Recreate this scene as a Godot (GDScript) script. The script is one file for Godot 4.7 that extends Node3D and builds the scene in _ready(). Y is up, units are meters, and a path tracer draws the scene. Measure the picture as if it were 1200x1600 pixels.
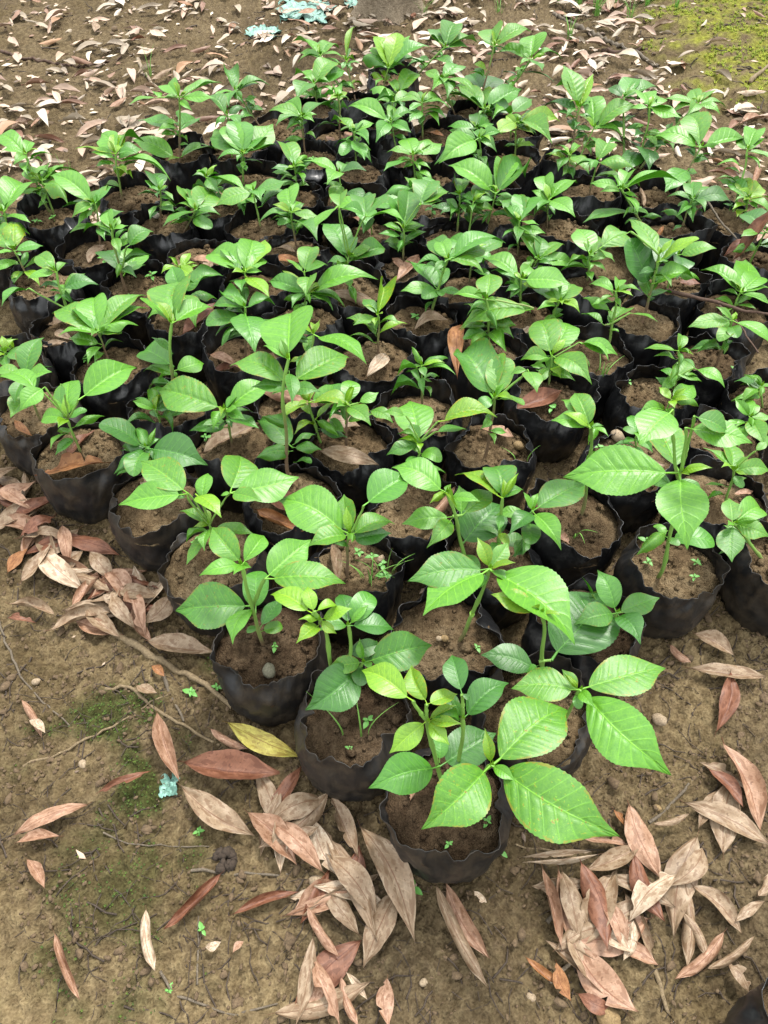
extends Node3D
# A block of seedlings in black nursery bags on bare, littered ground, built in metres (data below in millimetres).

const BAGS = [
[85,-367,77,120,1,1,2,0,14],
[-42,-476,78,128,1,1,3,0,32],
[-168,-591,78,129,1,1,4,0,29],
[94,-613,79,120,0,2,5,0,22],
[211,-493,78,126,1,0,6,0,22],
[299,-620,79,130,0,1,7,0,28],
[454,-735,74,131,1,0,8,0,30],
[-52,-729,76,119,0,0,9,0,22],
[-271,-748,79,118,1,0,10,0,14],
[-389,-876,77,119,1,0,11,0,14],
[-544,-985,79,128,1,0,12,0,22],
[-651,-1091,74,120,1,0,13,0,13],
[-744,-1219,76,131,1,2,14,0,31],
[-539,-1219,75,133,0,0,25,0,28],
[-646,-1338,77,134,0,0,15,0,34],
[-416,-1375,77,129,0,0,16,0,26],
[-758,-1503,74,122,0,0,26,0,17],
[-904,-1677,75,119,0,0,27,0,20],
[-807,-1789,75,133,0,0,28,0,33],
[-673,-1636,79,132,0,2,29,0,32],
[-542,-1498,78,122,0,0,30,0,23],
[-534,-1755,74,123,0,0,31,0,21],
[-420,-1597,78,129,0,0,32,0,26],
[-288,-1498,74,123,0,0,33,0,20],
[-282,-1264,77,131,0,2,34,0,35],
[-405,-1099,74,129,0,0,35,0,27],
[-267,-1006,74,128,0,0,36,0,21],
[-157,-876,79,125,0,0,37,0,23],
[-164,-1126,75,128,0,0,17,0,29],
[-64,-1007,75,128,0,0,38,0,26],
[-19,-1249,79,122,0,0,18,0,21],
[65,-1085,79,123,0,0,39,0,27],
[195,-998,75,125,0,0,19,0,23],
[51,-855,79,126,0,0,20,0,21],
[175,-758,77,120,0,0,40,0,20],
[319,-838,78,122,0,2,41,0,25],
[314,-1135,75,129,0,2,42,0,31],
[417,-1254,79,126,0,0,43,0,23],
[519,-1140,78,128,0,0,44,0,31],
[435,-966,79,122,0,0,21,0,18],
[572,-877,79,120,0,0,45,0,23],
[611,-1022,75,120,0,0,46,0,15],
[640,-1237,76,128,0,2,47,0,28],
[725,-1116,74,134,0,2,48,0,29],
[550,-1371,74,119,0,0,49,0,19],
[750,-1413,74,120,0,2,50,0,20],
[634,-1504,75,123,0,0,22,0,17],
[852,-1591,77,127,0,2,51,0,25],
[835,-1776,74,117,0,0,52,0,14],
[694,-1728,78,132,0,0,53,0,36],
[429,-1719,76,131,0,0,54,0,24],
[441,-1484,75,126,0,0,55,0,23],
[521,-1901,78,126,0,0,56,0,28],
[261,-1796,76,122,0,0,57,0,17],
[161,-1685,75,124,0,0,58,0,27],
[294,-1595,76,126,0,0,59,0,21],
[191,-1483,78,127,0,0,60,0,23],
[53,-1570,74,133,0,0,61,0,31],
[-71,-1485,79,131,0,0,62,0,30],
[81,-1375,74,119,0,0,63,0,21],
[-299,-1751,78,126,0,0,64,0,28],
[-205,-1629,79,123,0,0,65,0,19],
[-34,-1726,74,125,0,0,66,0,29],
[-168,-1365,78,123,0,0,67,0,18],
[202,-1265,76,127,0,2,68,0,24],
[301,-1378,77,125,0,0,69,0,23],
[-542,-2096,74,133,0,0,70,0,30],
[-407,-2146,74,119,0,2,71,0,22],
[-344,-1971,75,128,0,0,72,0,25],
[-638,-1894,79,118,0,2,73,0,17],
[-417,-1844,75,117,0,0,74,0,14],
[-297,-2261,78,121,0,0,75,0,14],
[-209,-2387,79,121,0,2,76,0,16],
[-59,-2424,79,129,0,2,77,0,29],
[-123,-2215,76,127,0,0,78,0,30],
[26,-2602,76,132,0,0,23,0,26],
[-64,-2016,77,117,0,2,79,0,14],
[-199,-2085,78,126,0,0,80,0,23],
[14,-2267,74,129,0,2,81,0,27],
[64,-2097,78,123,0,0,82,0,25],
[158,-2231,78,119,0,2,83,0,20],
[261,-2346,79,125,0,0,84,0,28],
[358,-2231,74,126,0,2,85,0,25],
[343,-2074,79,127,0,0,86,0,30],
[122,-1961,74,128,0,0,87,0,27],
[266,-1945,76,125,0,0,88,0,29],
[494,-2072,77,120,0,2,89,0,14],
[638,-2022,79,122,0,2,90,0,21],
[691,-1879,76,127,0,0,91,0,27],
[86,-1816,79,132,0,2,92,0,32],
[-79,-1867,77,129,0,0,93,0,27],
[-227,-1882,75,126,0,0,94,0,27],
[643,-743,75,131,1,2,95,0,27],
[465,-86,78,118,0,0,24,0,24]]
const BAGLABELS = ["black nursery bag packed among the inner rows of the block","black nursery bag in the rearmost rows before the open litter","dust-smeared black bag standing alone at the front corner of the block","muddy black bag beside the front corner bag, lip bent outward","scuffed black bag touching the thick pale root","black bag with stony soil under two big glossy leaves","black bag with a torn grey flap beside bare soil","black bag with a dried leafless stalk on its rim","flared wide-mouthed black bag with clean open soil and one thick green stem","black bag full of small weeds and grass","black edge bag behind the bag with the thick root","mud-smeared black edge bag with bare fine soil","black edge bag with a tan leaf lying along its lip","brown-stained black edge bag with one small orange leaf inside","black bag at the end of the edge row, leaning outward","black bag with three tan leaves curled on its soil","black bag holding one large red-brown leaf","black bag with a round curled leaf like a dish","black bag with a pale upright leaf stuck at its lip","round open black bag with a rough clod and an orange leaf on its soil","black bag with a pink leaf resting on its front lip","black bag with a smooth pale pebble on its soil","black bag crossed by the long brown stick","rearmost black bag standing alone behind the block","single black bag rim standing apart by the leaf heap","black bag holding the seedling with many pale leaves splayed from a brown stem","black bag holding the seedling with a curled lime tip and a flat bluish leaf","black bag holding the bright green seedling next to the seedling with a curled lime tip","black bag holding the bright green seedling next to the seedling with one very long narrow","black bag holding the seedling with one heart-shaped pale leaf","black bag holding the branched seedling with a young tip and one broad flat dark leaf","black bag holding the seedling with a broad heart-shaped leaf facing up","black bag holding the tiny lime green seedling with three small leaves","black bag holding the seedling with one broad pale leaf and a bright leaf hanging down","black bag holding the seedling with dark twisted leaves one with a pale pointed tip","black bag holding the seedling with a neat three-leaf tip above a wide pair of lower","black bag holding the seedling with long drooping serrated leaves over a tan fallen leaf","black bag holding the tall seedling with one leaf held straight up and wavy dark leaves","black bag holding the seedling with a brown lower stem standing over two tan fallen leaves","black bag holding the stunted seedling with a shrivelled curled leaf","black bag holding the seedling with a crinkled yellowish tip in front of a large dark","black bag holding the slender seedling with narrow upright leaves behind the long pale leaf","black bag holding the bushy pale seedling with two broad drooping leaves and a side shoot","black bag holding the neat seedling with a three-leaf tip and paired folded side leaves","black bag holding the stocky seedling with layered small leaves on a thick pale stem","black bag holding the seedling with a thick leaning green stem and pale folded leaves","black bag holding the bright green seedling next to the small yellowish seedling with a curled","black bag holding the seedling with a quilted broad leaf and cupped base leaves","black bag holding the bright green seedling next to the seedling with a quilted broad leaf","black bag holding the seedling with a torn whitish leaf a round dark leaf","black bag holding the three-leaved seedling rising beside the brown stick","black bag holding the dark green seedling next to the seedling with a long dark leaf","black bag holding the bright seedling beside the largest red-brown curled fallen leaf","black bag holding the seedling with a long dark leaf beside a bare grey twig","black bag holding the seedling with a broad drooping leaf beside a yellowed bud","black bag holding the bright green seedling next to the seedling with folded leaves that catch","black bag holding the bright green seedling next to the seedling with a broad drooping leaf","black bag holding the seedling with a glossy curled leaf like a spoon","black bag holding the mid green seedling next to the seedling with a glossy curled leaf","black bag holding the seedling with folded leaves that catch pale light mid block","black bag holding the mid green seedling next to the two-tiered seedling with a round pale","black bag holding the seedling with a straight bare stem and a canopy of overlapping leaves","black bag holding the many-branched seedling with one quilted leaf drooping sideways","black bag holding the two-tiered seedling with a round pale upper leaf","black bag holding the mid green seedling next to the seedling with a broad heart-shaped leaf","black bag holding the bright green seedling next to the many-branched seedling with one quilted leaf","black bag holding the mid green seedling next to the many-branched seedling with one quilted leaf","black bag holding the seedling with a pale veined leaf and one long leaf pointing sideways","black bag holding the seedling with a long pale leaf hanging diagonally above ragged lower leaves","black bag holding the bright green seedling next to the seedling with a long pale leaf","black bag holding the tall forked seedling at the corner of the block beside open litter","black bag holding the mid green seedling next to the tall forked seedling at the corner","black bag holding the upright seedling with a cluster of broad leaves around its tip","black bag holding the seedling with one very long narrow leaf curving sideways","black bag holding the bright green seedling next to the upright seedling with a cluster","black bag holding the mid green seedling next to the seedling with two long pale leaves","black bag holding the bright green seedling next to the seedling with a tall rolled pale","black bag holding the rearmost seedling with a dense dark and lime crown in the farthest","black bag holding the brown-stemmed yellow-green seedling next to the seedling with two long pale leaves","black bag holding the bright green seedling next to the seedling with one large quilted leaf","black bag holding the seedling with two long pale leaves drooping over the rear litter side","black bag holding the brown-stemmed dark green seedling next to the rearmost seedling with a dense","black bag holding the mid green seedling next to the seedling with one large quilted leaf","black bag holding the bright green seedling next to the seedling with a dark leaning stem","black bag holding the seedling with a dark leaning stem and a bright rounded tip leaf","black bag holding the bright green seedling next to the rearmost seedling with a dense dark","black bag holding the seedling with vivid yellow-green upper leaves among darker rows","black bag holding the bright green seedling next to the seedling with a glossy curled leaf","black bag holding the seedling with one large quilted leaf and a pale pointed bud","black bag holding the brown-stemmed mid green seedling next to the seedling with vivid yellow-green upper","black bag holding the seedling with a pale crown over broad dark lower leaves","black bag holding the seedling with a wide three-leaf crown spread above the rear litter","black bag holding the mid green seedling next to the seedling with a broad drooping leaf","black bag holding the bright green seedling next to the seedling with a straight bare stem","black bag holding the bright green seedling next to the seedling with two long pale leaves","black bag holding the seedling with crinkled light green leaves hanging over the flared bag rim"]
const BAGGROUPS = ["black nursery bags in rows"]
const PLANTS = [
[[119,106,-355,122,249,-355,1,0],[[100,0,122,249,-355,42,244,-285,114,1,0,-21],[100,0,122,249,-355,250,260,-273,95,1,0,22],[98,0,122,246,-355,228,242,-440,109,1,0,-3],[60,0,121,192,-355,77,182,-359,95,2,0,-4],[100,0,122,249,-355,145,261,-333,84,1,0,17],[100,0,122,249,-355,114,279,-384,63,0,3,-17]],"seedling with three very large light green leaves overhanging the front corner bag","seedlings in the nursery bags"],
[[81,106,-384,48,303,-384,0,0],[[100,1,31,350,-384,-27,347,-425,95,0,0,-17],[100,1,46,342,-384,30,345,-430,95,0,0,-23],[100,1,46,342,-384,81,333,-402,95,0,0,-6],[100,0,48,303,-384,6,293,-350,95,0,0,-23],[100,0,48,303,-384,71,305,-355,95,0,0,12],[35,0,69,175,-384,-18,184,-353,104,2,0,-19],[40,0,68,185,-384,71,183,-419,95,2,1,-9],[35,0,69,175,-384,143,177,-428,123,3,0,0],[100,0,48,303,-384,83,325,-371,62,0,3,12],[100,0,48,303,-384,79,320,-396,65,0,0,-24]],"seedling with crinkled yellow-green young leaves at its tip in the front corner bag","seedlings in the nursery bags"],
[[91,106,-390,88,295,-390,0,0],[[100,1,83,353,-390,74,354,-441,104,3,0,-12],[100,0,88,295,-390,144,301,-432,95,3,0,0],[100,0,88,295,-390,65,287,-429,85,3,0,-13],[100,1,83,353,-390,92,349,-387,95,3,1,12],[100,0,88,295,-390,76,312,-407,79,2,0,-23],[100,0,88,295,-390,54,318,-380,72,2,2,-8]],"slim seedling with notched dark green leaves between the front corner bag and its neighbours","seedlings in the nursery bags"],
[[234,104,-457,241,234,-457,1,0],[[100,0,241,234,-457,159,225,-465,118,1,0,1],[100,0,241,234,-457,357,235,-490,95,1,0,-5],[100,0,241,234,-457,327,242,-349,95,1,0,23],[95,0,241,227,-457,239,226,-435,95,2,1,15],[95,0,241,227,-457,224,233,-486,95,1,0,-21],[100,0,241,234,-457,250,257,-422,70,1,0,25],[100,0,241,234,-457,223,247,-472,70,0,2,-20]],"seedling with four broad pale green leaves spread flat over bare soil beside its bag","seedlings in the nursery bags"],
[[219,104,-532,195,291,-532,0,0],[[100,0,195,291,-532,135,297,-558,95,0,0,-7],[35,1,227,173,-532,314,168,-650,128,3,0,6],[25,0,213,151,-532,134,162,-548,104,3,0,-7],[30,0,212,160,-532,194,149,-527,95,2,1,25],[100,0,195,291,-532,217,302,-522,63,0,0,-16],[100,0,195,291,-532,178,307,-530,58,0,2,2]],"seedling with one upright broad dark leaf and one small crinkled bright leaf","seedlings in the nursery bags"],
[[110,98,-609,139,278,-609,3,0],[[100,0,139,278,-609,48,274,-544,118,1,0,22],[100,0,139,278,-609,238,289,-504,109,1,0,-9],[100,0,139,278,-609,31,278,-591,95,2,0,-16],[100,0,139,278,-609,165,282,-582,95,2,1,-22],[100,0,139,278,-609,167,287,-647,95,1,0,19],[45,0,123,179,-609,124,178,-597,95,0,1,2],[95,0,138,269,-609,122,260,-591,95,2,1,16],[100,0,139,278,-609,169,302,-603,69,0,0,-8],[100,0,139,278,-609,123,305,-640,88,0,0,-21]],"seedling with two big glossy leaves and a rounded seed leaf below","seedlings in the nursery bags"],
[[130,100,-743,89,278,-743,0,0],[[100,0,89,278,-743,11,284,-790,104,1,0,-9],[70,0,102,224,-743,26,223,-732,95,1,0,-13],[70,1,115,227,-743,112,239,-793,95,1,0,-24],[70,1,115,227,-743,166,233,-793,95,1,0,3],[30,0,118,153,-743,191,157,-827,133,3,0,6],[20,0,122,136,-743,139,145,-674,95,2,0,10],[100,0,89,278,-743,67,292,-716,80,0,2,-18],[100,0,89,278,-743,99,293,-707,77,0,2,18],[98,0,90,274,-743,96,268,-772,63,1,0,-26],[68,0,102,221,-743,63,226,-688,80,1,0,-13],[92,0,92,265,-743,136,279,-727,78,1,0,3],[57,0,106,203,-743,80,200,-725,78,1,0,28]],"seedling with a bright leaf arching down from the bent tip of its stem","seedlings in the nursery bags"],
[[183,100,-749,172,259,-749,0,0],[[100,0,172,259,-749,108,248,-810,95,0,0,24],[100,0,172,259,-749,161,252,-822,133,2,0,0],[100,0,172,259,-749,205,257,-767,95,2,0,1],[100,0,172,259,-749,182,250,-799,95,0,0,-9],[30,0,180,148,-749,223,138,-768,95,2,1,2],[100,0,172,259,-749,194,285,-776,58,0,2,6],[100,0,172,259,-749,175,275,-774,62,0,0,20],[51,0,177,182,-749,185,193,-704,62,0,0,2],[36,0,179,158,-749,157,172,-695,75,2,0,2],[47,0,178,175,-749,148,175,-764,66,2,0,3],[79,0,175,226,-749,168,222,-718,86,2,0,-24]],"seedling with a crinkled yellowish tip in front of a large dark leaf","seedlings in the nursery bags"],
[[222,100,-765,224,210,-766,3,0],[[100,0,224,210,-766,319,208,-831,104,2,0,-9],[100,0,224,210,-766,258,216,-696,85,1,0,2],[100,0,224,210,-766,184,219,-720,104,3,0,8],[80,0,224,188,-766,217,194,-715,95,2,1,3],[100,0,224,210,-766,211,231,-786,81,1,0,16],[100,0,224,210,-766,235,221,-794,68,1,0,-9],[41,0,223,146,-765,214,152,-727,75,2,3,-27],[31,0,223,135,-765,203,130,-740,88,3,3,-27],[46,0,223,151,-765,201,149,-725,63,2,3,11],[87,0,224,197,-766,169,186,-777,78,1,0,0]],"seedling with three mid green leaves overlapping the rim of the next bag","seedlings in the nursery bags"],
[[333,97,-849,307,304,-849,3,0],[[100,0,307,304,-849,294,310,-921,95,1,0,-3],[100,0,307,304,-849,273,302,-916,66,1,0,-8],[100,0,307,304,-849,251,303,-867,95,1,0,-14],[100,0,307,304,-849,328,306,-853,95,2,0,-17],[45,0,321,190,-849,350,179,-835,95,2,0,8],[45,0,321,190,-849,402,182,-866,95,1,0,-1],[100,0,307,304,-849,329,313,-826,79,1,0,-15],[100,0,307,304,-849,269,318,-869,86,0,0,-3],[62,0,317,226,-849,305,235,-814,69,2,0,-5],[54,0,319,210,-849,339,223,-880,77,1,2,-3],[54,0,319,210,-849,293,206,-825,63,1,2,-22],[82,0,311,268,-849,322,280,-886,73,1,2,27]],"slender seedling with narrow upright leaves behind the long pale leaf","seedlings in the nursery bags"],
[[436,101,-726,400,338,-726,0,0],[[100,0,400,338,-726,250,311,-747,95,1,0,-21],[100,0,400,338,-726,391,331,-851,109,1,0,9],[100,0,400,338,-726,389,329,-613,114,1,0,5],[95,1,384,422,-726,461,425,-698,95,1,0,16],[95,1,389,442,-726,434,430,-709,133,2,0,9],[95,1,359,453,-726,305,455,-665,123,1,0,0],[40,0,422,196,-726,409,196,-750,95,1,1,2],[40,0,422,196,-726,489,200,-712,95,2,1,-2],[40,0,422,196,-726,434,203,-706,95,2,1,4],[100,0,400,338,-726,433,363,-713,71,0,0,9],[100,0,400,338,-726,405,353,-709,58,0,0,21],[54,0,417,231,-726,405,242,-776,88,2,0,-11],[95,0,402,327,-726,434,318,-706,86,2,0,16],[86,0,405,305,-726,345,313,-751,74,2,0,-21],[46,0,419,212,-726,367,217,-685,79,1,2,-4]],"tallest pale seedling with long leaves over several bags and a thick green stem","seedlings in the nursery bags"],
[[616,104,-749,525,201,-749,3,2],[[100,0,525,201,-749,509,193,-684,114,2,0,7],[100,0,525,201,-749,570,210,-720,114,1,0,21],[100,0,525,201,-749,534,203,-800,114,1,0,-5],[100,0,525,201,-749,595,191,-792,95,1,0,9],[100,0,525,201,-749,506,222,-729,64,1,0,-9],[100,0,525,201,-749,552,227,-734,60,1,2,21],[42,0,577,146,-749,539,151,-788,71,1,0,-1],[63,0,558,166,-749,512,160,-723,77,2,0,-17],[59,0,562,162,-749,528,159,-761,71,1,0,-8],[71,0,551,173,-749,544,182,-802,88,2,2,-20]],"seedling with crinkled light green leaves hanging over the flared bag rim","seedlings in the nursery bags"],
[[578,97,-870,566,188,-870,2,2],[[100,0,566,188,-870,528,196,-917,95,1,0,23],[100,0,566,188,-870,573,183,-952,95,1,0,18],[100,0,566,188,-870,626,191,-867,95,1,0,22],[90,0,567,179,-870,580,172,-847,95,2,1,10],[100,1,585,232,-870,605,240,-886,95,1,0,-1],[100,0,566,188,-870,579,197,-852,62,0,0,11],[100,0,566,188,-870,536,210,-858,82,0,0,17],[92,0,567,181,-870,602,186,-907,69,1,0,24],[34,0,574,128,-870,537,127,-860,65,1,2,6],[62,0,571,154,-870,598,163,-877,79,1,0,3],[56,0,571,148,-870,529,157,-868,58,1,0,23]],"seedling with a thick leaning green stem and pale folded leaves","seedlings in the nursery bags"],
[[459,104,-979,438,161,-979,1,0],[[100,0,438,161,-979,419,160,-998,95,2,1,-7],[100,0,438,161,-979,455,166,-937,95,2,0,21],[100,0,438,161,-979,440,158,-1037,95,2,0,-10],[80,0,442,149,-979,418,149,-974,95,2,1,10],[100,0,438,161,-979,429,184,-947,85,1,0,5],[100,0,438,161,-979,467,174,-981,81,1,0,-19],[48,0,449,132,-979,482,133,-982,85,2,0,-23],[61,0,446,139,-979,460,132,-1010,69,2,0,-27],[47,0,449,131,-979,402,130,-984,64,2,0,23],[60,0,446,139,-979,438,129,-932,74,2,0,-25]],"short seedling with small rounded leaves next to a smooth pebble","seedlings in the nursery bags"],
[[561,97,-1159,542,201,-1159,3,0],[[100,0,542,201,-1159,485,193,-1178,88,1,0,14],[100,0,542,201,-1159,560,201,-1206,88,1,0,18],[80,0,546,180,-1159,503,191,-1162,88,1,0,8],[35,1,584,160,-1159,631,163,-1114,88,1,0,4],[35,0,554,133,-1159,536,127,-1199,88,2,0,-4],[30,0,555,128,-1159,544,134,-1176,88,1,1,16],[35,0,554,133,-1159,590,141,-1205,88,1,1,-3],[30,0,555,128,-1159,598,138,-1165,88,1,1,-25],[10,0,559,107,-1159,529,115,-1188,88,2,0,-17],[100,0,542,201,-1159,552,214,-1134,60,1,0,-15],[100,0,542,201,-1159,560,213,-1137,58,0,0,21],[41,0,553,140,-1159,519,131,-1127,86,1,0,-16],[75,0,547,175,-1159,523,178,-1106,62,1,2,-13],[35,0,554,134,-1159,598,139,-1155,60,1,0,-20],[82,0,545,183,-1159,570,192,-1124,86,2,3,-23],[49,0,551,149,-1159,540,148,-1127,75,1,3,0],[97,0,542,198,-1159,539,202,-1120,58,2,2,-20],[46,0,552,145,-1159,606,134,-1154,71,1,0,4]],"stocky seedling with layered small leaves on a thick pale stem","seedlings in the nursery bags"],
[[527,97,-1092,529,144,-1088,0,0],[[100,0,529,144,-1088,511,149,-1119,95,0,0,-13],[100,0,529,144,-1088,581,139,-1081,95,1,2,15],[100,0,529,144,-1088,587,138,-1140,95,1,0,9],[100,0,529,144,-1088,525,153,-1057,95,0,0,14],[100,0,529,144,-1088,553,162,-1070,86,0,0,8],[100,0,529,144,-1088,554,165,-1098,70,0,0,26],[41,0,528,117,-1090,467,125,-1070,74,1,3,-4],[36,0,528,114,-1091,494,126,-1056,62,0,2,-6],[34,0,528,113,-1091,500,125,-1103,59,0,0,-21],[53,0,528,122,-1090,526,133,-1056,73,1,0,19]],"small yellowish seedling with a curled leaf","seedlings in the nursery bags"],
[[668,100,-1241,663,208,-1241,6,0],[[100,0,663,208,-1241,580,199,-1236,88,1,0,-12],[100,0,663,208,-1241,734,197,-1184,105,1,0,-12],[100,0,663,208,-1241,652,200,-1269,88,1,0,15],[85,0,664,192,-1241,629,197,-1196,88,1,1,4],[90,0,663,198,-1241,658,207,-1191,88,2,1,21],[100,0,663,208,-1241,632,232,-1255,69,1,3,-21],[100,0,663,208,-1241,672,215,-1260,85,0,0,-27],[71,0,664,177,-1241,638,183,-1263,76,2,0,6],[96,0,663,204,-1241,650,197,-1272,59,1,0,17],[62,0,665,167,-1241,655,182,-1293,88,1,0,-21],[58,0,665,163,-1241,652,164,-1202,74,1,2,1],[56,0,665,161,-1241,644,178,-1193,64,2,2,-23],[40,0,666,144,-1241,604,153,-1216,78,2,2,-17],[43,0,666,147,-1241,602,138,-1242,69,2,0,-19]],"seedling with a quilted broad leaf and cupped base leaves below the brown stick","seedlings in the nursery bags"],
[[747,100,-1411,747,154,-1411,3,2],[[100,0,747,154,-1411,687,153,-1499,88,1,0,3],[100,0,747,154,-1411,797,157,-1537,114,1,0,23],[100,0,747,154,-1411,823,148,-1440,88,1,0,-13],[100,0,747,154,-1411,819,146,-1497,88,1,0,2],[100,0,747,154,-1411,729,167,-1428,71,0,0,26],[100,0,747,154,-1411,721,173,-1439,88,1,0,16],[83,0,747,146,-1411,719,138,-1442,59,1,3,-4],[42,0,747,123,-1411,781,132,-1387,86,1,0,-9],[34,0,747,119,-1411,786,125,-1453,60,1,0,-24],[42,0,747,123,-1411,798,138,-1450,61,1,2,-2],[35,0,747,119,-1411,704,133,-1423,79,1,3,-8],[95,0,747,152,-1411,800,154,-1372,61,1,3,6],[36,0,747,120,-1411,707,128,-1374,66,1,0,7]],"three-leaved seedling rising beside the brown stick","seedlings in the nursery bags"],
[[723,105,-1110,694,156,-1110,3,2],[[100,0,694,156,-1110,652,155,-1129,123,3,0,16],[100,1,700,132,-1110,686,121,-1162,95,1,0,19],[100,0,694,156,-1110,691,167,-1130,95,1,0,-19],[100,0,694,156,-1110,720,159,-1114,95,1,0,-16],[100,0,694,156,-1110,653,148,-1081,95,1,0,19],[100,0,694,156,-1110,682,168,-1076,78,1,2,-9],[100,0,694,156,-1110,673,178,-1120,67,1,0,19],[73,0,702,142,-1110,690,142,-1156,62,3,3,-16],[62,0,705,136,-1110,644,150,-1088,62,1,0,-18],[74,0,701,143,-1110,646,138,-1097,83,1,2,-22],[50,0,708,131,-1110,688,139,-1169,81,1,3,-21]],"bright green seedling next to the seedling with a quilted broad leaf and cupped base leaves","seedlings in the nursery bags"],
[[655,105,-1037,656,148,-1037,6,2],[[100,0,656,148,-1037,665,141,-1096,95,1,0,-24],[100,0,656,148,-1037,696,150,-1039,95,1,0,0],[100,0,656,148,-1037,659,156,-964,95,1,0,19],[100,0,656,148,-1037,676,149,-1074,95,1,0,5],[100,0,656,148,-1037,648,160,-1004,67,1,2,-5],[100,0,656,148,-1037,633,164,-1071,81,1,0,-28],[64,0,656,133,-1037,626,144,-1020,71,1,3,15],[62,0,656,132,-1037,625,136,-980,63,1,3,3],[75,0,656,138,-1037,607,140,-1026,59,1,0,6],[30,0,655,118,-1037,687,131,-980,85,1,3,-13]],"bright green seedling next to the small yellowish seedling with a curled leaf","seedlings in the nursery bags"],
[[546,100,-1378,539,262,-1378,6,0],[[50,0,543,181,-1378,495,260,-1441,105,3,1,-5],[100,0,539,262,-1378,505,270,-1508,61,1,0,-4],[60,0,542,197,-1378,629,206,-1393,105,1,2,7],[90,0,540,246,-1378,606,299,-1380,88,0,1,-15],[40,0,543,165,-1378,595,159,-1405,88,2,1,-22],[40,0,543,165,-1378,531,175,-1433,88,1,0,-6],[80,0,541,230,-1378,618,238,-1488,88,3,0,-14],[90,0,540,246,-1378,571,236,-1403,88,1,3,2],[100,1,471,312,-1378,415,313,-1340,88,1,0,15],[100,0,539,262,-1378,564,288,-1397,58,0,0,-1],[100,0,539,262,-1378,542,269,-1400,72,0,2,23],[62,0,542,202,-1378,547,194,-1418,84,1,3,11],[72,0,541,217,-1378,559,234,-1318,74,1,0,-24],[78,0,541,228,-1378,569,231,-1402,65,1,2,-28],[32,0,544,153,-1378,566,148,-1401,63,3,0,-4],[78,0,541,227,-1378,504,227,-1366,88,3,0,-11],[61,0,542,201,-1378,579,210,-1423,82,2,0,27],[46,0,543,175,-1378,563,186,-1418,86,1,2,18]],"seedling with a torn whitish leaf, a round dark leaf and a yellow oval leaf","seedlings in the nursery bags"],
[[453,103,-1287,443,239,-1290,3,0],[[100,0,443,239,-1290,399,232,-1326,88,1,0,-8],[100,0,443,239,-1290,457,233,-1339,88,1,0,9],[100,0,443,239,-1290,491,246,-1284,88,1,0,-16],[45,1,438,162,-1288,399,163,-1331,88,1,0,17],[45,1,482,191,-1288,534,187,-1270,88,1,0,-21],[35,0,449,151,-1288,467,153,-1281,88,1,1,-7],[30,0,450,144,-1288,457,135,-1288,88,1,1,-11],[50,0,448,171,-1288,503,159,-1355,88,1,0,-18],[100,0,443,239,-1290,472,250,-1288,88,1,0,18],[100,0,443,239,-1290,466,254,-1257,59,0,3,-5],[82,0,444,216,-1289,400,227,-1275,77,1,3,-2],[41,0,449,160,-1288,469,161,-1330,73,1,0,-22],[87,0,444,222,-1289,450,224,-1257,61,1,0,18],[52,0,448,175,-1288,452,173,-1325,67,1,0,5],[92,0,443,229,-1289,420,244,-1341,59,1,2,4],[91,0,443,228,-1289,410,225,-1272,76,1,0,15],[66,0,446,193,-1289,394,208,-1322,87,1,2,-10]],"neat seedling with a three-leaf tip and paired folded side leaves","seedlings in the nursery bags"],
[[321,98,-1181,321,158,-1199,3,0],[[100,0,321,158,-1199,307,156,-1317,105,1,0,-17],[100,0,321,158,-1199,368,161,-1302,105,1,0,-3],[100,0,321,158,-1199,380,170,-1113,88,1,0,19],[90,0,321,152,-1198,263,148,-1201,105,1,0,-20],[90,1,368,190,-1198,440,186,-1174,88,1,0,17],[90,1,368,190,-1198,416,190,-1149,88,1,0,-24],[60,0,321,134,-1192,334,145,-1153,88,0,0,10],[100,0,321,158,-1199,348,183,-1222,72,0,3,5],[100,0,321,158,-1199,335,174,-1220,72,0,2,14],[43,0,321,124,-1189,360,141,-1150,72,1,0,28],[32,0,321,118,-1187,377,125,-1209,63,1,0,0],[40,0,321,122,-1188,286,126,-1210,86,1,0,-24],[94,0,321,155,-1198,284,152,-1181,59,1,2,1],[50,0,321,128,-1190,377,132,-1191,85,1,2,25],[62,0,321,136,-1192,290,125,-1158,85,1,3,-23],[37,0,321,121,-1188,335,125,-1250,88,1,0,-4]],"bushy pale seedling with two broad drooping leaves and a side shoot","seedlings in the nursery bags"],
[[179,102,-983,182,242,-983,9,0],[[100,0,182,242,-983,135,239,-1114,133,2,2,-2],[100,0,182,242,-983,182,236,-1100,95,1,0,-18],[100,0,182,242,-983,206,269,-1058,95,1,1,2],[100,0,182,242,-983,155,238,-968,123,2,1,-16],[100,0,182,242,-983,228,253,-956,95,1,1,-25],[100,1,230,303,-983,238,307,-926,114,1,0,-9],[100,1,230,303,-983,203,296,-981,95,1,0,-17],[100,0,182,242,-983,209,265,-959,64,0,0,14],[100,0,182,242,-983,200,261,-1001,58,1,0,21],[68,0,181,198,-983,162,197,-956,87,1,0,-26],[43,0,181,163,-983,189,164,-953,68,1,0,-14],[55,0,181,180,-983,183,185,-1014,80,2,0,-21],[47,0,181,168,-983,213,162,-984,76,1,0,22]],"seedling on a bare brown stem with one curled leaf and a side shoot","seedlings in the nursery bags"],
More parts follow.
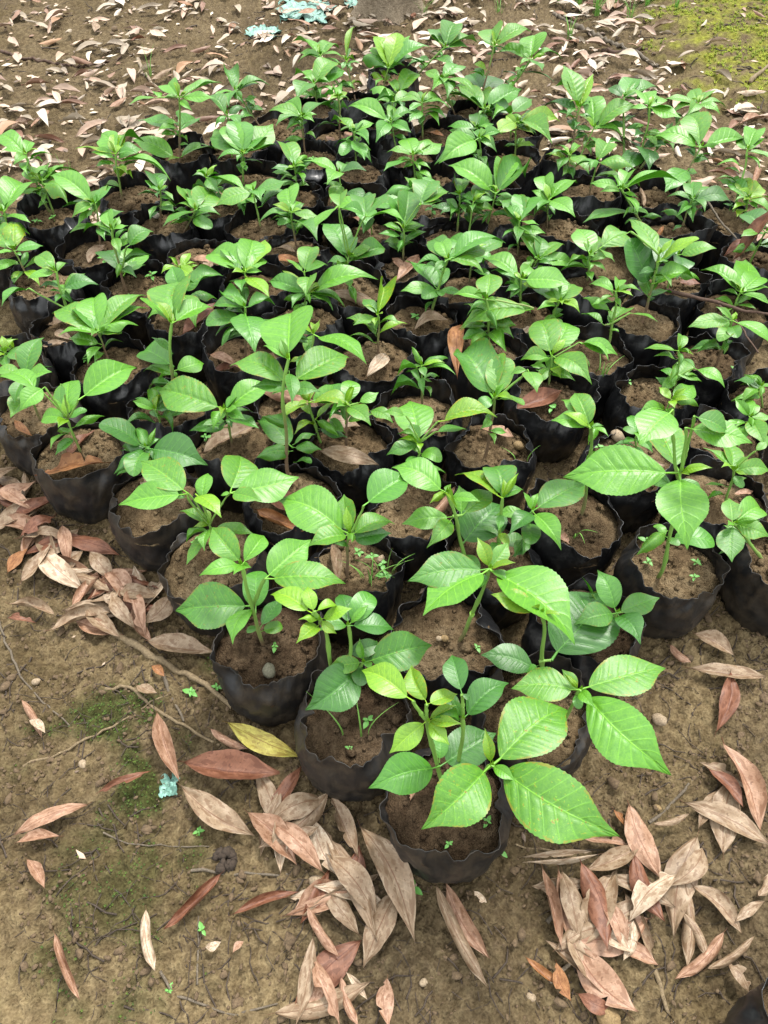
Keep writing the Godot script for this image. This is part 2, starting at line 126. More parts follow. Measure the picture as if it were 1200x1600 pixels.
[[55,105,-904,59,186,-934,0,0],[[100,0,59,186,-934,45,183,-1050,114,1,0,-4],[100,1,36,247,-934,0,254,-942,95,1,0,-10],[100,0,59,186,-934,4,184,-916,95,2,0,-13],[100,0,59,186,-934,24,198,-947,95,1,2,17],[100,1,88,236,-934,184,243,-939,85,0,0,-1],[100,1,84,212,-934,138,205,-951,114,2,0,-23],[80,0,58,170,-928,95,176,-904,95,1,1,13],[100,0,59,186,-934,43,197,-972,95,2,0,-14],[100,0,59,186,-934,24,199,-931,58,0,2,-19],[100,0,59,186,-934,59,195,-911,88,0,3,3],[30,0,56,130,-913,108,125,-931,69,1,0,-11],[74,0,58,166,-926,41,179,-868,79,2,0,9],[70,0,58,163,-925,46,153,-890,65,1,0,-4],[76,0,58,167,-927,52,163,-979,82,1,0,-21]],"forked seedling with a long yellow-green leaf on its side shoot","seedlings in the nursery bags"],
[[73,96,-1128,68,191,-1128,4,0],[[100,0,68,191,-1128,57,193,-1159,88,2,0,5],[100,0,68,191,-1128,118,199,-1152,88,2,2,5],[100,0,68,191,-1128,49,184,-1132,88,1,0,-3],[70,0,69,162,-1128,90,157,-1124,88,1,0,-12],[100,0,68,191,-1128,75,193,-1096,88,2,0,4],[100,0,68,191,-1128,53,215,-1156,76,1,2,5],[100,0,68,191,-1128,110,204,-1124,63,0,0,-4],[49,0,71,143,-1128,41,148,-1165,64,2,2,7],[69,0,70,161,-1128,103,154,-1144,87,2,2,-17],[50,0,71,144,-1128,87,141,-1101,84,1,0,-23],[74,0,69,167,-1128,71,159,-1087,65,2,0,23],[92,0,68,184,-1128,22,179,-1122,62,1,2,14],[92,0,68,183,-1128,128,204,-1103,77,1,3,-26],[44,0,71,138,-1128,12,132,-1129,69,2,2,11]],"stunted seedling with a shrivelled curled leaf","seedlings in the nursery bags"],
[[-72,102,-1003,-66,206,-1003,9,0],[[100,0,-66,206,-1003,-59,213,-1072,95,1,0,9],[100,0,-66,206,-1003,-106,198,-1073,95,2,0,-6],[100,1,-44,213,-1003,-9,221,-1023,95,1,0,18],[100,0,-66,206,-1003,-23,216,-956,104,1,0,3],[90,1,-27,198,-1003,14,205,-972,95,1,0,8],[80,0,-67,185,-1003,-102,180,-1010,95,2,1,24],[95,0,-66,201,-1003,-76,199,-1048,95,1,0,-1],[100,0,-66,206,-1003,-51,222,-1038,73,0,2,12],[100,0,-66,206,-1003,-77,230,-980,88,1,0,-23],[38,0,-69,142,-1003,-97,143,-1041,85,1,0,-28],[64,0,-68,168,-1003,-17,177,-1016,59,1,0,25],[59,0,-68,164,-1003,-66,184,-1064,83,1,2,6],[99,0,-66,205,-1003,-92,215,-961,63,2,2,4]],"seedling with a brown lower stem standing over two tan fallen leaves","seedlings in the nursery bags"],
[[-110,102,-1014,-129,203,-1017,0,0],[[100,0,-129,203,-1017,-173,203,-981,95,0,0,8],[100,0,-129,203,-1017,-128,204,-1056,95,0,0,-23],[100,0,-129,203,-1017,-53,214,-999,95,0,0,-9],[100,0,-129,203,-1017,-144,203,-1052,95,0,0,-23],[100,0,-129,203,-1017,-68,195,-1059,95,1,0,22],[40,0,-118,142,-1015,-64,137,-1000,104,3,0,-10],[100,0,-129,203,-1017,-147,220,-1049,86,0,2,-14],[100,0,-129,203,-1017,-147,215,-997,61,0,0,-13],[52,0,-120,154,-1016,-154,172,-971,67,0,0,12],[69,0,-123,172,-1016,-150,174,-1045,62,0,0,-22],[60,0,-122,163,-1016,-80,168,-1058,68,0,0,-26],[60,0,-121,163,-1016,-80,161,-980,80,1,2,19]],"fresh yellow-green seedling with one drooping dark lower leaf","seedlings in the nursery bags"],
[[-156,102,-918,-141,375,-918,6,0],[[100,0,-141,375,-918,-154,368,-1068,114,1,0,-20],[84,0,-143,331,-918,-242,327,-970,95,1,0,3],[84,0,-143,331,-918,-53,323,-1010,90,1,0,11],[80,0,-144,320,-918,-203,323,-921,95,2,0,-7],[80,0,-144,320,-918,-96,331,-900,95,2,0,19],[33,0,-151,192,-918,-215,187,-991,123,2,2,-3],[30,0,-151,184,-918,-207,195,-896,123,2,2,-25],[33,0,-151,192,-918,-103,192,-917,114,2,2,12],[20,0,-153,157,-918,-121,168,-907,95,2,1,-20],[35,0,-151,198,-918,-115,198,-944,95,2,2,-22],[100,0,-141,375,-918,-177,391,-939,74,1,3,-4],[100,0,-141,375,-918,-153,396,-942,69,1,0,-19],[79,0,-144,320,-918,-170,323,-903,68,2,3,-14],[92,0,-142,355,-918,-132,349,-855,73,2,0,-24],[48,0,-149,235,-918,-197,251,-934,59,2,2,-25],[76,0,-144,311,-918,-128,311,-946,62,2,0,-6]],"tall seedling with one leaf held straight up and wavy dark leaves at its base","seedlings in the nursery bags"],
[[-164,99,-1172,-130,215,-1189,1,0],[[100,0,-130,215,-1189,-30,209,-1121,114,1,0,-22],[80,0,-137,192,-1186,-145,192,-1169,88,2,0,-16],[100,0,-130,215,-1189,-130,214,-1228,88,0,0,20],[50,0,-147,157,-1181,-120,167,-1206,88,2,1,0],[100,0,-130,215,-1189,-163,222,-1194,88,2,0,-19],[100,0,-130,215,-1189,-163,245,-1186,67,0,0,1],[100,0,-130,215,-1189,-119,235,-1208,81,0,0,-24],[66,0,-142,176,-1184,-161,174,-1132,59,2,0,-5],[54,0,-146,162,-1182,-182,158,-1185,77,0,0,-2],[58,0,-144,167,-1182,-144,174,-1248,68,1,0,-22],[84,0,-136,197,-1187,-199,197,-1197,79,2,0,-1],[99,0,-130,215,-1189,-171,214,-1206,88,2,0,-14],[54,0,-146,162,-1182,-137,158,-1226,68,2,0,-14],[91,0,-133,206,-1188,-195,192,-1172,60,2,2,-6]],"seedling with one large round-shouldered pale leaf behind the tall upright leaf","seedlings in the nursery bags"],
[[-276,107,-1003,-272,198,-1003,5,0],[[100,0,-272,198,-1003,-405,210,-1058,95,1,0,-21],[100,0,-272,198,-1003,-290,190,-964,123,1,2,-8],[100,0,-272,198,-1003,-195,203,-1064,95,1,0,13],[80,0,-273,180,-1003,-215,172,-987,114,2,0,-15],[70,0,-273,171,-1003,-284,168,-983,95,2,1,25],[80,0,-273,180,-1003,-262,175,-983,95,2,0,7],[100,0,-272,198,-1003,-253,208,-1038,95,2,0,-24],[100,0,-272,198,-1003,-246,222,-982,74,1,0,17],[100,0,-272,198,-1003,-273,216,-969,58,0,3,-6],[95,0,-272,195,-1003,-232,210,-967,65,2,0,16],[70,0,-273,172,-1003,-232,167,-1038,70,2,0,-20],[72,0,-273,173,-1003,-310,189,-975,68,2,0,-8],[53,0,-274,156,-1003,-339,165,-991,82,2,0,-12]],"seedling with long drooping serrated leaves over a tan fallen leaf","seedlings in the nursery bags"],
[[-392,102,-1097,-358,308,-1097,6,0],[[100,0,-358,308,-1097,-423,314,-1176,95,1,0,15],[100,0,-358,308,-1097,-347,298,-1238,114,1,0,-20],[100,0,-358,308,-1097,-298,305,-1160,95,1,0,7],[55,0,-373,215,-1097,-451,206,-1166,114,2,0,-7],[50,0,-375,205,-1097,-328,196,-1137,123,1,0,19],[50,0,-375,205,-1097,-372,194,-1092,123,1,0,5],[45,0,-377,195,-1097,-442,190,-1128,95,1,0,8],[30,0,-382,164,-1097,-433,158,-1130,95,2,2,18],[100,0,-358,308,-1097,-382,337,-1122,88,0,3,17],[100,0,-358,308,-1097,-361,317,-1120,62,0,3,19],[46,0,-376,197,-1097,-406,192,-1087,64,1,2,16],[35,0,-380,175,-1097,-437,164,-1104,76,2,3,14],[45,0,-376,197,-1097,-427,197,-1125,61,1,0,-20],[68,0,-369,243,-1097,-409,258,-1128,58,2,0,12]],"seedling with a neat three-leaf tip above a wide pair of lower leaves","seedlings in the nursery bags"],
[[-414,102,-1054,-405,167,-1036,2,0],[[100,0,-405,167,-1036,-444,176,-1059,95,2,2,6],[100,0,-405,167,-1036,-373,159,-1043,123,3,2,-24],[100,0,-405,167,-1036,-412,173,-1098,95,2,0,-4],[100,0,-405,167,-1036,-419,179,-1083,95,1,2,4],[90,0,-406,161,-1038,-386,160,-1082,95,2,2,-1],[100,0,-405,167,-1036,-393,181,-1063,88,0,2,-21],[100,0,-405,167,-1036,-445,180,-1046,86,1,0,-16],[76,0,-407,152,-1040,-370,153,-997,79,2,2,-23],[53,0,-409,137,-1045,-427,129,-1085,79,2,3,-19],[35,0,-411,125,-1048,-467,143,-1024,70,2,0,10],[55,0,-409,138,-1044,-354,129,-1082,66,2,0,18]],"small seedling with crumpled curled leaves","seedlings in the nursery bags"],
[[-406,105,-921,-395,184,-925,5,0],[[100,0,-395,184,-925,-464,230,-935,114,3,1,16],[100,0,-395,184,-925,-294,181,-897,123,3,0,19],[100,0,-395,184,-925,-443,179,-937,123,3,2,-19],[100,0,-395,184,-925,-437,186,-869,95,3,2,-25],[100,0,-395,184,-925,-368,182,-941,114,2,2,-15],[100,0,-395,184,-925,-419,192,-965,95,2,2,9],[100,0,-395,184,-925,-403,191,-858,95,2,1,0],[100,0,-395,184,-925,-378,184,-896,95,3,2,-2],[100,0,-395,184,-925,-386,200,-909,59,2,3,-24],[100,0,-395,184,-925,-381,205,-952,61,1,2,27],[92,0,-395,178,-925,-390,183,-863,85,3,0,16],[46,0,-401,142,-923,-368,132,-895,73,3,0,-11],[45,0,-401,141,-923,-457,147,-958,64,3,0,28],[43,0,-401,139,-922,-458,138,-913,87,2,3,2]],"squat seedling with deep green crumpled leaves and two broad oval ones","seedlings in the nursery bags"],
[[-275,104,-772,-271,169,-772,2,0],[[100,1,-293,242,-772,-396,234,-760,85,1,0,-14],[100,1,-290,242,-772,-377,243,-844,95,1,0,-3],[100,1,-280,242,-772,-233,251,-722,95,0,0,-18],[100,1,-274,223,-772,-274,233,-828,95,1,0,-12],[100,1,-294,233,-772,-326,229,-783,95,2,0,-20],[100,1,-228,244,-772,-223,240,-865,123,1,0,25],[100,1,-228,244,-772,-128,241,-810,104,1,0,17],[100,1,-228,244,-772,-179,256,-748,95,1,0,10],[100,1,-228,244,-772,-244,237,-773,95,1,0,-3],[80,0,-272,156,-772,-204,148,-773,95,1,0,-13],[100,0,-271,169,-772,-282,181,-797,67,0,0,23],[100,0,-271,169,-772,-293,178,-763,74,0,0,-12],[81,0,-272,157,-772,-311,148,-756,79,1,2,21],[91,0,-271,164,-772,-274,167,-724,78,1,0,17],[76,0,-272,154,-772,-306,139,-718,69,1,0,9],[92,0,-271,164,-772,-321,175,-798,80,1,3,15]],"widely forked seedling with long lime green leaves over the edge bags","seedlings in the nursery bags"],
[[-179,100,-604,-184,294,-604,3,0],[[100,0,-184,294,-604,-231,303,-661,95,1,0,-19],[100,0,-184,294,-604,-161,291,-658,95,1,0,14],[100,0,-184,294,-604,-237,299,-587,85,1,0,-5],[50,0,-181,197,-604,-291,204,-596,118,2,0,-21],[50,0,-181,197,-604,-206,203,-546,104,1,0,17],[50,1,-160,260,-604,-100,262,-673,104,1,0,16],[50,1,-158,263,-604,-51,256,-605,95,1,0,-3],[15,0,-180,129,-604,-150,123,-619,95,1,1,17],[40,0,-181,178,-604,-186,188,-671,95,2,1,-7],[20,0,-180,139,-604,-199,137,-599,95,2,1,-6],[20,0,-180,139,-604,-151,151,-653,95,3,0,-15],[100,0,-184,294,-604,-186,323,-570,60,1,0,-23],[100,0,-184,294,-604,-170,310,-589,78,1,3,28]],"seedling with four large arching leaves in the bag by the thick root","seedlings in the nursery bags"],
[[-72,96,-514,-78,298,-518,0,0],[[100,1,-87,313,-518,-143,307,-556,95,0,0,4],[100,1,-85,313,-518,-94,320,-554,95,0,0,6],[100,1,-83,317,-518,-56,308,-533,95,0,0,-11],[100,1,-79,288,-518,-105,300,-484,95,0,0,-2],[100,0,-78,298,-518,-58,292,-502,95,0,0,24],[100,0,-78,298,-518,-39,314,-525,84,0,0,4],[100,0,-78,298,-518,-102,312,-512,87,0,2,10]],"seedling with crinkled yellow-green leaves in a flat rosette","seedlings in the nursery bags"],
[[-55,96,-523,-45,262,-532,1,0],[[100,0,-45,262,-532,-59,253,-593,85,3,0,10],[100,0,-45,262,-532,14,252,-538,114,3,0,-8],[100,0,-45,262,-532,-15,266,-577,95,2,1,16],[100,0,-45,262,-532,-83,266,-525,114,2,0,6],[60,0,-49,196,-528,0,198,-544,95,3,0,18],[100,0,-45,262,-532,-20,275,-555,58,1,3,13],[100,0,-45,262,-532,-73,275,-521,78,2,0,-7]],"seedling with small glossy dark green leaves behind the crinkled rosette","seedlings in the nursery bags"],
[[-50,96,-519,-27,191,-519,1,0],[[100,0,-27,191,-519,67,183,-551,104,2,0,21],[100,0,-27,191,-519,-76,190,-511,95,1,0,-25],[90,0,-29,182,-519,-102,174,-459,123,3,0,-20],[90,0,-29,182,-519,-31,188,-487,123,3,1,-7],[90,0,-29,182,-519,-9,185,-557,95,2,0,20],[80,0,-32,172,-519,-59,164,-508,95,2,1,19],[100,0,-27,191,-519,-18,208,-498,80,1,0,-12],[100,0,-27,191,-519,-33,210,-544,71,1,3,-26]],"seedling with a broad dark leaf pointing down into its bag","seedlings in the nursery bags"],
[[-55,97,-720,-50,211,-720,8,0],[[100,0,-50,211,-720,-163,220,-783,109,1,0,-16],[100,0,-50,211,-720,-111,218,-693,114,1,0,4],[100,0,-50,211,-720,17,199,-753,104,1,0,-10],[90,0,-50,199,-720,11,210,-724,104,3,0,18],[75,0,-51,182,-720,-75,194,-719,95,2,1,6],[100,1,-29,276,-720,40,288,-773,123,2,0,6],[100,0,-50,211,-720,-63,217,-796,95,1,0,-25],[90,0,-50,199,-720,-46,203,-751,95,2,0,-12],[100,0,-50,211,-720,-56,239,-750,68,0,0,-24],[100,0,-50,211,-720,-45,233,-694,87,1,2,-16]],"seedling with a fan of bright leaves on a straight brown stem over weedy soil","seedlings in the nursery bags"],
[[-537,106,-979,-537,199,-979,5,0],[[100,1,-564,263,-979,-645,266,-1020,114,1,0,22],[100,1,-552,270,-979,-579,270,-930,123,1,0,-22],[100,1,-524,276,-979,-516,268,-942,114,2,0,23],[100,1,-506,242,-979,-427,247,-1071,95,1,0,22],[100,0,-537,199,-979,-587,190,-991,95,1,1,-20],[100,0,-537,199,-979,-508,203,-998,95,2,1,-3],[100,0,-537,199,-979,-559,198,-1084,95,1,0,-13],[100,0,-537,199,-979,-542,224,-1008,73,0,0,-3],[100,0,-537,199,-979,-536,218,-942,83,0,0,-27],[76,0,-537,177,-979,-490,175,-1018,60,1,2,12],[68,0,-537,169,-979,-573,162,-991,78,1,2,-13],[53,0,-537,155,-979,-564,150,-941,76,2,0,-16],[64,0,-537,166,-979,-561,184,-932,71,1,3,25]],"leaning seedling with outstretched leaves in the bag holding a red-brown leaf","seedlings in the nursery bags"],
[[-552,105,-1241,-552,179,-1241,9,0],[[100,0,-552,179,-1241,-664,176,-1317,88,1,0,1],[100,0,-552,179,-1241,-624,190,-1233,88,1,0,10],[100,0,-552,179,-1241,-510,173,-1253,88,1,1,9],[100,0,-552,179,-1241,-562,181,-1324,114,1,0,-6],[100,0,-552,179,-1241,-485,203,-1356,79,1,0,-6],[100,0,-552,179,-1241,-479,185,-1336,70,1,0,-5],[100,0,-552,179,-1241,-486,186,-1277,105,1,2,-10],[100,0,-552,179,-1241,-588,173,-1371,88,1,0,-8],[100,0,-552,179,-1241,-616,170,-1322,88,2,0,19],[100,0,-552,179,-1241,-550,201,-1203,85,1,0,-13],[100,0,-552,179,-1241,-527,203,-1243,78,1,2,15],[38,0,-552,133,-1241,-563,137,-1208,79,1,0,-11],[87,0,-552,169,-1241,-538,161,-1291,80,1,0,16],[62,0,-552,151,-1241,-616,168,-1248,88,1,0,-18],[49,0,-552,142,-1241,-523,142,-1272,76,1,0,-23],[31,0,-552,128,-1241,-592,136,-1229,74,1,3,-5],[57,0,-552,148,-1241,-563,162,-1180,63,1,0,-4],[84,0,-552,167,-1241,-552,177,-1290,76,1,0,-16]],"seedling with many pale leaves splayed from a brown stem","seedlings in the nursery bags"],
[[-764,100,-1237,-746,135,-1237,4,2],[[100,0,-746,135,-1237,-749,130,-1289,88,0,2,14],[100,0,-746,135,-1237,-681,142,-1206,88,2,0,2],[100,0,-746,135,-1237,-783,144,-1247,88,1,0,22],[100,0,-746,135,-1237,-733,146,-1238,88,0,2,-22],[100,0,-746,135,-1237,-755,152,-1200,86,0,0,-13],[100,0,-746,135,-1237,-754,157,-1264,78,0,3,10],[88,0,-748,131,-1237,-701,134,-1251,65,2,0,26],[96,0,-746,134,-1237,-756,125,-1297,75,1,3,-14],[92,0,-747,133,-1237,-728,133,-1191,77,2,0,3],[86,0,-748,130,-1237,-752,128,-1206,86,1,0,22],[30,0,-758,111,-1237,-746,125,-1207,85,1,0,-18],[96,0,-747,134,-1237,-728,143,-1270,72,0,0,-6],[42,0,-756,115,-1237,-789,125,-1195,63,0,2,14]],"yellow-green seedling next to the seedling with many pale leaves splayed from a brown stem","seedlings in the nursery bags"],
[[-795,105,-1529,-804,175,-1534,8,2],[[100,0,-804,175,-1534,-753,169,-1569,114,2,0,6],[100,0,-804,175,-1534,-827,185,-1566,88,1,0,1],[100,0,-804,175,-1534,-830,186,-1508,88,1,0,-2],[100,0,-804,175,-1534,-843,173,-1663,88,0,2,10],[100,0,-804,175,-1534,-883,181,-1641,88,1,0,-18],[90,0,-803,168,-1533,-788,170,-1526,88,2,1,10],[100,0,-804,175,-1534,-790,193,-1519,64,0,2,-1],[100,0,-804,175,-1534,-785,206,-1508,78,0,3,-7],[30,0,-798,126,-1531,-812,133,-1493,76,0,0,-25],[67,0,-801,152,-1532,-836,157,-1485,81,1,0,-21],[40,0,-799,133,-1531,-743,154,-1561,60,1,0,-1],[43,0,-799,135,-1531,-797,148,-1578,58,2,0,16],[33,0,-798,129,-1531,-752,129,-1487,77,0,3,-7],[33,0,-798,129,-1531,-813,125,-1484,84,2,0,-2],[54,0,-800,143,-1532,-851,141,-1548,63,1,2,-16]],"seedling with a curled lime tip and a flat bluish leaf at the block's edge","seedlings in the nursery bags"],
[[-656,100,-1373,-652,227,-1373,2,0],[[100,0,-652,227,-1373,-710,230,-1428,88,1,0,-15],[100,0,-652,227,-1373,-706,226,-1356,88,1,0,-9],[100,0,-652,227,-1373,-638,226,-1406,88,1,0,5],[70,0,-654,189,-1373,-585,200,-1387,114,3,0,9],[30,1,-720,190,-1373,-758,190,-1314,96,2,0,16],[40,0,-655,151,-1373,-623,151,-1361,88,2,0,-15],[60,0,-654,176,-1373,-663,180,-1343,88,2,0,-11],[100,0,-652,227,-1373,-676,240,-1371,69,0,3,4],[100,0,-652,227,-1373,-674,246,-1388,70,1,3,16],[49,0,-654,162,-1373,-670,163,-1427,86,1,0,17],[63,0,-654,181,-1373,-621,170,-1340,78,3,2,26],[36,0,-655,147,-1373,-615,143,-1340,62,2,2,22],[74,0,-653,194,-1373,-694,202,-1365,64,3,0,-5],[71,0,-653,191,-1373,-702,178,-1400,79,2,3,6],[66,0,-654,184,-1373,-616,198,-1418,85,1,0,8],[62,0,-654,180,-1373,-684,184,-1369,78,2,0,16]],"bright green seedling next to the branched seedling with a young tip and one broad flat","seedlings in the nursery bags"],
[[-570,99,-1498,-564,247,-1498,7,0],[[30,1,-543,207,-1498,-495,213,-1549,123,2,0,17],[30,0,-568,143,-1498,-644,151,-1583,114,3,0,19],[30,0,-568,143,-1498,-535,134,-1549,88,2,1,2],[100,0,-564,247,-1498,-634,239,-1525,88,1,0,21],[100,0,-564,247,-1498,-597,247,-1540,88,1,0,8],[100,0,-564,247,-1498,-584,250,-1566,88,1,0,-23],[100,0,-564,247,-1498,-554,257,-1533,88,1,0,15],[100,0,-564,247,-1498,-531,252,-1506,88,1,0,0],[25,0,-569,136,-1498,-553,132,-1624,88,1,0,15],[100,0,-564,247,-1498,-553,257,-1479,70,1,2,-21],[100,0,-564,247,-1498,-560,259,-1525,87,1,0,-16],[46,0,-567,168,-1498,-504,173,-1523,72,2,2,20],[69,0,-566,202,-1498,-529,211,-1553,79,1,3,11],[88,0,-565,230,-1498,-543,229,-1445,71,1,0,5],[47,0,-567,169,-1498,-516,177,-1520,82,1,0,-20],[37,0,-568,155,-1498,-530,160,-1465,77,3,0,11],[81,0,-565,219,-1498,-542,230,-1536,81,2,0,-22],[48,0,-567,171,-1498,-568,162,-1459,81,1,2,-12]],"branched seedling with a young tip and one broad flat dark leaf","seedlings in the nursery bags"],
[[-673,100,-1666,-649,212,-1666,8,0],[[100,0,-649,212,-1666,-721,213,-1656,98,2,0,25],[100,0,-649,212,-1666,-651,206,-1740,114,1,1,-19],[100,0,-649,212,-1666,-757,258,-1732,82,1,0,-11],[100,0,-649,212,-1666,-623,213,-1744,82,2,0,-10],[80,0,-654,189,-1666,-690,199,-1741,82,2,0,22],[100,0,-649,212,-1666,-688,213,-1616,82,1,0,-21],[100,0,-649,212,-1666,-650,223,-1642,82,1,0,6],[100,0,-649,212,-1666,-667,232,-1650,63,0,0,-2],[90,0,-651,201,-1666,-684,189,-1612,59,1,0,-6],[54,0,-660,161,-1666,-713,164,-1631,64,1,0,-5],[71,0,-656,179,-1666,-593,189,-1678,63,2,0,21],[53,0,-660,160,-1666,-623,151,-1645,86,2,0,-20],[98,0,-650,210,-1666,-653,217,-1700,65,2,0,-25],[32,0,-665,136,-1666,-623,146,-1646,75,2,0,9],[85,0,-653,195,-1666,-713,212,-1679,88,1,0,13],[84,0,-653,194,-1666,-662,206,-1627,64,1,2,16],[46,0,-662,152,-1666,-635,153,-1625,70,2,3,1]],"seedling with one heart-shaped pale leaf","seedlings in the nursery bags"],
[[-816,100,-1815,-818,189,-1815,3,0],[[100,0,-818,189,-1815,-875,193,-1869,82,1,0,-8],[100,0,-818,189,-1815,-784,191,-1905,73,1,0,-15],[100,0,-818,189,-1815,-844,189,-1802,82,1,0,-13],[90,0,-818,180,-1815,-737,187,-1741,82,1,2,-16],[100,0,-818,189,-1815,-831,184,-1915,82,1,0,-22],[80,0,-817,171,-1815,-844,166,-1800,82,0,0,2],[100,0,-818,189,-1815,-752,182,-1891,82,1,0,-19],[100,0,-818,189,-1815,-839,201,-1800,81,0,0,-2],[100,0,-818,189,-1815,-848,205,-1815,79,0,2,25],[89,0,-818,179,-1815,-763,184,-1796,67,1,3,7],[79,0,-817,170,-1815,-837,181,-1866,85,1,3,-11],[44,0,-817,140,-1815,-861,148,-1858,68,1,0,8],[67,0,-817,160,-1815,-812,155,-1770,61,1,0,22],[70,0,-817,162,-1815,-781,177,-1867,69,1,2,-7],[40,0,-817,135,-1815,-833,142,-1783,76,1,0,-10],[69,0,-817,162,-1815,-868,178,-1787,67,1,2,15],[94,0,-818,183,-1815,-787,184,-1779,65,1,0,-17]],"bright green seedling next to the seedling with one very long narrow leaf curving sideways","seedlings in the nursery bags"],
[[-827,100,-1831,-841,245,-1832,2,0],[[100,0,-841,245,-1832,-929,256,-1904,82,1,0,-13],[100,0,-841,245,-1832,-842,253,-1891,82,1,0,19],[100,0,-841,245,-1832,-899,252,-1831,82,1,0,-1],[50,0,-834,173,-1832,-889,181,-1888,82,1,0,-23],[50,0,-834,173,-1832,-824,163,-1791,82,2,0,17],[100,0,-841,245,-1832,-853,249,-1778,82,1,0,-25],[100,0,-841,245,-1832,-818,254,-1828,58,0,3,-19],[100,0,-841,245,-1832,-807,262,-1828,74,0,0,-12],[30,0,-832,144,-1831,-863,155,-1822,68,1,0,13],[53,0,-835,178,-1832,-786,192,-1849,68,1,0,7],[64,0,-836,194,-1832,-803,200,-1845,87,1,3,-17],[63,0,-836,192,-1832,-875,201,-1853,82,1,2,-4],[57,0,-835,184,-1832,-866,176,-1784,72,1,0,21],[90,0,-840,231,-1832,-801,239,-1820,72,1,3,-22],[91,0,-840,233,-1832,-783,248,-1840,70,1,0,-24],[35,0,-832,152,-1831,-792,159,-1824,85,1,0,0],[87,0,-840,228,-1832,-829,234,-1770,81,1,0,22],[71,0,-837,204,-1832,-876,218,-1846,83,1,0,4]],"bright green seedling next to the seedling with one heart-shaped pale leaf","seedlings in the nursery bags"],
[[-897,99,-1644,-849,205,-1644,2,2],[[100,0,-849,205,-1644,-837,204,-1778,98,1,0,8],[90,0,-853,195,-1644,-789,190,-1628,82,1,0,-11],[100,0,-849,205,-1644,-887,209,-1722,82,1,0,9],[90,0,-853,195,-1644,-898,198,-1651,82,2,0,-25],[100,0,-849,205,-1644,-823,233,-1654,87,1,3,-8],[100,0,-849,205,-1644,-864,222,-1617,86,0,0,24],[58,0,-868,161,-1644,-886,165,-1699,61,2,0,8],[69,0,-864,172,-1644,-804,158,-1633,69,1,2,20],[95,0,-851,201,-1644,-854,211,-1679,60,1,3,-11],[78,0,-859,183,-1644,-852,181,-1677,83,2,0,7],[76,0,-860,181,-1644,-920,192,-1657,86,1,2,-26],[57,0,-869,160,-1644,-844,146,-1594,61,2,3,-27],[43,0,-876,146,-1644,-847,162,-1605,79,1,0,23],[37,0,-879,139,-1644,-850,148,-1651,84,1,3,13],[44,0,-875,146,-1644,-915,135,-1692,80,2,0,-17],[40,0,-877,142,-1644,-920,138,-1677,59,2,2,18]],"bright green seedling next to the seedling with a curled lime tip and a flat bluish","seedlings in the nursery bags"],
[[-658,101,-1877,-646,224,-1877,4,0],[[100,0,-646,224,-1877,-755,222,-1921,82,0,0,18],[100,0,-646,224,-1877,-711,224,-1996,82,1,0,-22],[100,0,-646,224,-1877,-655,232,-1970,82,0,0,10],[90,0,-648,212,-1877,-587,217,-1918,106,2,0,20],[90,0,-648,212,-1877,-519,175,-1857,65,1,0,-20],[100,0,-646,224,-1877,-619,220,-2004,82,1,0,-25],[100,0,-646,224,-1877,-663,247,-1901,69,0,0,-23],[100,0,-646,224,-1877,-638,234,-1907,77,0,3,21],[63,0,-651,178,-1877,-596,194,-1904,87,2,3,-28],[32,0,-654,141,-1877,-711,128,-1909,67,1,0,-6],[91,0,-647,213,-1877,-703,230,-1877,87,1,0,-27],[72,0,-649,190,-1877,-615,203,-1835,84,0,3,-7],[52,0,-652,165,-1877,-669,165,-1940,87,0,0,4],[53,0,-652,167,-1877,-606,187,-1841,67,0,0,-27],[67,0,-650,184,-1877,-632,183,-1904,74,0,0,3],[79,0,-649,199,-1877,-709,196,-1883,80,1,3,-5],[95,0,-647,219,-1877,-586,237,-1855,60,2,0,16],[82,0,-648,202,-1877,-672,210,-1898,75,1,0,27]],"seedling with one very long narrow leaf curving sideways","seedlings in the nursery bags"],
[[-548,102,-1756,-523,196,-1756,7,0],[[100,0,-523,196,-1756,-574,189,-1869,82,3,0,20],[100,0,-523,196,-1756,-503,205,-1757,82,2,0,8],[90,0,-525,186,-1756,-572,197,-1741,82,3,0,23],[100,0,-523,196,-1756,-487,187,-1729,82,1,0,-21],[90,0,-525,186,-1756,-559,178,-1833,82,2,0,-2],[100,0,-523,196,-1756,-515,215,-1779,65,1,3,4],[100,0,-523,196,-1756,-500,215,-1742,65,0,0,22],[96,0,-523,193,-1756,-523,196,-1723,75,3,0,22],[54,0,-534,153,-1756,-488,171,-1712,86,3,3,0],[61,0,-533,159,-1756,-498,151,-1767,62,1,0,27],[85,0,-526,182,-1756,-495,189,-1730,83,2,3,8],[97,0,-523,194,-1756,-556,193,-1773,71,2,0,4],[59,0,-533,158,-1756,-545,169,-1695,58,2,0,11],[37,0,-538,138,-1756,-504,136,-1800,59,2,2,-18],[44,0,-537,144,-1756,-549,147,-1719,59,3,0,1]],"brown-stemmed mid green seedling next to the seedling with a broad heart-shaped leaf facing up","seedlings in the nursery bags"],
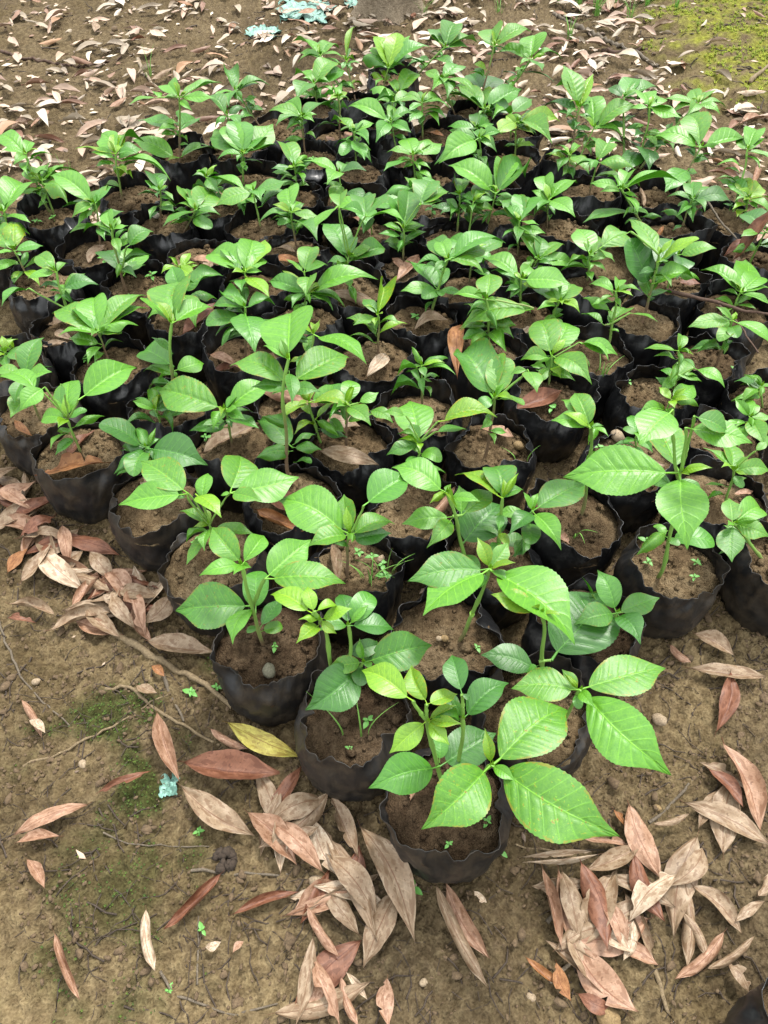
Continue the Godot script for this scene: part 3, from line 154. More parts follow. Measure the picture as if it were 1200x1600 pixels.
[[-493,102,-1734,-439,166,-1721,6,0],[[100,0,-439,166,-1721,-415,155,-1837,114,1,0,24],[100,0,-439,166,-1721,-508,163,-1662,82,2,0,13],[100,0,-439,166,-1721,-382,164,-1715,82,2,0,0],[70,0,-455,147,-1724,-401,141,-1688,82,2,1,23],[100,0,-439,166,-1721,-497,163,-1842,82,1,0,23],[100,0,-439,166,-1721,-489,173,-1743,98,1,0,18],[100,0,-439,166,-1721,-469,156,-1822,82,2,0,25],[100,0,-439,166,-1721,-461,188,-1744,77,1,0,-2],[100,0,-439,166,-1721,-445,180,-1740,86,0,0,-21],[60,0,-460,141,-1726,-488,148,-1699,62,2,0,9],[57,0,-462,139,-1726,-492,147,-1701,71,1,3,-21],[89,0,-445,159,-1722,-483,157,-1707,66,2,3,-3],[59,0,-461,140,-1726,-409,144,-1739,84,2,3,19],[71,0,-454,148,-1724,-510,141,-1730,87,2,0,28],[99,0,-439,166,-1721,-441,164,-1759,65,1,0,-20],[56,0,-463,138,-1726,-419,137,-1759,73,1,0,2],[61,0,-460,141,-1726,-402,162,-1732,70,2,3,17],[70,0,-455,147,-1724,-502,152,-1737,85,2,3,4],[69,0,-455,147,-1724,-508,138,-1701,66,1,0,27]],"seedling with a broad heart-shaped leaf facing up","seedlings in the nursery bags"],
[[-553,103,-2071,-515,274,-2071,7,1],[[100,1,-566,274,-2071,-628,284,-2017,82,1,0,9],[100,1,-566,274,-2071,-592,262,-2122,82,1,0,21],[100,0,-515,274,-2071,-572,271,-2177,82,1,0,-19],[100,0,-515,274,-2071,-423,278,-2170,65,1,0,-9],[100,0,-515,274,-2071,-420,281,-2059,65,1,0,21],[100,0,-515,274,-2071,-555,277,-2064,82,1,0,4],[50,0,-534,189,-2071,-652,195,-2137,82,2,0,2],[50,0,-534,189,-2071,-498,178,-2188,82,2,0,12],[45,0,-536,180,-2071,-577,187,-2062,82,1,1,-12],[45,0,-536,180,-2071,-535,178,-2106,82,1,1,-24],[10,0,-549,120,-2071,-459,126,-2144,82,1,0,-7],[10,0,-549,120,-2071,-674,153,-2112,82,1,0,-25],[10,0,-549,120,-2071,-572,126,-2053,82,0,0,-19],[100,0,-515,274,-2071,-529,303,-2099,63,0,0,6],[100,0,-515,274,-2071,-492,292,-2067,74,0,2,-27],[58,0,-531,204,-2071,-557,193,-2106,71,1,0,22],[55,0,-532,198,-2071,-579,209,-2044,78,1,3,-16],[63,0,-529,212,-2071,-595,210,-2081,64,1,0,-12],[43,0,-536,178,-2071,-508,172,-2048,60,1,2,-22],[69,0,-527,222,-2071,-530,232,-2110,67,2,0,-22],[30,0,-542,154,-2071,-511,160,-2065,63,2,3,15],[55,0,-532,199,-2071,-494,211,-2082,81,0,3,-19],[96,0,-516,268,-2071,-480,262,-2028,62,1,0,28]],"tall forked seedling at the corner of the block beside open litter","seedlings in the nursery bags"],
[[-363,103,-1954,-353,187,-1954,2,0],[[100,0,-353,187,-1954,-363,219,-2085,98,2,0,5],[100,0,-353,187,-1954,-453,190,-2045,82,2,0,-21],[100,0,-353,187,-1954,-278,183,-2032,98,2,0,-2],[100,0,-353,187,-1954,-284,216,-2067,98,1,0,20],[100,0,-353,187,-1954,-292,195,-2032,82,2,0,-12],[100,0,-353,187,-1954,-413,205,-2074,82,1,0,-11],[100,0,-353,187,-1954,-321,209,-1939,78,1,0,-13],[100,0,-353,187,-1954,-344,201,-1926,76,0,0,12],[94,0,-353,183,-1954,-337,190,-1981,87,2,0,10],[99,0,-353,187,-1954,-366,182,-1926,81,2,3,4],[64,0,-356,157,-1954,-365,166,-1988,81,2,0,7],[37,0,-359,135,-1954,-368,141,-2003,77,2,0,-19],[63,0,-356,156,-1954,-363,151,-1988,83,2,3,22],[80,0,-355,170,-1954,-353,165,-1924,88,1,3,-4],[69,0,-356,162,-1954,-344,161,-1920,87,2,0,-10],[82,0,-354,172,-1954,-307,161,-1963,58,2,0,-14],[37,0,-359,134,-1954,-373,132,-1995,73,1,2,-25],[99,0,-353,187,-1954,-417,188,-1942,83,2,0,-2]],"upright seedling with a cluster of broad leaves around its tip","seedlings in the nursery bags"],
[[-344,107,-2273,-409,205,-2282,6,1],[[100,0,-409,205,-2282,-452,208,-2399,82,2,2,11],[100,0,-409,205,-2282,-348,204,-2356,82,1,0,4],[100,0,-409,205,-2282,-462,214,-2241,82,1,0,6],[100,0,-409,205,-2282,-417,209,-2186,114,2,0,19],[100,0,-409,205,-2282,-318,210,-2315,82,2,0,-2],[50,0,-376,156,-2278,-453,167,-2251,82,2,0,23],[50,0,-376,156,-2278,-371,146,-2317,82,2,0,25],[100,0,-409,205,-2282,-383,197,-2228,82,2,0,19],[100,0,-409,205,-2282,-385,217,-2298,79,1,0,-17],[100,0,-409,205,-2282,-399,214,-2303,85,1,0,-1],[60,0,-383,166,-2279,-357,176,-2256,85,2,0,16],[48,0,-376,155,-2278,-340,144,-2318,75,2,0,21],[38,0,-369,144,-2277,-401,161,-2222,83,2,0,-24],[78,0,-395,184,-2280,-389,187,-2250,61,2,2,16],[71,0,-390,177,-2280,-352,168,-2296,60,2,3,-16],[80,0,-397,186,-2281,-351,174,-2255,64,2,0,-1],[86,0,-400,191,-2281,-416,186,-2306,58,2,0,8],[70,0,-389,175,-2280,-356,183,-2307,80,1,3,22],[57,0,-381,163,-2278,-370,176,-2324,79,2,2,-16],[36,0,-368,143,-2277,-398,150,-2316,67,2,0,-2]],"mid green seedling next to the seedling with two long pale leaves drooping over the rear","seedlings in the nursery bags"],
[[-426,103,-1858,-434,175,-1858,3,0],[[100,0,-434,175,-1858,-322,179,-1799,73,1,0,-19],[100,0,-434,175,-1858,-463,168,-1913,82,1,0,-3],[100,0,-434,175,-1858,-466,184,-1856,82,2,0,9],[100,0,-434,175,-1858,-395,169,-1798,82,2,0,22],[100,0,-434,175,-1858,-450,200,-1834,61,1,3,-1],[100,0,-434,175,-1858,-410,201,-1877,86,0,2,5],[32,0,-428,127,-1858,-485,129,-1888,58,2,2,4],[40,0,-429,132,-1858,-413,125,-1901,64,1,0,18],[97,0,-433,173,-1858,-408,174,-1887,86,1,0,-22],[72,0,-431,155,-1858,-404,143,-1903,65,1,3,-28],[45,0,-429,136,-1858,-372,141,-1895,88,2,2,-2],[51,0,-430,140,-1858,-386,162,-1813,82,1,0,-15],[32,0,-428,127,-1858,-446,125,-1817,84,2,3,-26],[37,0,-429,130,-1858,-383,125,-1820,62,2,0,19]],"bright green seedling next to the upright seedling with a cluster of broad leaves around","seedlings in the nursery bags"],
[[-372,103,-1834,-337,138,-1831,3,0],[[100,0,-337,138,-1831,-355,137,-1871,82,2,1,2],[100,0,-337,138,-1831,-311,143,-1797,82,1,1,-2],[100,0,-337,138,-1831,-353,143,-1783,82,1,0,-25],[100,0,-337,138,-1831,-322,148,-1851,82,2,0,19],[100,0,-337,138,-1831,-337,154,-1848,80,0,0,-11],[100,0,-337,138,-1831,-335,158,-1861,69,1,0,17],[84,0,-343,133,-1831,-337,140,-1792,82,2,3,18],[91,0,-340,135,-1831,-377,127,-1850,71,2,2,5],[38,0,-358,117,-1833,-338,125,-1785,66,2,3,-16],[93,0,-339,136,-1831,-290,125,-1847,84,1,0,27],[41,0,-357,118,-1833,-408,125,-1841,85,2,3,6],[48,0,-355,120,-1832,-343,135,-1787,80,2,2,-4],[61,0,-350,125,-1832,-311,130,-1849,66,1,2,-28],[52,0,-354,121,-1832,-317,126,-1833,84,1,0,6],[74,0,-346,130,-1832,-284,131,-1858,79,1,2,14],[48,0,-355,120,-1832,-297,125,-1844,66,2,3,-28]],"mid green seedling next to the upright seedling with a cluster of broad leaves around","seedlings in the nursery bags"],
[[-200,104,-1658,-209,195,-1658,6,0],[[100,0,-209,195,-1658,-280,195,-1633,82,2,0,6],[100,0,-209,195,-1658,-235,191,-1704,82,1,0,-13],[80,0,-207,177,-1658,-145,187,-1580,98,2,0,-14],[100,0,-209,195,-1658,-190,191,-1715,82,1,0,4],[80,0,-207,177,-1658,-240,177,-1638,82,2,1,-21],[100,0,-209,195,-1658,-144,189,-1653,82,1,0,13],[90,0,-208,186,-1658,-266,177,-1709,82,2,0,0],[100,0,-209,195,-1658,-230,189,-1791,82,1,0,-22],[100,0,-209,195,-1658,-185,212,-1645,74,0,0,22],[100,0,-209,195,-1658,-247,217,-1660,84,0,3,-20],[52,0,-205,152,-1658,-189,145,-1702,72,1,2,-7],[69,0,-206,167,-1658,-152,157,-1686,87,1,3,-12],[79,0,-207,176,-1658,-261,173,-1678,79,1,3,12],[51,0,-205,151,-1658,-225,141,-1708,80,2,3,-8],[80,0,-207,177,-1658,-215,175,-1693,86,2,3,-27],[41,0,-204,142,-1658,-172,142,-1712,71,1,0,-24],[61,0,-205,159,-1658,-234,150,-1688,71,1,0,0],[97,0,-209,192,-1658,-180,205,-1682,65,2,0,25]],"bright green seedling next to the many-branched seedling with one quilted leaf drooping sideways","seedlings in the nursery bags"],
[[-220,99,-1909,-222,177,-1909,3,0],[[100,0,-222,177,-1909,-268,173,-2036,82,1,0,15],[100,0,-222,177,-1909,-190,184,-1961,82,1,2,16],[100,0,-222,177,-1909,-186,168,-1912,98,1,0,-14],[90,0,-222,169,-1909,-277,181,-1894,82,3,0,-8],[80,0,-222,161,-1909,-203,163,-1890,82,1,1,-3],[80,0,-222,161,-1909,-194,166,-1859,82,1,0,-25],[100,0,-222,177,-1909,-235,184,-1988,82,2,0,21],[100,0,-222,177,-1909,-197,195,-1896,85,0,3,9],[100,0,-222,177,-1909,-237,185,-1889,72,0,3,-21],[79,0,-222,161,-1909,-194,157,-1926,74,1,2,-20],[69,0,-221,153,-1909,-262,151,-1888,79,1,0,11],[68,0,-221,152,-1909,-219,160,-1877,88,1,3,26],[74,0,-222,157,-1909,-201,164,-1968,79,1,0,17],[50,0,-221,138,-1909,-233,132,-1878,72,1,0,9],[92,0,-222,171,-1909,-245,186,-1869,59,1,0,22],[79,0,-222,161,-1909,-171,166,-1953,63,3,2,28],[35,0,-221,126,-1909,-189,138,-1894,86,1,0,23],[59,0,-221,145,-1909,-277,164,-1923,71,2,2,19],[43,0,-221,133,-1909,-269,126,-1926,67,1,0,-27]],"bright green seedling next to the seedling with two long pale leaves drooping over the rear","seedlings in the nursery bags"],
[[-211,103,-2132,-216,198,-2138,8,1],[[100,0,-216,198,-2138,-308,208,-2169,82,1,0,-12],[100,0,-216,198,-2138,-184,204,-2102,82,1,0,25],[70,0,-215,170,-2136,-220,168,-2147,82,1,1,6],[100,0,-216,198,-2138,-148,191,-2254,98,2,0,-17],[100,0,-216,198,-2138,-269,205,-2228,82,1,0,-21],[100,0,-216,198,-2138,-283,205,-2091,82,2,0,4],[100,0,-216,198,-2138,-215,221,-2110,80,0,0,-11],[100,0,-216,198,-2138,-201,212,-2123,80,1,0,25],[69,0,-215,169,-2136,-250,177,-2176,85,1,2,6],[92,0,-216,191,-2137,-177,203,-2142,88,1,0,15],[92,0,-216,191,-2137,-242,188,-2105,83,1,0,28],[41,0,-213,142,-2134,-272,139,-2134,87,1,2,-10],[80,0,-215,179,-2137,-256,187,-2094,78,2,3,-22],[54,0,-214,155,-2135,-182,152,-2115,77,1,0,4],[79,0,-215,178,-2137,-221,165,-2195,67,2,3,22],[72,0,-215,172,-2136,-247,165,-2118,72,2,2,-13]],"seedling with two long pale leaves drooping over the rear litter side","seedlings in the nursery bags"],
[[-194,105,-2391,-202,182,-2391,6,1],[[100,0,-202,182,-2391,-260,184,-2484,98,1,0,20],[100,0,-202,182,-2391,-126,203,-2501,98,1,0,4],[100,0,-202,182,-2391,-111,182,-2492,82,2,0,24],[100,0,-202,182,-2391,-240,191,-2275,98,2,0,-6],[100,0,-202,182,-2391,-152,188,-2385,82,1,0,-4],[100,0,-202,182,-2391,-227,188,-2443,82,1,0,-2],[100,0,-202,182,-2391,-233,201,-2389,76,1,0,9],[100,0,-202,182,-2391,-178,205,-2400,73,1,0,-27],[35,0,-197,133,-2391,-198,154,-2453,68,1,0,9],[72,0,-200,161,-2391,-208,155,-2426,86,2,0,9],[75,0,-200,163,-2391,-179,170,-2339,84,2,2,-17],[59,0,-199,150,-2391,-261,144,-2383,80,1,2,-24],[82,0,-200,168,-2391,-137,164,-2376,86,1,3,-13],[91,0,-201,175,-2391,-230,180,-2364,86,1,3,22],[52,0,-198,146,-2391,-226,146,-2422,81,1,0,-9],[54,0,-198,146,-2391,-161,146,-2386,82,1,0,22],[52,0,-198,145,-2391,-236,143,-2398,87,1,2,23]],"bright green seedling next to the seedling with a tall rolled pale leaf spike","seedlings in the nursery bags"],
[[-88,100,-2464,-189,207,-2527,3,1],[[100,0,-189,207,-2527,-272,226,-2631,82,1,0,25],[100,0,-189,207,-2527,-251,207,-2550,82,1,0,-23],[100,0,-189,207,-2527,-136,206,-2618,98,1,0,-3],[100,0,-189,207,-2527,-119,211,-2517,82,1,0,-6],[100,0,-189,207,-2527,-256,205,-2514,82,1,0,18],[100,0,-189,207,-2527,-194,214,-2636,82,2,0,-12],[100,0,-189,207,-2527,-190,221,-2563,60,0,2,-21],[100,0,-189,207,-2527,-171,231,-2495,70,1,3,7],[54,0,-143,158,-2498,-117,157,-2545,67,2,0,-24],[34,0,-122,137,-2485,-145,133,-2422,61,1,3,-9],[76,0,-165,182,-2512,-185,183,-2576,80,1,0,25],[37,0,-126,141,-2488,-86,131,-2478,87,1,0,12],[41,0,-130,145,-2490,-95,153,-2448,87,1,0,-24],[69,0,-158,174,-2508,-191,167,-2503,64,2,2,-20],[41,0,-130,145,-2490,-157,138,-2476,60,2,3,10],[91,0,-181,198,-2522,-244,203,-2528,84,2,0,-17],[94,0,-184,201,-2524,-124,188,-2517,74,1,3,-7],[51,0,-140,156,-2497,-140,167,-2530,73,1,0,-5]],"bright green seedling next to the rearmost seedling with a dense dark and lime crown","seedlings in the nursery bags"],
[[-81,100,-2468,-113,195,-2517,8,1],[[100,0,-113,195,-2517,-90,262,-2632,28,0,0,-15],[100,0,-113,195,-2517,-124,183,-2487,82,2,0,-13],[100,0,-113,195,-2517,-106,205,-2612,32,2,0,24],[100,0,-113,195,-2517,-93,207,-2511,80,0,0,-10],[100,0,-113,195,-2517,-126,210,-2527,60,0,3,4],[90,0,-110,186,-2512,-138,177,-2543,80,2,0,-2],[40,0,-95,139,-2488,-89,143,-2521,78,0,0,-20],[87,0,-110,183,-2511,-95,187,-2475,76,2,3,-23],[46,0,-96,144,-2490,-65,135,-2513,70,0,3,-27],[93,0,-112,189,-2514,-69,189,-2517,86,2,0,-3],[32,0,-92,131,-2484,-125,130,-2488,80,2,3,21],[82,0,-108,178,-2508,-104,186,-2539,73,2,0,19],[35,0,-93,134,-2485,-117,136,-2503,76,0,0,-2],[94,0,-112,190,-2514,-91,186,-2577,72,0,3,-22],[34,0,-92,133,-2485,-147,133,-2504,71,2,0,-19]],"seedling with a tall rolled pale leaf spike at the back of the block","seedlings in the nursery bags"],
[[-128,97,-2189,-122,226,-2189,9,1],[[100,0,-122,226,-2189,-143,214,-2262,82,1,2,22],[100,0,-122,226,-2189,-95,228,-2191,82,1,2,-22],[90,0,-123,213,-2189,-114,216,-2270,82,0,0,17],[80,0,-124,200,-2189,-148,193,-2237,82,2,0,23],[100,0,-122,226,-2189,-102,243,-2168,65,0,0,-27],[100,0,-122,226,-2189,-136,243,-2165,63,0,0,-4],[99,0,-122,225,-2189,-164,234,-2181,60,2,2,-26],[51,0,-125,164,-2189,-73,158,-2157,62,0,3,9],[44,0,-126,154,-2189,-181,159,-2174,81,2,0,20],[46,0,-125,157,-2189,-119,168,-2225,67,1,0,-9],[99,0,-122,225,-2189,-141,240,-2147,61,0,3,-20],[30,0,-126,136,-2189,-88,140,-2208,86,1,3,-15],[66,0,-124,183,-2189,-98,182,-2234,65,2,2,-28],[70,0,-124,187,-2189,-152,186,-2249,74,2,3,-2]],"brown-stemmed yellow-green seedling next to the seedling with two long pale leaves drooping over the rear","seedlings in the nursery bags"],
[[-17,100,-2449,13,199,-2455,8,1],[[100,0,13,199,-2455,-70,197,-2544,82,2,2,-15],[100,0,13,199,-2455,-37,195,-2466,82,2,0,8],[100,0,13,199,-2455,125,190,-2525,82,2,0,-10],[100,0,13,199,-2455,54,201,-2572,82,2,0,0],[100,0,13,199,-2455,-30,258,-2569,82,0,0,8],[100,0,13,199,-2455,38,266,-2570,82,0,0,1],[100,0,13,199,-2455,127,259,-2495,98,2,0,2],[100,0,13,199,-2455,75,253,-2562,82,1,0,-12],[100,0,13,199,-2455,-4,228,-2586,82,1,0,9],[100,0,13,199,-2455,-38,216,-2579,82,1,0,5],[100,0,13,199,-2455,-5,224,-2437,64,0,0,-28],[100,0,13,199,-2455,31,219,-2468,69,0,0,1],[69,0,4,169,-2453,-13,184,-2495,71,0,3,12],[62,0,2,162,-2453,24,153,-2515,65,0,2,-25],[32,0,-7,132,-2451,-11,130,-2412,61,2,2,-9],[83,0,8,183,-2454,42,192,-2426,66,2,2,21],[64,0,2,164,-2453,-41,168,-2503,70,0,2,-2],[97,0,12,196,-2455,61,211,-2442,58,2,2,-4],[37,0,-6,137,-2451,14,125,-2397,81,2,3,16],[72,0,5,172,-2453,-26,167,-2411,67,1,0,15]],"rearmost seedling with a dense dark and lime crown in the farthest bag","seedlings in the nursery bags"],
[[-74,103,-2063,-78,188,-2070,2,1],[[100,0,-78,188,-2070,-138,195,-2156,82,1,0,21],[100,0,-78,188,-2070,-56,192,-2115,106,3,0,-17],[100,0,-78,188,-2070,-38,183,-2014,82,2,0,4],[100,0,-78,188,-2070,-92,187,-2095,82,1,0,-5],[80,0,-77,171,-2069,-110,160,-2004,82,2,1,-5],[80,0,-77,171,-2069,-47,168,-1969,82,2,0,-20],[100,0,-78,188,-2070,-25,200,-2111,82,1,0,14],[100,0,-78,188,-2070,-82,205,-2092,77,0,0,18],[100,0,-78,188,-2070,-89,213,-2035,60,1,0,-14],[65,0,-77,159,-2068,-34,153,-2052,69,1,3,28],[89,0,-78,180,-2070,-94,170,-2131,58,3,0,16],[73,0,-77,165,-2068,-132,157,-2078,86,2,0,15],[89,0,-78,180,-2070,-99,179,-2047,72,2,0,17],[34,0,-75,132,-2065,-47,133,-2044,86,1,2,14],[52,0,-76,148,-2067,-33,138,-2027,77,2,0,13],[50,0,-76,146,-2067,-109,151,-2062,68,1,0,11],[55,0,-76,151,-2067,-127,143,-2060,78,3,3,-12],[64,0,-77,158,-2068,-63,156,-2111,74,3,0,4],[59,0,-76,154,-2067,-66,157,-2122,65,1,0,4]],"bright green seedling next to the seedling with one large quilted leaf and a pale pointed","seedlings in the nursery bags"],
[[36,98,-2136,17,179,-2151,2,1],[[100,0,17,179,-2151,-98,209,-2215,82,1,0,-14],[100,0,17,179,-2151,-7,178,-2200,82,2,0,4],[100,0,17,179,-2151,-27,169,-2151,82,2,0,6],[100,0,17,179,-2151,90,184,-2205,82,2,0,3],[100,0,17,179,-2151,-17,177,-2060,82,2,0,-23],[100,0,17,179,-2151,71,179,-2095,82,2,0,20],[100,0,17,179,-2151,36,171,-2268,82,1,0,3],[100,0,17,179,-2151,45,200,-2143,83,1,0,8],[100,0,17,179,-2151,19,195,-2130,59,0,3,3],[65,0,24,151,-2146,61,164,-2137,81,2,0,-27],[86,0,20,168,-2149,8,175,-2215,61,2,2,3],[91,0,19,172,-2150,9,170,-2179,82,2,0,-8],[99,0,17,179,-2151,-2,169,-2104,85,1,0,12],[69,0,23,154,-2147,9,168,-2105,67,2,0,-20],[73,0,22,158,-2147,50,164,-2172,71,2,0,14],[57,0,25,145,-2145,63,144,-2131,78,2,3,19],[82,0,20,165,-2149,0,179,-2189,82,2,0,-2]],"mid green seedling next to the seedling with one large quilted leaf and a pale pointed","seedlings in the nursery bags"],
[[-15,100,-2402,41,155,-2388,1,1],[[100,0,41,155,-2388,17,162,-2456,82,1,0,0],[100,0,41,155,-2388,112,171,-2501,82,1,0,8],[100,0,41,155,-2388,76,160,-2415,82,1,0,-23],[100,0,41,155,-2388,7,160,-2311,82,1,0,23],[100,0,41,155,-2388,92,144,-2376,82,2,0,23],[100,0,41,155,-2388,71,166,-2404,86,1,0,-26],[100,0,41,155,-2388,29,172,-2369,67,0,3,-9],[81,0,30,145,-2390,2,147,-2411,84,1,3,-6],[76,0,27,142,-2391,28,142,-2331,85,1,2,19],[44,0,10,125,-2395,48,125,-2397,64,1,0,-17],[59,0,18,133,-2393,-34,138,-2387,63,1,0,-5],[67,0,22,137,-2392,35,142,-2446,73,1,0,-11],[91,0,36,151,-2389,-17,168,-2391,75,1,2,27],[80,0,30,144,-2391,23,159,-2348,74,2,0,27],[54,0,15,130,-2394,38,132,-2373,79,2,0,-7],[89,0,35,150,-2389,54,150,-2356,73,2,0,-2]],"bright green seedling next to the dark leafed seedling at the far edge of the block","seedlings in the nursery bags"],
[[110,99,-2228,104,197,-2228,3,1],[[100,0,104,197,-2228,51,194,-2275,82,1,0,-10],[100,0,104,197,-2228,164,185,-2297,82,1,0,19],[100,0,104,197,-2228,178,194,-2211,82,2,0,-15],[100,0,104,197,-2228,67,196,-2181,82,2,0,-5],[100,0,104,197,-2228,127,189,-2305,82,1,0,-4],[80,0,105,177,-2228,169,173,-2196,82,2,0,-6],[80,0,105,177,-2228,68,183,-2150,82,2,0,-19],[100,0,104,197,-2228,123,216,-2256,65,0,0,-27],[100,0,104,197,-2228,125,211,-2211,67,1,0,-21],[32,0,108,131,-2228,98,137,-2263,79,1,0,-8],[99,0,104,196,-2228,85,194,-2290,79,2,0,-2],[90,0,105,187,-2228,163,185,-2223,85,1,0,-24],[34,0,108,133,-2228,100,146,-2265,70,2,3,-20],[60,0,106,158,-2228,150,156,-2250,70,2,0,-14],[72,0,106,170,-2228,151,169,-2180,84,1,3,-3],[56,0,107,154,-2228,61,162,-2208,87,1,3,28],[69,0,106,167,-2228,99,161,-2179,67,2,0,-22]],"bright green seedling next to the seedling with a dark leaning stem and a bright rounded","seedlings in the nursery bags"],
[[85,101,-1989,74,163,-1998,1,0],[[100,0,74,163,-1998,53,152,-2121,82,1,0,-3],[100,0,74,163,-1998,155,160,-2075,82,1,0,18],[100,0,74,163,-1998,7,166,-2012,82,1,0,-5],[100,0,74,163,-1998,113,152,-2121,82,1,0,-9],[80,0,76,150,-1996,-2,162,-1926,82,2,0,16],[80,0,76,150,-1996,93,139,-1962,82,1,0,-16],[100,0,74,163,-1998,102,164,-2010,82,1,0,22],[100,0,74,163,-1998,101,175,-1993,84,0,3,-22],[100,0,74,163,-1998,73,176,-1977,86,0,0,-5],[67,0,78,142,-1995,121,143,-1975,64,1,0,1],[65,0,78,141,-1995,105,140,-2023,69,2,0,10],[45,0,80,129,-1993,121,139,-2002,62,1,0,-23],[38,0,81,125,-1992,127,127,-1943,63,1,3,-2],[73,0,77,147,-1996,30,157,-1980,85,1,0,10],[85,0,75,154,-1997,23,143,-2005,79,1,0,15],[64,0,78,141,-1995,49,145,-1966,67,1,0,-25],[36,0,81,124,-1992,103,125,-1943,84,1,2,2]],"bright green seedling next to the seedling with a glossy curled leaf like a spoon","seedlings in the nursery bags"],
[[73,106,-2599,183,204,-2594,4,1],[[100,0,183,204,-2594,153,221,-2725,114,2,0,-1],[100,0,183,204,-2594,230,225,-2719,98,2,0,9],[100,0,183,204,-2594,268,194,-2637,82,2,0,7],[100,0,183,204,-2594,136,200,-2666,82,2,0,20],[100,0,183,204,-2594,289,207,-2678,82,1,0,-6],[90,0,172,194,-2595,174,185,-2578,82,2,0,1],[100,0,183,204,-2594,200,216,-2683,82,3,0,-13],[70,0,150,174,-2596,214,180,-2534,82,2,0,7],[100,0,183,204,-2594,164,219,-2606,59,0,2,7],[100,0,183,204,-2594,194,218,-2610,66,1,0,-4],[56,0,135,161,-2596,70,165,-2581,65,2,0,0],[37,0,114,143,-2597,116,128,-2658,72,2,3,-1],[57,0,136,162,-2596,114,154,-2568,61,1,0,-21],[63,0,143,168,-2596,108,164,-2596,68,2,0,-8],[62,0,142,167,-2596,98,159,-2629,74,2,0,-24],[77,0,158,181,-2595,184,178,-2611,87,2,0,10],[90,0,172,194,-2595,204,186,-2642,83,3,0,4],[58,0,137,163,-2596,168,169,-2599,72,2,2,-9],[87,0,169,191,-2595,141,188,-2605,80,2,0,19]],"dark leafed seedling at the far edge of the block near the tree","seedlings in the nursery bags"],
[[269,97,-2394,306,275,-2401,9,1],[[100,0,306,275,-2401,310,285,-2536,106,1,0,-25],[100,0,306,275,-2401,418,292,-2476,73,1,0,12],[100,0,306,275,-2401,261,275,-2458,82,2,0,14],[100,0,306,275,-2401,343,268,-2399,82,2,0,-15],[35,0,282,159,-2397,345,153,-2516,98,3,0,8],[35,0,282,159,-2397,255,160,-2529,82,3,0,-19],[30,0,280,150,-2397,196,150,-2454,82,2,0,-4],[100,0,306,275,-2401,324,282,-2487,82,0,0,21],[100,0,306,275,-2401,305,286,-2434,68,0,0,-12],[100,0,306,275,-2401,328,295,-2402,63,0,2,17],[90,0,303,258,-2401,321,261,-2442,79,3,2,-11],[54,0,289,195,-2398,307,205,-2423,64,1,0,-22],[93,0,304,264,-2401,306,253,-2444,80,1,0,6],[87,0,302,254,-2401,290,248,-2429,81,3,0,-20],[33,0,281,157,-2397,316,171,-2370,80,0,3,24],[57,0,290,199,-2398,260,204,-2444,81,2,0,-21],[88,0,302,254,-2401,313,247,-2437,69,2,0,9],[65,0,293,214,-2399,255,221,-2433,80,0,0,-20],[55,0,289,195,-2398,244,211,-2397,79,1,3,20]],"seedling with a dark leaning stem and a bright rounded tip leaf","seedlings in the nursery bags"],
[[302,97,-2373,416,238,-2412,3,1],[[100,0,416,238,-2412,435,270,-2542,114,1,0,-20],[100,0,416,238,-2412,327,232,-2482,82,1,0,-15],[100,0,416,238,-2412,511,237,-2454,82,1,0,-10],[100,0,416,238,-2412,437,248,-2316,82,2,0,-21],[90,0,405,224,-2408,397,214,-2406,82,1,0,12],[80,0,393,210,-2404,484,200,-2372,82,3,0,-23],[100,0,416,238,-2412,382,233,-2392,82,1,0,-5],[100,0,416,238,-2412,454,252,-2410,69,0,2,28],[100,0,416,238,-2412,390,251,-2423,65,1,3,-18],[37,0,345,150,-2388,302,145,-2354,61,2,0,-15],[83,0,397,215,-2406,368,228,-2364,69,1,3,-7],[71,0,384,198,-2401,342,194,-2446,73,3,3,19],[35,0,343,147,-2387,394,137,-2410,85,1,0,-22],[90,0,406,226,-2409,386,217,-2377,62,1,0,1],[30,0,337,140,-2385,281,143,-2423,67,1,0,7],[52,0,362,172,-2394,360,169,-2448,85,2,3,28],[68,0,380,194,-2400,399,208,-2438,59,1,3,-2],[72,0,385,199,-2401,351,193,-2383,85,1,3,-3],[64,0,376,189,-2398,358,178,-2356,68,1,0,4]],"seedling with one broad upright leaf standing above the others at the rear","seedlings in the nursery bags"],
[[274,97,-2299,282,157,-2283,2,1],[[100,0,282,157,-2283,392,186,-2356,98,2,0,19],[100,0,282,157,-2283,234,165,-2329,82,2,0,13],[80,0,280,145,-2286,312,141,-2308,82,2,0,-12],[100,0,282,157,-2283,209,181,-2395,82,1,0,-4],[100,0,282,157,-2283,270,154,-2417,82,1,0,-15],[100,0,282,157,-2283,162,185,-2340,82,1,0,17],[100,0,282,157,-2283,290,170,-2247,71,0,0,11],[100,0,282,157,-2283,290,179,-2246,59,0,3,11],[74,0,280,142,-2287,320,154,-2306,60,1,3,15],[91,0,281,152,-2284,263,150,-2255,67,1,0,9],[58,0,278,132,-2289,312,133,-2274,82,1,2,-21],[82,0,280,146,-2286,276,150,-2316,68,1,0,23],[66,0,279,137,-2288,330,146,-2305,73,2,0,-28],[76,0,280,143,-2287,310,143,-2277,73,1,2,-22],[76,0,280,142,-2287,326,135,-2322,86,1,0,-5],[31,0,276,116,-2294,288,125,-2265,71,1,0,14]],"bright green seedling next to the seedling with one broad upright leaf standing above the others","seedlings in the nursery bags"],
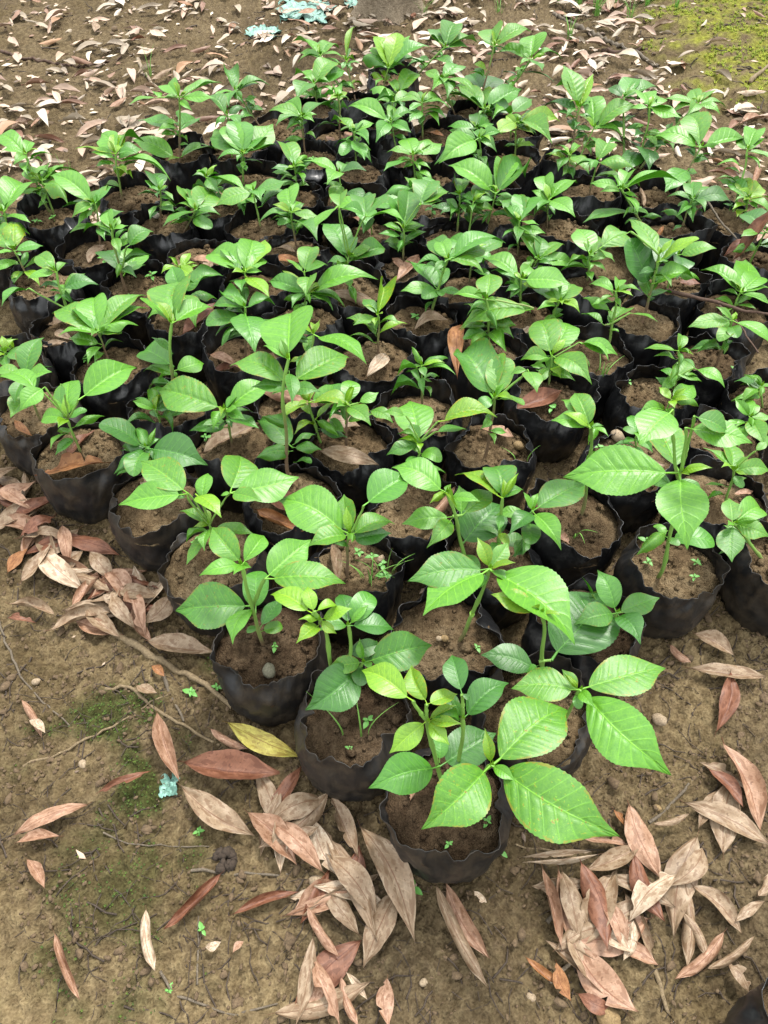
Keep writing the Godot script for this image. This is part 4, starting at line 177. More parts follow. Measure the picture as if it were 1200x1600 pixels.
[[213,97,-2356,162,204,-2361,5,1],[[100,0,162,204,-2361,116,206,-2419,82,1,0,-22],[100,0,162,204,-2361,228,200,-2479,82,2,0,4],[100,0,162,204,-2361,175,201,-2251,82,2,0,-21],[100,0,162,204,-2361,258,208,-2275,82,1,0,-12],[100,0,162,204,-2361,131,215,-2265,82,1,0,-15],[100,0,162,204,-2361,210,196,-2390,82,1,0,-11],[100,0,162,204,-2361,167,231,-2330,75,0,0,5],[100,0,162,204,-2361,188,222,-2366,88,1,2,24],[97,0,164,201,-2361,202,201,-2324,76,2,3,11],[72,0,176,175,-2360,202,179,-2341,61,1,0,-11],[89,0,168,193,-2361,139,196,-2351,60,2,0,-20],[31,0,197,130,-2358,176,138,-2386,74,1,2,-22],[88,0,168,191,-2360,131,202,-2381,61,1,0,-25],[63,0,181,165,-2359,219,179,-2347,72,1,0,-8],[30,0,198,129,-2358,199,137,-2398,69,1,3,5],[53,0,186,154,-2359,209,149,-2383,60,1,3,-25]],"bright green seedling next to the seedling with vivid yellow-green upper leaves among darker rows","seedlings in the nursery bags"],
[[194,99,-2199,252,152,-2175,3,1],[[100,0,252,152,-2175,174,144,-2208,82,2,0,-13],[100,0,252,152,-2175,304,141,-2238,82,2,0,25],[100,0,252,152,-2175,262,146,-2300,82,3,0,-3],[100,0,252,152,-2175,233,144,-2163,82,2,0,-3],[100,0,252,152,-2175,282,163,-2131,82,1,0,-6],[100,0,252,152,-2175,244,175,-2146,83,1,0,-1],[100,0,252,152,-2175,235,170,-2182,63,0,0,-24],[85,0,244,144,-2178,231,154,-2125,83,3,3,24],[41,0,218,121,-2189,222,125,-2255,67,2,2,-23],[63,0,231,132,-2184,215,125,-2231,76,2,2,-8],[31,0,212,115,-2191,179,125,-2234,60,2,0,-9],[67,0,233,135,-2183,228,150,-2131,71,2,0,8],[99,0,252,152,-2175,268,148,-2135,77,2,3,-7],[84,0,243,143,-2179,229,153,-2217,68,3,0,26],[73,0,237,138,-2181,256,147,-2212,74,2,3,11]],"mid green seedling next to the seedling with vivid yellow-green upper leaves among darker rows","seedlings in the nursery bags"],
[[360,97,-2100,347,202,-2100,3,1],[[100,0,347,202,-2100,469,205,-2126,73,0,0,23],[100,0,347,202,-2100,289,208,-2024,98,0,0,-15],[100,0,347,202,-2100,423,208,-1988,90,1,0,9],[90,0,349,191,-2100,420,195,-2168,82,3,0,21],[90,0,349,191,-2100,402,182,-2088,82,2,0,13],[90,0,349,191,-2100,322,200,-2142,82,0,0,-25],[100,0,347,202,-2100,360,218,-2088,75,0,3,-8],[100,0,347,202,-2100,379,229,-2096,69,0,3,-13],[86,0,349,188,-2100,393,184,-2092,88,3,0,2],[84,0,349,185,-2100,391,188,-2073,78,0,0,11],[41,0,355,140,-2100,322,138,-2109,70,2,2,-8],[65,0,352,165,-2100,334,165,-2127,67,0,3,26],[97,0,348,199,-2100,384,197,-2079,75,0,3,2],[42,0,355,141,-2100,397,153,-2075,70,0,0,24],[33,0,356,132,-2100,378,145,-2130,80,0,0,28],[42,0,355,142,-2100,372,136,-2140,69,2,2,-6],[86,0,349,187,-2100,401,206,-2098,88,3,3,4],[82,0,350,183,-2100,315,184,-2107,59,2,0,1]],"seedling with vivid yellow-green upper leaves among darker rows","seedlings in the nursery bags"],
[[256,96,-1991,239,205,-1998,2,0],[[100,0,239,205,-1998,141,203,-1905,106,1,0,-24],[100,0,239,205,-1998,161,202,-2015,82,2,0,-15],[100,0,239,205,-1998,255,216,-2030,82,1,0,10],[100,0,239,205,-1998,303,203,-2027,82,2,0,17],[70,0,244,172,-1996,128,168,-1967,82,2,0,-11],[100,0,239,205,-1998,278,203,-1948,82,2,0,25],[60,0,246,162,-1995,258,167,-1945,82,2,0,0],[100,0,239,205,-1998,266,219,-1967,69,0,0,-4],[100,0,239,205,-1998,244,214,-1978,67,1,2,26],[67,0,244,170,-1996,200,179,-2010,65,1,2,-28],[43,0,248,144,-1994,234,154,-2025,62,2,2,5],[93,0,240,198,-1997,294,212,-2022,85,2,0,4],[76,0,243,179,-1996,237,179,-1956,58,1,3,1],[91,0,240,196,-1997,256,189,-2038,87,1,0,-21],[33,0,250,133,-1993,230,150,-2043,75,2,3,20],[99,0,239,205,-1998,225,198,-2045,79,2,0,-3],[42,0,249,142,-1994,268,154,-1936,62,2,2,17],[49,0,247,150,-1994,224,155,-1936,85,1,2,-2],[36,0,250,135,-1993,202,125,-1970,85,2,0,-22]],"seedling with one large quilted leaf and a pale pointed bud","seedlings in the nursery bags"],
[[245,105,-1752,260,194,-1744,2,0],[[100,0,260,194,-1744,344,203,-1849,114,2,2,7],[100,0,260,194,-1744,260,188,-1850,82,2,0,4],[80,0,257,177,-1745,225,166,-1853,82,2,0,12],[80,0,257,177,-1745,300,179,-1732,98,2,0,21],[100,0,260,194,-1744,152,228,-1817,106,1,0,-10],[100,0,260,194,-1744,294,210,-1874,82,1,0,8],[100,0,260,194,-1744,237,215,-1740,84,1,3,14],[100,0,260,194,-1744,254,205,-1769,87,0,0,0],[79,0,257,176,-1745,290,171,-1744,70,2,2,-25],[56,0,254,155,-1747,208,160,-1733,62,1,0,15],[81,0,257,178,-1745,222,183,-1778,58,2,2,17],[97,0,260,192,-1744,305,194,-1724,74,2,2,2],[51,0,253,151,-1748,230,141,-1708,60,2,2,-4],[41,0,251,142,-1748,211,140,-1739,62,2,0,2],[70,0,256,168,-1746,303,179,-1730,83,1,0,26],[34,0,250,136,-1749,204,135,-1720,72,1,0,24],[41,0,251,142,-1748,315,130,-1745,70,2,2,24],[83,0,258,180,-1745,273,186,-1717,85,2,0,-20]],"seedling with a glossy curled leaf like a spoon","seedlings in the nursery bags"],
[[173,97,-1730,176,191,-1742,3,0],[[100,0,176,191,-1742,166,183,-1824,106,3,2,22],[100,0,176,191,-1742,205,180,-1744,82,2,0,-12],[100,0,176,191,-1742,149,182,-1770,82,2,0,6],[80,0,175,172,-1739,189,172,-1699,82,2,0,-10],[100,0,176,191,-1742,191,185,-1828,82,1,0,-3],[100,0,176,191,-1742,163,211,-1725,68,0,0,16],[100,0,176,191,-1742,174,204,-1777,80,1,0,10],[55,0,174,149,-1736,233,156,-1750,88,1,0,-16],[65,0,175,159,-1738,154,178,-1687,59,2,0,-2],[63,0,175,156,-1737,110,158,-1754,85,3,3,-5],[69,0,175,163,-1738,236,157,-1721,78,1,0,23],[56,0,174,150,-1737,152,169,-1679,75,2,2,7],[68,0,175,162,-1738,131,169,-1712,85,3,0,-1],[83,0,175,175,-1740,177,174,-1776,68,3,0,-15],[88,0,175,180,-1740,205,190,-1732,69,2,3,2],[81,0,175,174,-1739,193,176,-1785,79,3,0,18],[54,0,174,148,-1736,148,165,-1784,69,2,0,-9]],"mid green seedling next to the seedling with a glossy curled leaf like a spoon","seedlings in the nursery bags"],
[[201,97,-1709,206,191,-1713,1,0],[[100,0,206,191,-1713,233,199,-1748,82,1,0,18],[100,0,206,191,-1713,254,192,-1721,82,2,0,12],[100,0,206,191,-1713,227,193,-1789,82,1,0,6],[100,0,206,191,-1713,187,187,-1769,82,2,0,-15],[90,0,206,182,-1712,230,171,-1707,82,2,0,-8],[100,0,206,191,-1713,224,209,-1720,63,0,3,21],[100,0,206,191,-1713,240,215,-1715,71,0,0,-18],[65,0,204,159,-1711,182,162,-1732,66,2,0,16],[90,0,206,182,-1712,236,177,-1738,69,2,0,11],[54,0,204,149,-1711,174,142,-1727,63,1,3,24],[73,0,205,166,-1712,183,164,-1743,69,1,0,-4],[87,0,206,179,-1712,178,180,-1742,58,2,0,-12],[91,0,206,182,-1712,176,188,-1724,65,2,0,7],[88,0,206,180,-1712,201,192,-1669,66,2,0,12],[70,0,205,163,-1712,235,172,-1733,66,2,0,-18],[76,0,205,169,-1712,263,166,-1726,85,1,0,13],[42,0,203,137,-1711,193,144,-1754,69,2,3,-27]],"mid green seedling next to the seedling with a straight bare stem and a canopy","seedlings in the nursery bags"],
[[399,107,-1755,388,171,-1759,5,0],[[100,0,388,171,-1759,398,173,-1870,82,1,0,-19],[100,0,388,171,-1759,438,182,-1683,106,1,0,9],[100,0,388,171,-1759,353,179,-1703,82,2,0,6],[100,0,388,171,-1759,439,161,-1846,82,2,0,2],[90,0,389,164,-1758,372,162,-1754,82,0,1,-15],[100,0,388,171,-1759,469,174,-1845,82,1,0,-16],[80,0,390,158,-1758,405,147,-1735,82,2,0,-4],[100,0,388,171,-1759,379,198,-1789,86,0,0,3],[100,0,388,171,-1759,369,182,-1787,71,0,3,22],[61,0,392,147,-1757,352,153,-1761,87,0,0,5],[53,0,393,141,-1757,351,144,-1770,64,1,2,-18],[75,0,391,155,-1758,412,150,-1791,85,0,2,-14],[83,0,390,160,-1758,349,176,-1726,86,1,0,14],[38,0,395,132,-1757,390,138,-1723,67,1,0,0],[94,0,389,167,-1758,350,158,-1719,79,1,3,2],[65,0,392,149,-1757,348,136,-1808,65,1,0,15],[92,0,389,166,-1758,353,178,-1796,84,1,0,-13]],"seedling with a broad drooping leaf beside a yellowed bud","seedlings in the nursery bags"],
[[312,105,-1628,303,191,-1628,5,0],[[100,0,303,191,-1628,347,197,-1746,106,2,0,-8],[100,0,303,191,-1628,277,183,-1700,82,2,0,3],[70,0,306,166,-1628,264,170,-1608,82,2,0,20],[70,0,306,166,-1628,363,174,-1616,82,1,0,22],[100,0,303,191,-1628,334,197,-1653,106,2,0,-24],[100,0,303,191,-1628,341,203,-1595,82,1,0,-9],[90,0,304,183,-1628,293,188,-1762,82,2,0,-18],[100,0,303,191,-1628,291,210,-1613,79,0,0,7],[100,0,303,191,-1628,290,206,-1648,75,0,0,4],[91,0,304,184,-1628,299,195,-1665,65,2,0,14],[85,0,304,179,-1628,326,192,-1579,76,2,0,2],[65,0,306,162,-1628,352,160,-1592,69,1,2,22],[87,0,304,181,-1628,293,185,-1561,66,2,0,-4],[31,0,309,132,-1628,280,129,-1606,88,2,0,26],[75,0,305,170,-1628,297,178,-1668,70,2,0,-6],[50,0,307,149,-1628,311,159,-1659,64,2,0,11],[34,0,309,134,-1628,285,135,-1689,65,2,0,11],[67,0,306,164,-1628,284,165,-1680,84,1,0,7],[73,0,305,169,-1628,331,170,-1647,65,1,0,-5]],"mid green seedling next to the seedling with folded leaves that catch pale light mid block","seedlings in the nursery bags"],
[[328,105,-1563,343,138,-1560,2,0],[[100,0,343,138,-1560,295,144,-1664,88,1,0,12],[100,0,343,138,-1560,341,128,-1593,88,2,0,-18],[100,0,343,138,-1560,412,139,-1625,88,1,0,-14],[100,0,343,138,-1560,433,126,-1561,88,1,0,18],[100,0,343,138,-1560,363,148,-1641,88,2,0,24],[100,0,343,138,-1560,310,132,-1646,88,2,0,23],[100,0,343,138,-1560,332,153,-1545,76,1,2,-6],[100,0,343,138,-1560,362,155,-1550,70,1,0,-14],[30,0,333,115,-1562,331,125,-1601,70,1,0,-12],[65,0,338,126,-1561,373,125,-1507,63,1,0,-3],[94,0,342,136,-1560,323,140,-1536,67,1,0,21],[30,0,333,115,-1562,352,125,-1529,76,1,3,24],[90,0,341,134,-1560,299,125,-1521,64,1,0,7],[95,0,342,136,-1560,400,131,-1571,63,2,0,13],[68,0,338,127,-1561,373,139,-1540,62,2,0,16]],"seedling with folded leaves that catch pale light mid block","seedlings in the nursery bags"],
[[98,98,-1398,128,240,-1398,3,0],[[100,0,128,240,-1398,109,243,-1465,105,1,0,-18],[100,0,128,240,-1398,216,232,-1462,88,1,0,16],[100,0,128,240,-1398,199,242,-1366,88,1,0,-3],[100,0,128,240,-1398,95,229,-1489,88,2,0,-22],[100,0,128,240,-1398,248,247,-1459,88,2,0,-10],[50,0,113,169,-1398,34,178,-1384,88,1,0,-13],[50,0,113,169,-1398,48,178,-1501,88,2,0,22],[50,0,113,169,-1398,114,157,-1511,88,2,0,-1],[50,0,113,169,-1398,163,168,-1388,88,2,0,7],[50,0,113,169,-1398,78,180,-1357,88,2,1,-24],[50,0,113,169,-1398,117,178,-1364,88,2,1,-3],[100,0,128,240,-1398,118,259,-1376,59,0,0,-25],[100,0,128,240,-1398,121,253,-1373,80,1,0,-15],[89,0,125,225,-1398,63,232,-1395,71,2,3,1],[73,0,120,203,-1398,126,193,-1441,78,1,0,-10],[80,0,122,213,-1398,80,211,-1420,84,2,0,1],[97,0,127,237,-1398,155,231,-1419,58,2,0,19],[97,0,127,236,-1398,97,239,-1355,61,2,3,-19],[31,0,108,143,-1398,84,142,-1363,58,2,0,18],[99,0,128,239,-1398,157,238,-1436,60,2,3,14]],"two-tiered seedling with a round pale upper leaf","seedlings in the nursery bags"],
[[189,104,-1511,190,177,-1511,6,0],[[100,0,190,177,-1511,140,182,-1591,88,2,0,-20],[100,0,190,177,-1511,243,167,-1502,88,2,0,2],[100,0,190,177,-1511,266,175,-1579,88,2,0,2],[100,0,190,177,-1511,237,169,-1529,88,2,0,19],[90,0,190,169,-1511,212,170,-1571,88,1,0,9],[100,0,190,177,-1511,221,197,-1532,59,0,0,-5],[100,0,190,177,-1511,189,191,-1489,65,1,0,15],[57,0,190,145,-1511,235,151,-1467,67,2,0,1],[70,0,190,155,-1511,162,159,-1556,59,2,2,26],[97,0,190,175,-1511,183,190,-1448,88,2,0,-28],[86,0,190,167,-1511,141,186,-1480,76,2,0,-20],[96,0,190,174,-1511,215,180,-1476,58,2,0,-7],[95,0,190,173,-1511,136,189,-1510,84,2,3,-18],[99,0,190,176,-1511,143,171,-1548,78,1,2,8]],"mid green seedling next to the two-tiered seedling with a round pale upper leaf","seedlings in the nursery bags"],
[[291,102,-1398,281,194,-1398,5,0],[[100,0,281,194,-1398,205,193,-1494,88,1,0,1],[100,0,281,194,-1398,307,190,-1460,88,1,0,19],[100,0,281,194,-1398,222,193,-1434,88,2,0,-3],[90,0,282,185,-1398,321,179,-1383,88,0,0,24],[100,0,281,194,-1398,376,206,-1367,123,1,0,13],[80,0,283,176,-1398,250,174,-1386,88,2,0,-16],[100,0,281,194,-1398,266,203,-1413,86,0,0,-14],[100,0,281,194,-1398,279,224,-1365,59,0,0,-26],[63,0,285,160,-1398,312,161,-1453,80,2,3,-16],[69,0,284,166,-1398,275,169,-1457,63,2,2,-1],[44,0,286,143,-1398,303,144,-1357,73,1,0,3],[98,0,281,193,-1398,304,197,-1437,71,1,0,1],[50,0,286,148,-1398,258,152,-1451,85,2,2,12],[74,0,284,171,-1398,242,188,-1434,59,1,0,-2],[77,0,283,174,-1398,258,166,-1376,84,2,0,-9]],"bright green seedling next to the seedling with a long pale leaf hanging diagonally above ragged","seedlings in the nursery bags"],
[[212,103,-1286,197,223,-1286,4,0],[[100,0,197,223,-1286,211,228,-1373,114,1,0,-9],[100,0,197,223,-1286,134,231,-1301,88,1,0,-11],[100,1,291,203,-1286,147,168,-1276,88,1,0,-3],[50,0,204,163,-1286,167,160,-1291,114,1,0,-18],[50,0,204,163,-1286,259,174,-1277,114,1,2,23],[40,0,206,151,-1286,236,155,-1218,114,1,2,16],[40,0,206,151,-1286,165,154,-1222,88,1,2,-6],[40,0,206,151,-1286,151,150,-1258,88,2,0,-16],[30,0,207,139,-1286,205,128,-1267,88,2,0,16],[100,0,197,223,-1286,170,243,-1276,83,1,2,16],[100,0,197,223,-1286,215,231,-1271,83,1,3,16],[49,0,204,163,-1286,255,161,-1255,76,1,0,6],[95,0,198,217,-1286,165,232,-1254,74,2,2,2],[47,0,205,160,-1286,151,158,-1280,82,1,0,5],[80,0,200,200,-1286,161,191,-1284,70,2,0,27],[56,0,203,171,-1286,250,190,-1257,85,2,0,-12],[60,0,203,176,-1286,161,184,-1331,66,1,0,10],[84,0,199,204,-1286,216,198,-1234,66,2,2,6]],"seedling with a long pale leaf hanging diagonally above ragged lower leaves","seedlings in the nursery bags"],
[[456,103,-1528,448,169,-1528,4,0],[[100,0,448,169,-1528,433,179,-1625,114,1,0,-4],[100,0,448,169,-1528,491,158,-1626,88,1,0,21],[80,0,449,156,-1528,418,162,-1531,88,1,0,18],[80,0,449,156,-1528,492,161,-1533,88,1,0,20],[100,1,465,184,-1528,541,176,-1620,105,1,0,18],[100,0,448,169,-1528,446,158,-1605,88,1,0,23],[90,1,465,184,-1528,494,178,-1489,88,1,0,-18],[100,0,448,169,-1528,463,189,-1550,86,1,0,-6],[100,0,448,169,-1528,451,179,-1508,87,1,0,24],[75,0,450,153,-1528,445,150,-1497,80,1,0,-26],[53,0,452,138,-1528,388,128,-1541,87,1,0,19],[38,0,453,129,-1528,452,137,-1485,77,1,0,8],[71,0,450,150,-1528,474,158,-1575,82,1,0,-25],[48,0,452,135,-1528,446,143,-1570,77,1,0,-26],[80,0,449,156,-1528,398,155,-1511,85,1,2,16],[73,0,450,152,-1528,488,142,-1511,80,1,3,2]],"bright green seedling next to the seedling with folded leaves that catch pale light mid block","seedlings in the nursery bags"],
[[341,102,-1353,355,175,-1347,1,0],[[100,0,355,175,-1347,318,177,-1380,88,1,0,-8],[100,0,355,175,-1347,390,176,-1311,88,0,0,4],[100,0,355,175,-1347,323,169,-1445,114,2,0,-20],[100,0,355,175,-1347,400,165,-1431,123,1,0,-4],[100,0,355,175,-1347,356,179,-1420,88,1,0,5],[100,0,355,175,-1347,374,188,-1336,66,0,2,24],[100,0,355,175,-1347,353,195,-1318,72,0,0,0],[86,0,354,165,-1347,343,175,-1380,79,1,0,3],[88,0,354,166,-1347,308,183,-1321,71,1,0,-8],[46,0,348,136,-1350,361,130,-1314,85,1,3,5],[37,0,347,129,-1350,374,135,-1366,74,1,3,-4],[58,0,350,145,-1349,319,151,-1293,67,1,3,-6],[42,0,347,133,-1350,375,135,-1385,75,1,0,-10],[98,0,355,173,-1347,322,183,-1334,66,0,0,-13]],"bright green seedling next to the neat seedling with a three-leaf tip and paired folded side","seedlings in the nursery bags"],
[[647,96,-1741,551,201,-1753,4,0],[[100,0,551,201,-1753,681,235,-1760,73,1,0,-24],[100,0,551,201,-1753,487,196,-1793,82,1,0,-22],[100,0,551,201,-1753,533,199,-1819,82,1,0,21],[50,0,599,148,-1747,468,144,-1716,90,2,0,14],[50,0,599,148,-1747,612,145,-1781,98,2,0,2],[30,0,618,127,-1745,579,116,-1749,82,2,1,13],[100,0,551,201,-1753,608,192,-1805,82,1,0,-23],[100,0,551,201,-1753,591,196,-1837,82,1,0,-16],[100,0,551,201,-1753,537,218,-1738,70,1,0,8],[100,0,551,201,-1753,567,211,-1726,73,0,3,-26],[93,0,557,193,-1752,591,189,-1738,88,1,0,4],[95,0,555,196,-1752,574,206,-1784,68,1,3,23],[43,0,605,142,-1746,576,149,-1749,79,1,0,-15],[53,0,596,152,-1748,556,165,-1705,58,1,2,21],[56,0,593,155,-1748,621,158,-1717,77,1,0,3],[87,0,563,187,-1751,585,178,-1689,88,1,0,-16],[36,0,612,134,-1746,660,143,-1736,68,2,2,15],[55,0,594,154,-1748,586,161,-1719,78,1,0,-21],[95,0,555,196,-1752,504,192,-1756,70,1,0,-24],[99,0,551,200,-1753,533,212,-1804,87,1,3,25]],"seedling with a long pale upper leaf beside a black bag with a folded rim","seedlings in the nursery bags"],
[[713,96,-1724,714,189,-1724,7,0],[[100,0,714,189,-1724,661,194,-1745,82,2,0,0],[100,0,714,189,-1724,809,189,-1727,90,3,0,19],[100,0,714,189,-1724,732,186,-1677,82,2,0,-5],[90,0,714,180,-1724,686,172,-1730,82,2,1,-9],[100,0,714,189,-1724,733,187,-1824,82,2,0,-12],[80,0,714,171,-1724,767,168,-1830,82,2,0,13],[100,0,714,189,-1724,705,206,-1699,79,1,3,9],[100,0,714,189,-1724,687,212,-1719,60,1,0,14],[79,0,714,170,-1724,762,186,-1739,77,2,2,5],[92,0,714,182,-1724,778,190,-1728,79,2,0,3],[30,0,713,124,-1724,680,133,-1699,58,3,3,4],[40,0,713,134,-1724,668,144,-1773,63,2,2,5],[77,0,714,168,-1724,749,164,-1760,67,2,0,-22],[89,0,714,179,-1724,671,177,-1677,62,2,3,-22],[88,0,714,178,-1724,709,166,-1671,75,2,3,17],[64,0,713,157,-1724,756,154,-1745,70,2,0,-20]],"seedling with a long dark leaf beside a bare grey twig","seedlings in the nursery bags"],
[[734,100,-1899,773,222,-1914,9,0],[[100,0,773,222,-1914,758,256,-2043,106,1,0,-19],[100,0,773,222,-1914,669,220,-1982,82,1,0,-17],[100,0,773,222,-1914,903,231,-1951,82,1,0,6],[60,0,758,173,-1908,675,172,-1801,82,2,0,-10],[70,0,761,186,-1909,816,178,-1940,82,2,0,9],[100,0,773,222,-1914,762,232,-1895,80,1,3,-7],[100,0,773,222,-1914,809,241,-1898,85,1,2,8],[85,0,768,205,-1911,725,218,-1949,66,2,0,-3],[31,0,746,138,-1903,706,132,-1913,59,1,3,-7],[35,0,748,144,-1904,762,141,-1941,59,2,2,18],[48,0,753,159,-1906,749,159,-1854,88,1,2,17],[84,0,767,203,-1911,793,206,-1885,62,2,0,-24],[98,0,773,221,-1913,740,220,-1972,82,2,0,16],[80,0,766,198,-1911,742,205,-1952,78,2,0,2],[48,0,753,159,-1906,796,146,-1942,73,1,0,15],[83,0,767,202,-1911,805,210,-1899,68,1,0,-21],[81,0,766,199,-1911,788,195,-1934,68,1,0,-14]],"seedling with a wide three-leaf crown spread above the rear litter","seedlings in the nursery bags"],
[[673,101,-2056,672,252,-2065,2,1],[[100,0,672,252,-2065,677,240,-2199,82,1,0,1],[100,0,672,252,-2065,738,260,-2032,82,1,0,-21],[100,0,672,252,-2065,628,243,-2085,82,1,0,-12],[100,0,672,252,-2065,731,240,-2161,82,1,0,6],[100,0,672,252,-2065,736,259,-1998,82,1,0,18],[35,0,673,154,-2059,638,145,-2137,98,3,0,24],[35,0,673,154,-2059,670,161,-1933,106,3,0,-16],[35,0,673,154,-2059,738,163,-2046,98,3,0,25],[30,0,673,146,-2059,613,151,-1938,82,3,0,-3],[30,0,673,146,-2059,624,153,-2033,82,3,0,20],[100,0,672,252,-2065,650,272,-2051,65,1,2,-8],[100,0,672,252,-2065,680,273,-2092,72,0,3,-12],[61,0,673,194,-2062,713,191,-2043,60,1,2,-17],[56,0,673,186,-2061,701,182,-2008,74,1,3,3],[50,0,673,177,-2061,740,182,-2057,64,1,2,26],[42,0,673,165,-2060,669,154,-2114,60,3,0,-17],[70,0,673,208,-2063,644,214,-2049,65,1,0,-9],[58,0,673,189,-2061,638,206,-2019,83,3,0,-13],[58,0,673,190,-2061,736,177,-2066,77,1,3,27],[85,0,673,230,-2064,690,237,-2124,85,3,2,10]],"seedling with a pale crown over broad dark lower leaves at the block edge","seedlings in the nursery bags"],
[[677,101,-2051,811,240,-2116,2,1],[[100,0,811,240,-2116,729,246,-2139,82,1,0,-5],[100,0,811,240,-2116,892,238,-2128,82,1,0,-7],[100,0,811,240,-2116,860,241,-2075,82,1,0,16],[100,0,811,240,-2116,815,243,-2204,82,1,0,-24],[100,0,811,240,-2116,743,229,-2103,82,1,0,1],[100,0,811,240,-2116,766,241,-2046,82,1,0,-20],[100,0,811,240,-2116,870,230,-2206,82,1,0,-22],[100,0,811,240,-2116,829,253,-2151,69,0,0,0],[100,0,811,240,-2116,787,260,-2104,58,0,2,-24],[39,0,730,155,-2077,752,168,-2031,82,1,3,-20],[84,0,790,218,-2106,783,219,-2050,70,1,2,17],[53,0,749,175,-2086,766,179,-2141,60,1,0,-28],[45,0,738,164,-2081,758,171,-2126,60,1,0,2],[65,0,764,192,-2094,762,201,-2158,58,1,3,17],[97,0,807,236,-2115,786,222,-2057,70,1,0,-10],[41,0,732,158,-2078,712,151,-2046,86,1,0,21],[40,0,731,157,-2078,688,171,-2041,60,1,0,26],[79,0,784,212,-2103,740,206,-2108,68,1,0,15]],"bright green seedling next to the seedling with a pale crown over broad dark lower leaves","seedlings in the nursery bags"],
[[509,106,-2117,515,215,-2153,8,1],[[100,0,515,215,-2153,481,283,-2264,98,1,0,7],[90,0,515,204,-2150,561,262,-2262,49,0,0,-18],[100,0,515,215,-2153,471,223,-2278,82,1,0,25],[90,0,515,204,-2150,433,196,-2242,82,3,0,2],[100,0,515,215,-2153,552,211,-2194,82,2,0,-17],[50,0,512,160,-2135,504,164,-2198,82,2,0,-10],[100,0,515,215,-2153,529,225,-2172,81,0,3,-26],[100,0,515,215,-2153,485,241,-2139,80,0,0,16],[35,0,511,145,-2130,550,150,-2133,87,3,0,17],[49,0,512,160,-2135,544,164,-2132,67,2,0,-11],[98,0,515,213,-2153,475,215,-2110,66,2,3,3],[87,0,514,201,-2149,534,204,-2124,63,2,0,11],[43,0,512,154,-2133,562,157,-2164,65,2,0,-26],[66,0,513,178,-2141,499,191,-2092,63,3,0,-10],[84,0,514,198,-2148,555,197,-2141,63,3,0,-9],[33,0,511,143,-2129,490,141,-2108,62,1,0,-1],[73,0,514,185,-2143,454,202,-2167,73,3,3,5],[81,0,514,194,-2146,476,195,-2144,69,0,0,27]],"brown-stemmed mid green seedling next to the seedling with vivid yellow-green upper leaves among darker rows","seedlings in the nursery bags"],
[[527,106,-2107,561,169,-2137,1,1],[[100,0,561,169,-2137,569,197,-2268,98,1,0,4],[100,0,561,169,-2137,636,170,-2107,90,1,0,-4],[100,0,561,169,-2137,680,219,-2173,82,1,0,13],[100,0,561,169,-2137,629,173,-2253,82,1,0,7],[100,0,561,169,-2137,598,176,-2258,82,2,0,-13],[100,0,561,169,-2137,558,180,-2114,69,1,0,2],[100,0,561,169,-2137,531,196,-2148,87,0,0,-15],[93,0,558,165,-2134,596,173,-2142,63,1,0,19],[32,0,538,126,-2116,593,125,-2130,75,1,0,19],[94,0,559,165,-2135,501,176,-2122,69,2,0,-18],[48,0,543,137,-2121,574,135,-2129,60,1,0,-19],[79,0,553,156,-2130,525,160,-2119,69,1,0,21],[63,0,548,146,-2126,510,149,-2121,88,2,3,10],[36,0,539,129,-2118,556,125,-2089,71,1,3,6],[73,0,551,152,-2129,569,149,-2083,70,2,0,-11],[36,0,539,129,-2118,570,140,-2094,58,1,0,-20],[33,0,538,127,-2117,561,131,-2162,71,1,2,-5]],"bright green seedling next to the seedling with a wide three-leaf crown spread above the rear","seedlings in the nursery bags"],
[[650,101,-2070,640,223,-2197,2,1],[[100,0,640,223,-2197,748,230,-2269,82,2,0,-2],[100,0,640,223,-2197,604,224,-2254,82,3,0,-24],[100,0,640,223,-2197,693,229,-2321,82,2,0,-7],[100,0,640,223,-2197,708,215,-2265,82,1,0,-2],[100,0,640,223,-2197,669,244,-2201,67,1,0,6],[100,0,640,223,-2197,628,242,-2168,67,1,0,-14],[99,0,640,222,-2196,681,214,-2196,63,1,0,9],[99,0,640,222,-2196,674,234,-2199,83,2,0,-15],[55,0,644,168,-2140,601,176,-2159,84,2,3,-19],[54,0,644,167,-2139,702,169,-2157,73,2,2,14],[50,0,645,163,-2134,636,168,-2192,69,2,2,20],[84,0,642,203,-2176,595,198,-2171,69,3,0,10],[63,0,644,178,-2150,681,171,-2201,73,2,0,-11],[30,0,647,138,-2108,588,155,-2081,87,2,3,4]],"mid green seedling next to the seedling with a pale crown over broad dark lower leaves","seedlings in the nursery bags"],
[[859,103,-1815,866,236,-1868,1,0],[[100,0,866,236,-1868,930,238,-1934,82,1,0,-17],[100,0,866,236,-1868,931,224,-1842,82,1,0,-4],[100,0,866,236,-1868,926,237,-1966,82,1,0,-4],[100,0,866,236,-1868,859,236,-1935,82,1,0,-20],[100,0,866,236,-1868,870,244,-1888,61,0,0,24],[100,0,866,236,-1868,886,246,-1868,88,1,0,20],[65,0,864,190,-1850,827,181,-1886,63,1,0,10],[39,0,862,156,-1836,826,166,-1878,86,1,2,10],[51,0,863,171,-1842,895,172,-1834,64,1,0,-17],[36,0,862,152,-1834,888,164,-1860,86,1,2,18],[36,0,862,151,-1834,865,164,-1895,73,1,0,-27],[42,0,862,159,-1838,892,166,-1827,81,1,2,-20],[76,0,864,204,-1856,803,211,-1861,80,1,0,7],[50,0,863,169,-1842,810,181,-1852,72,1,3,15],[93,0,865,227,-1865,893,221,-1820,62,1,0,-16]],"bright green seedling next to the bright seedling beside the largest red-brown curled fallen leaf","seedlings in the nursery bags"],
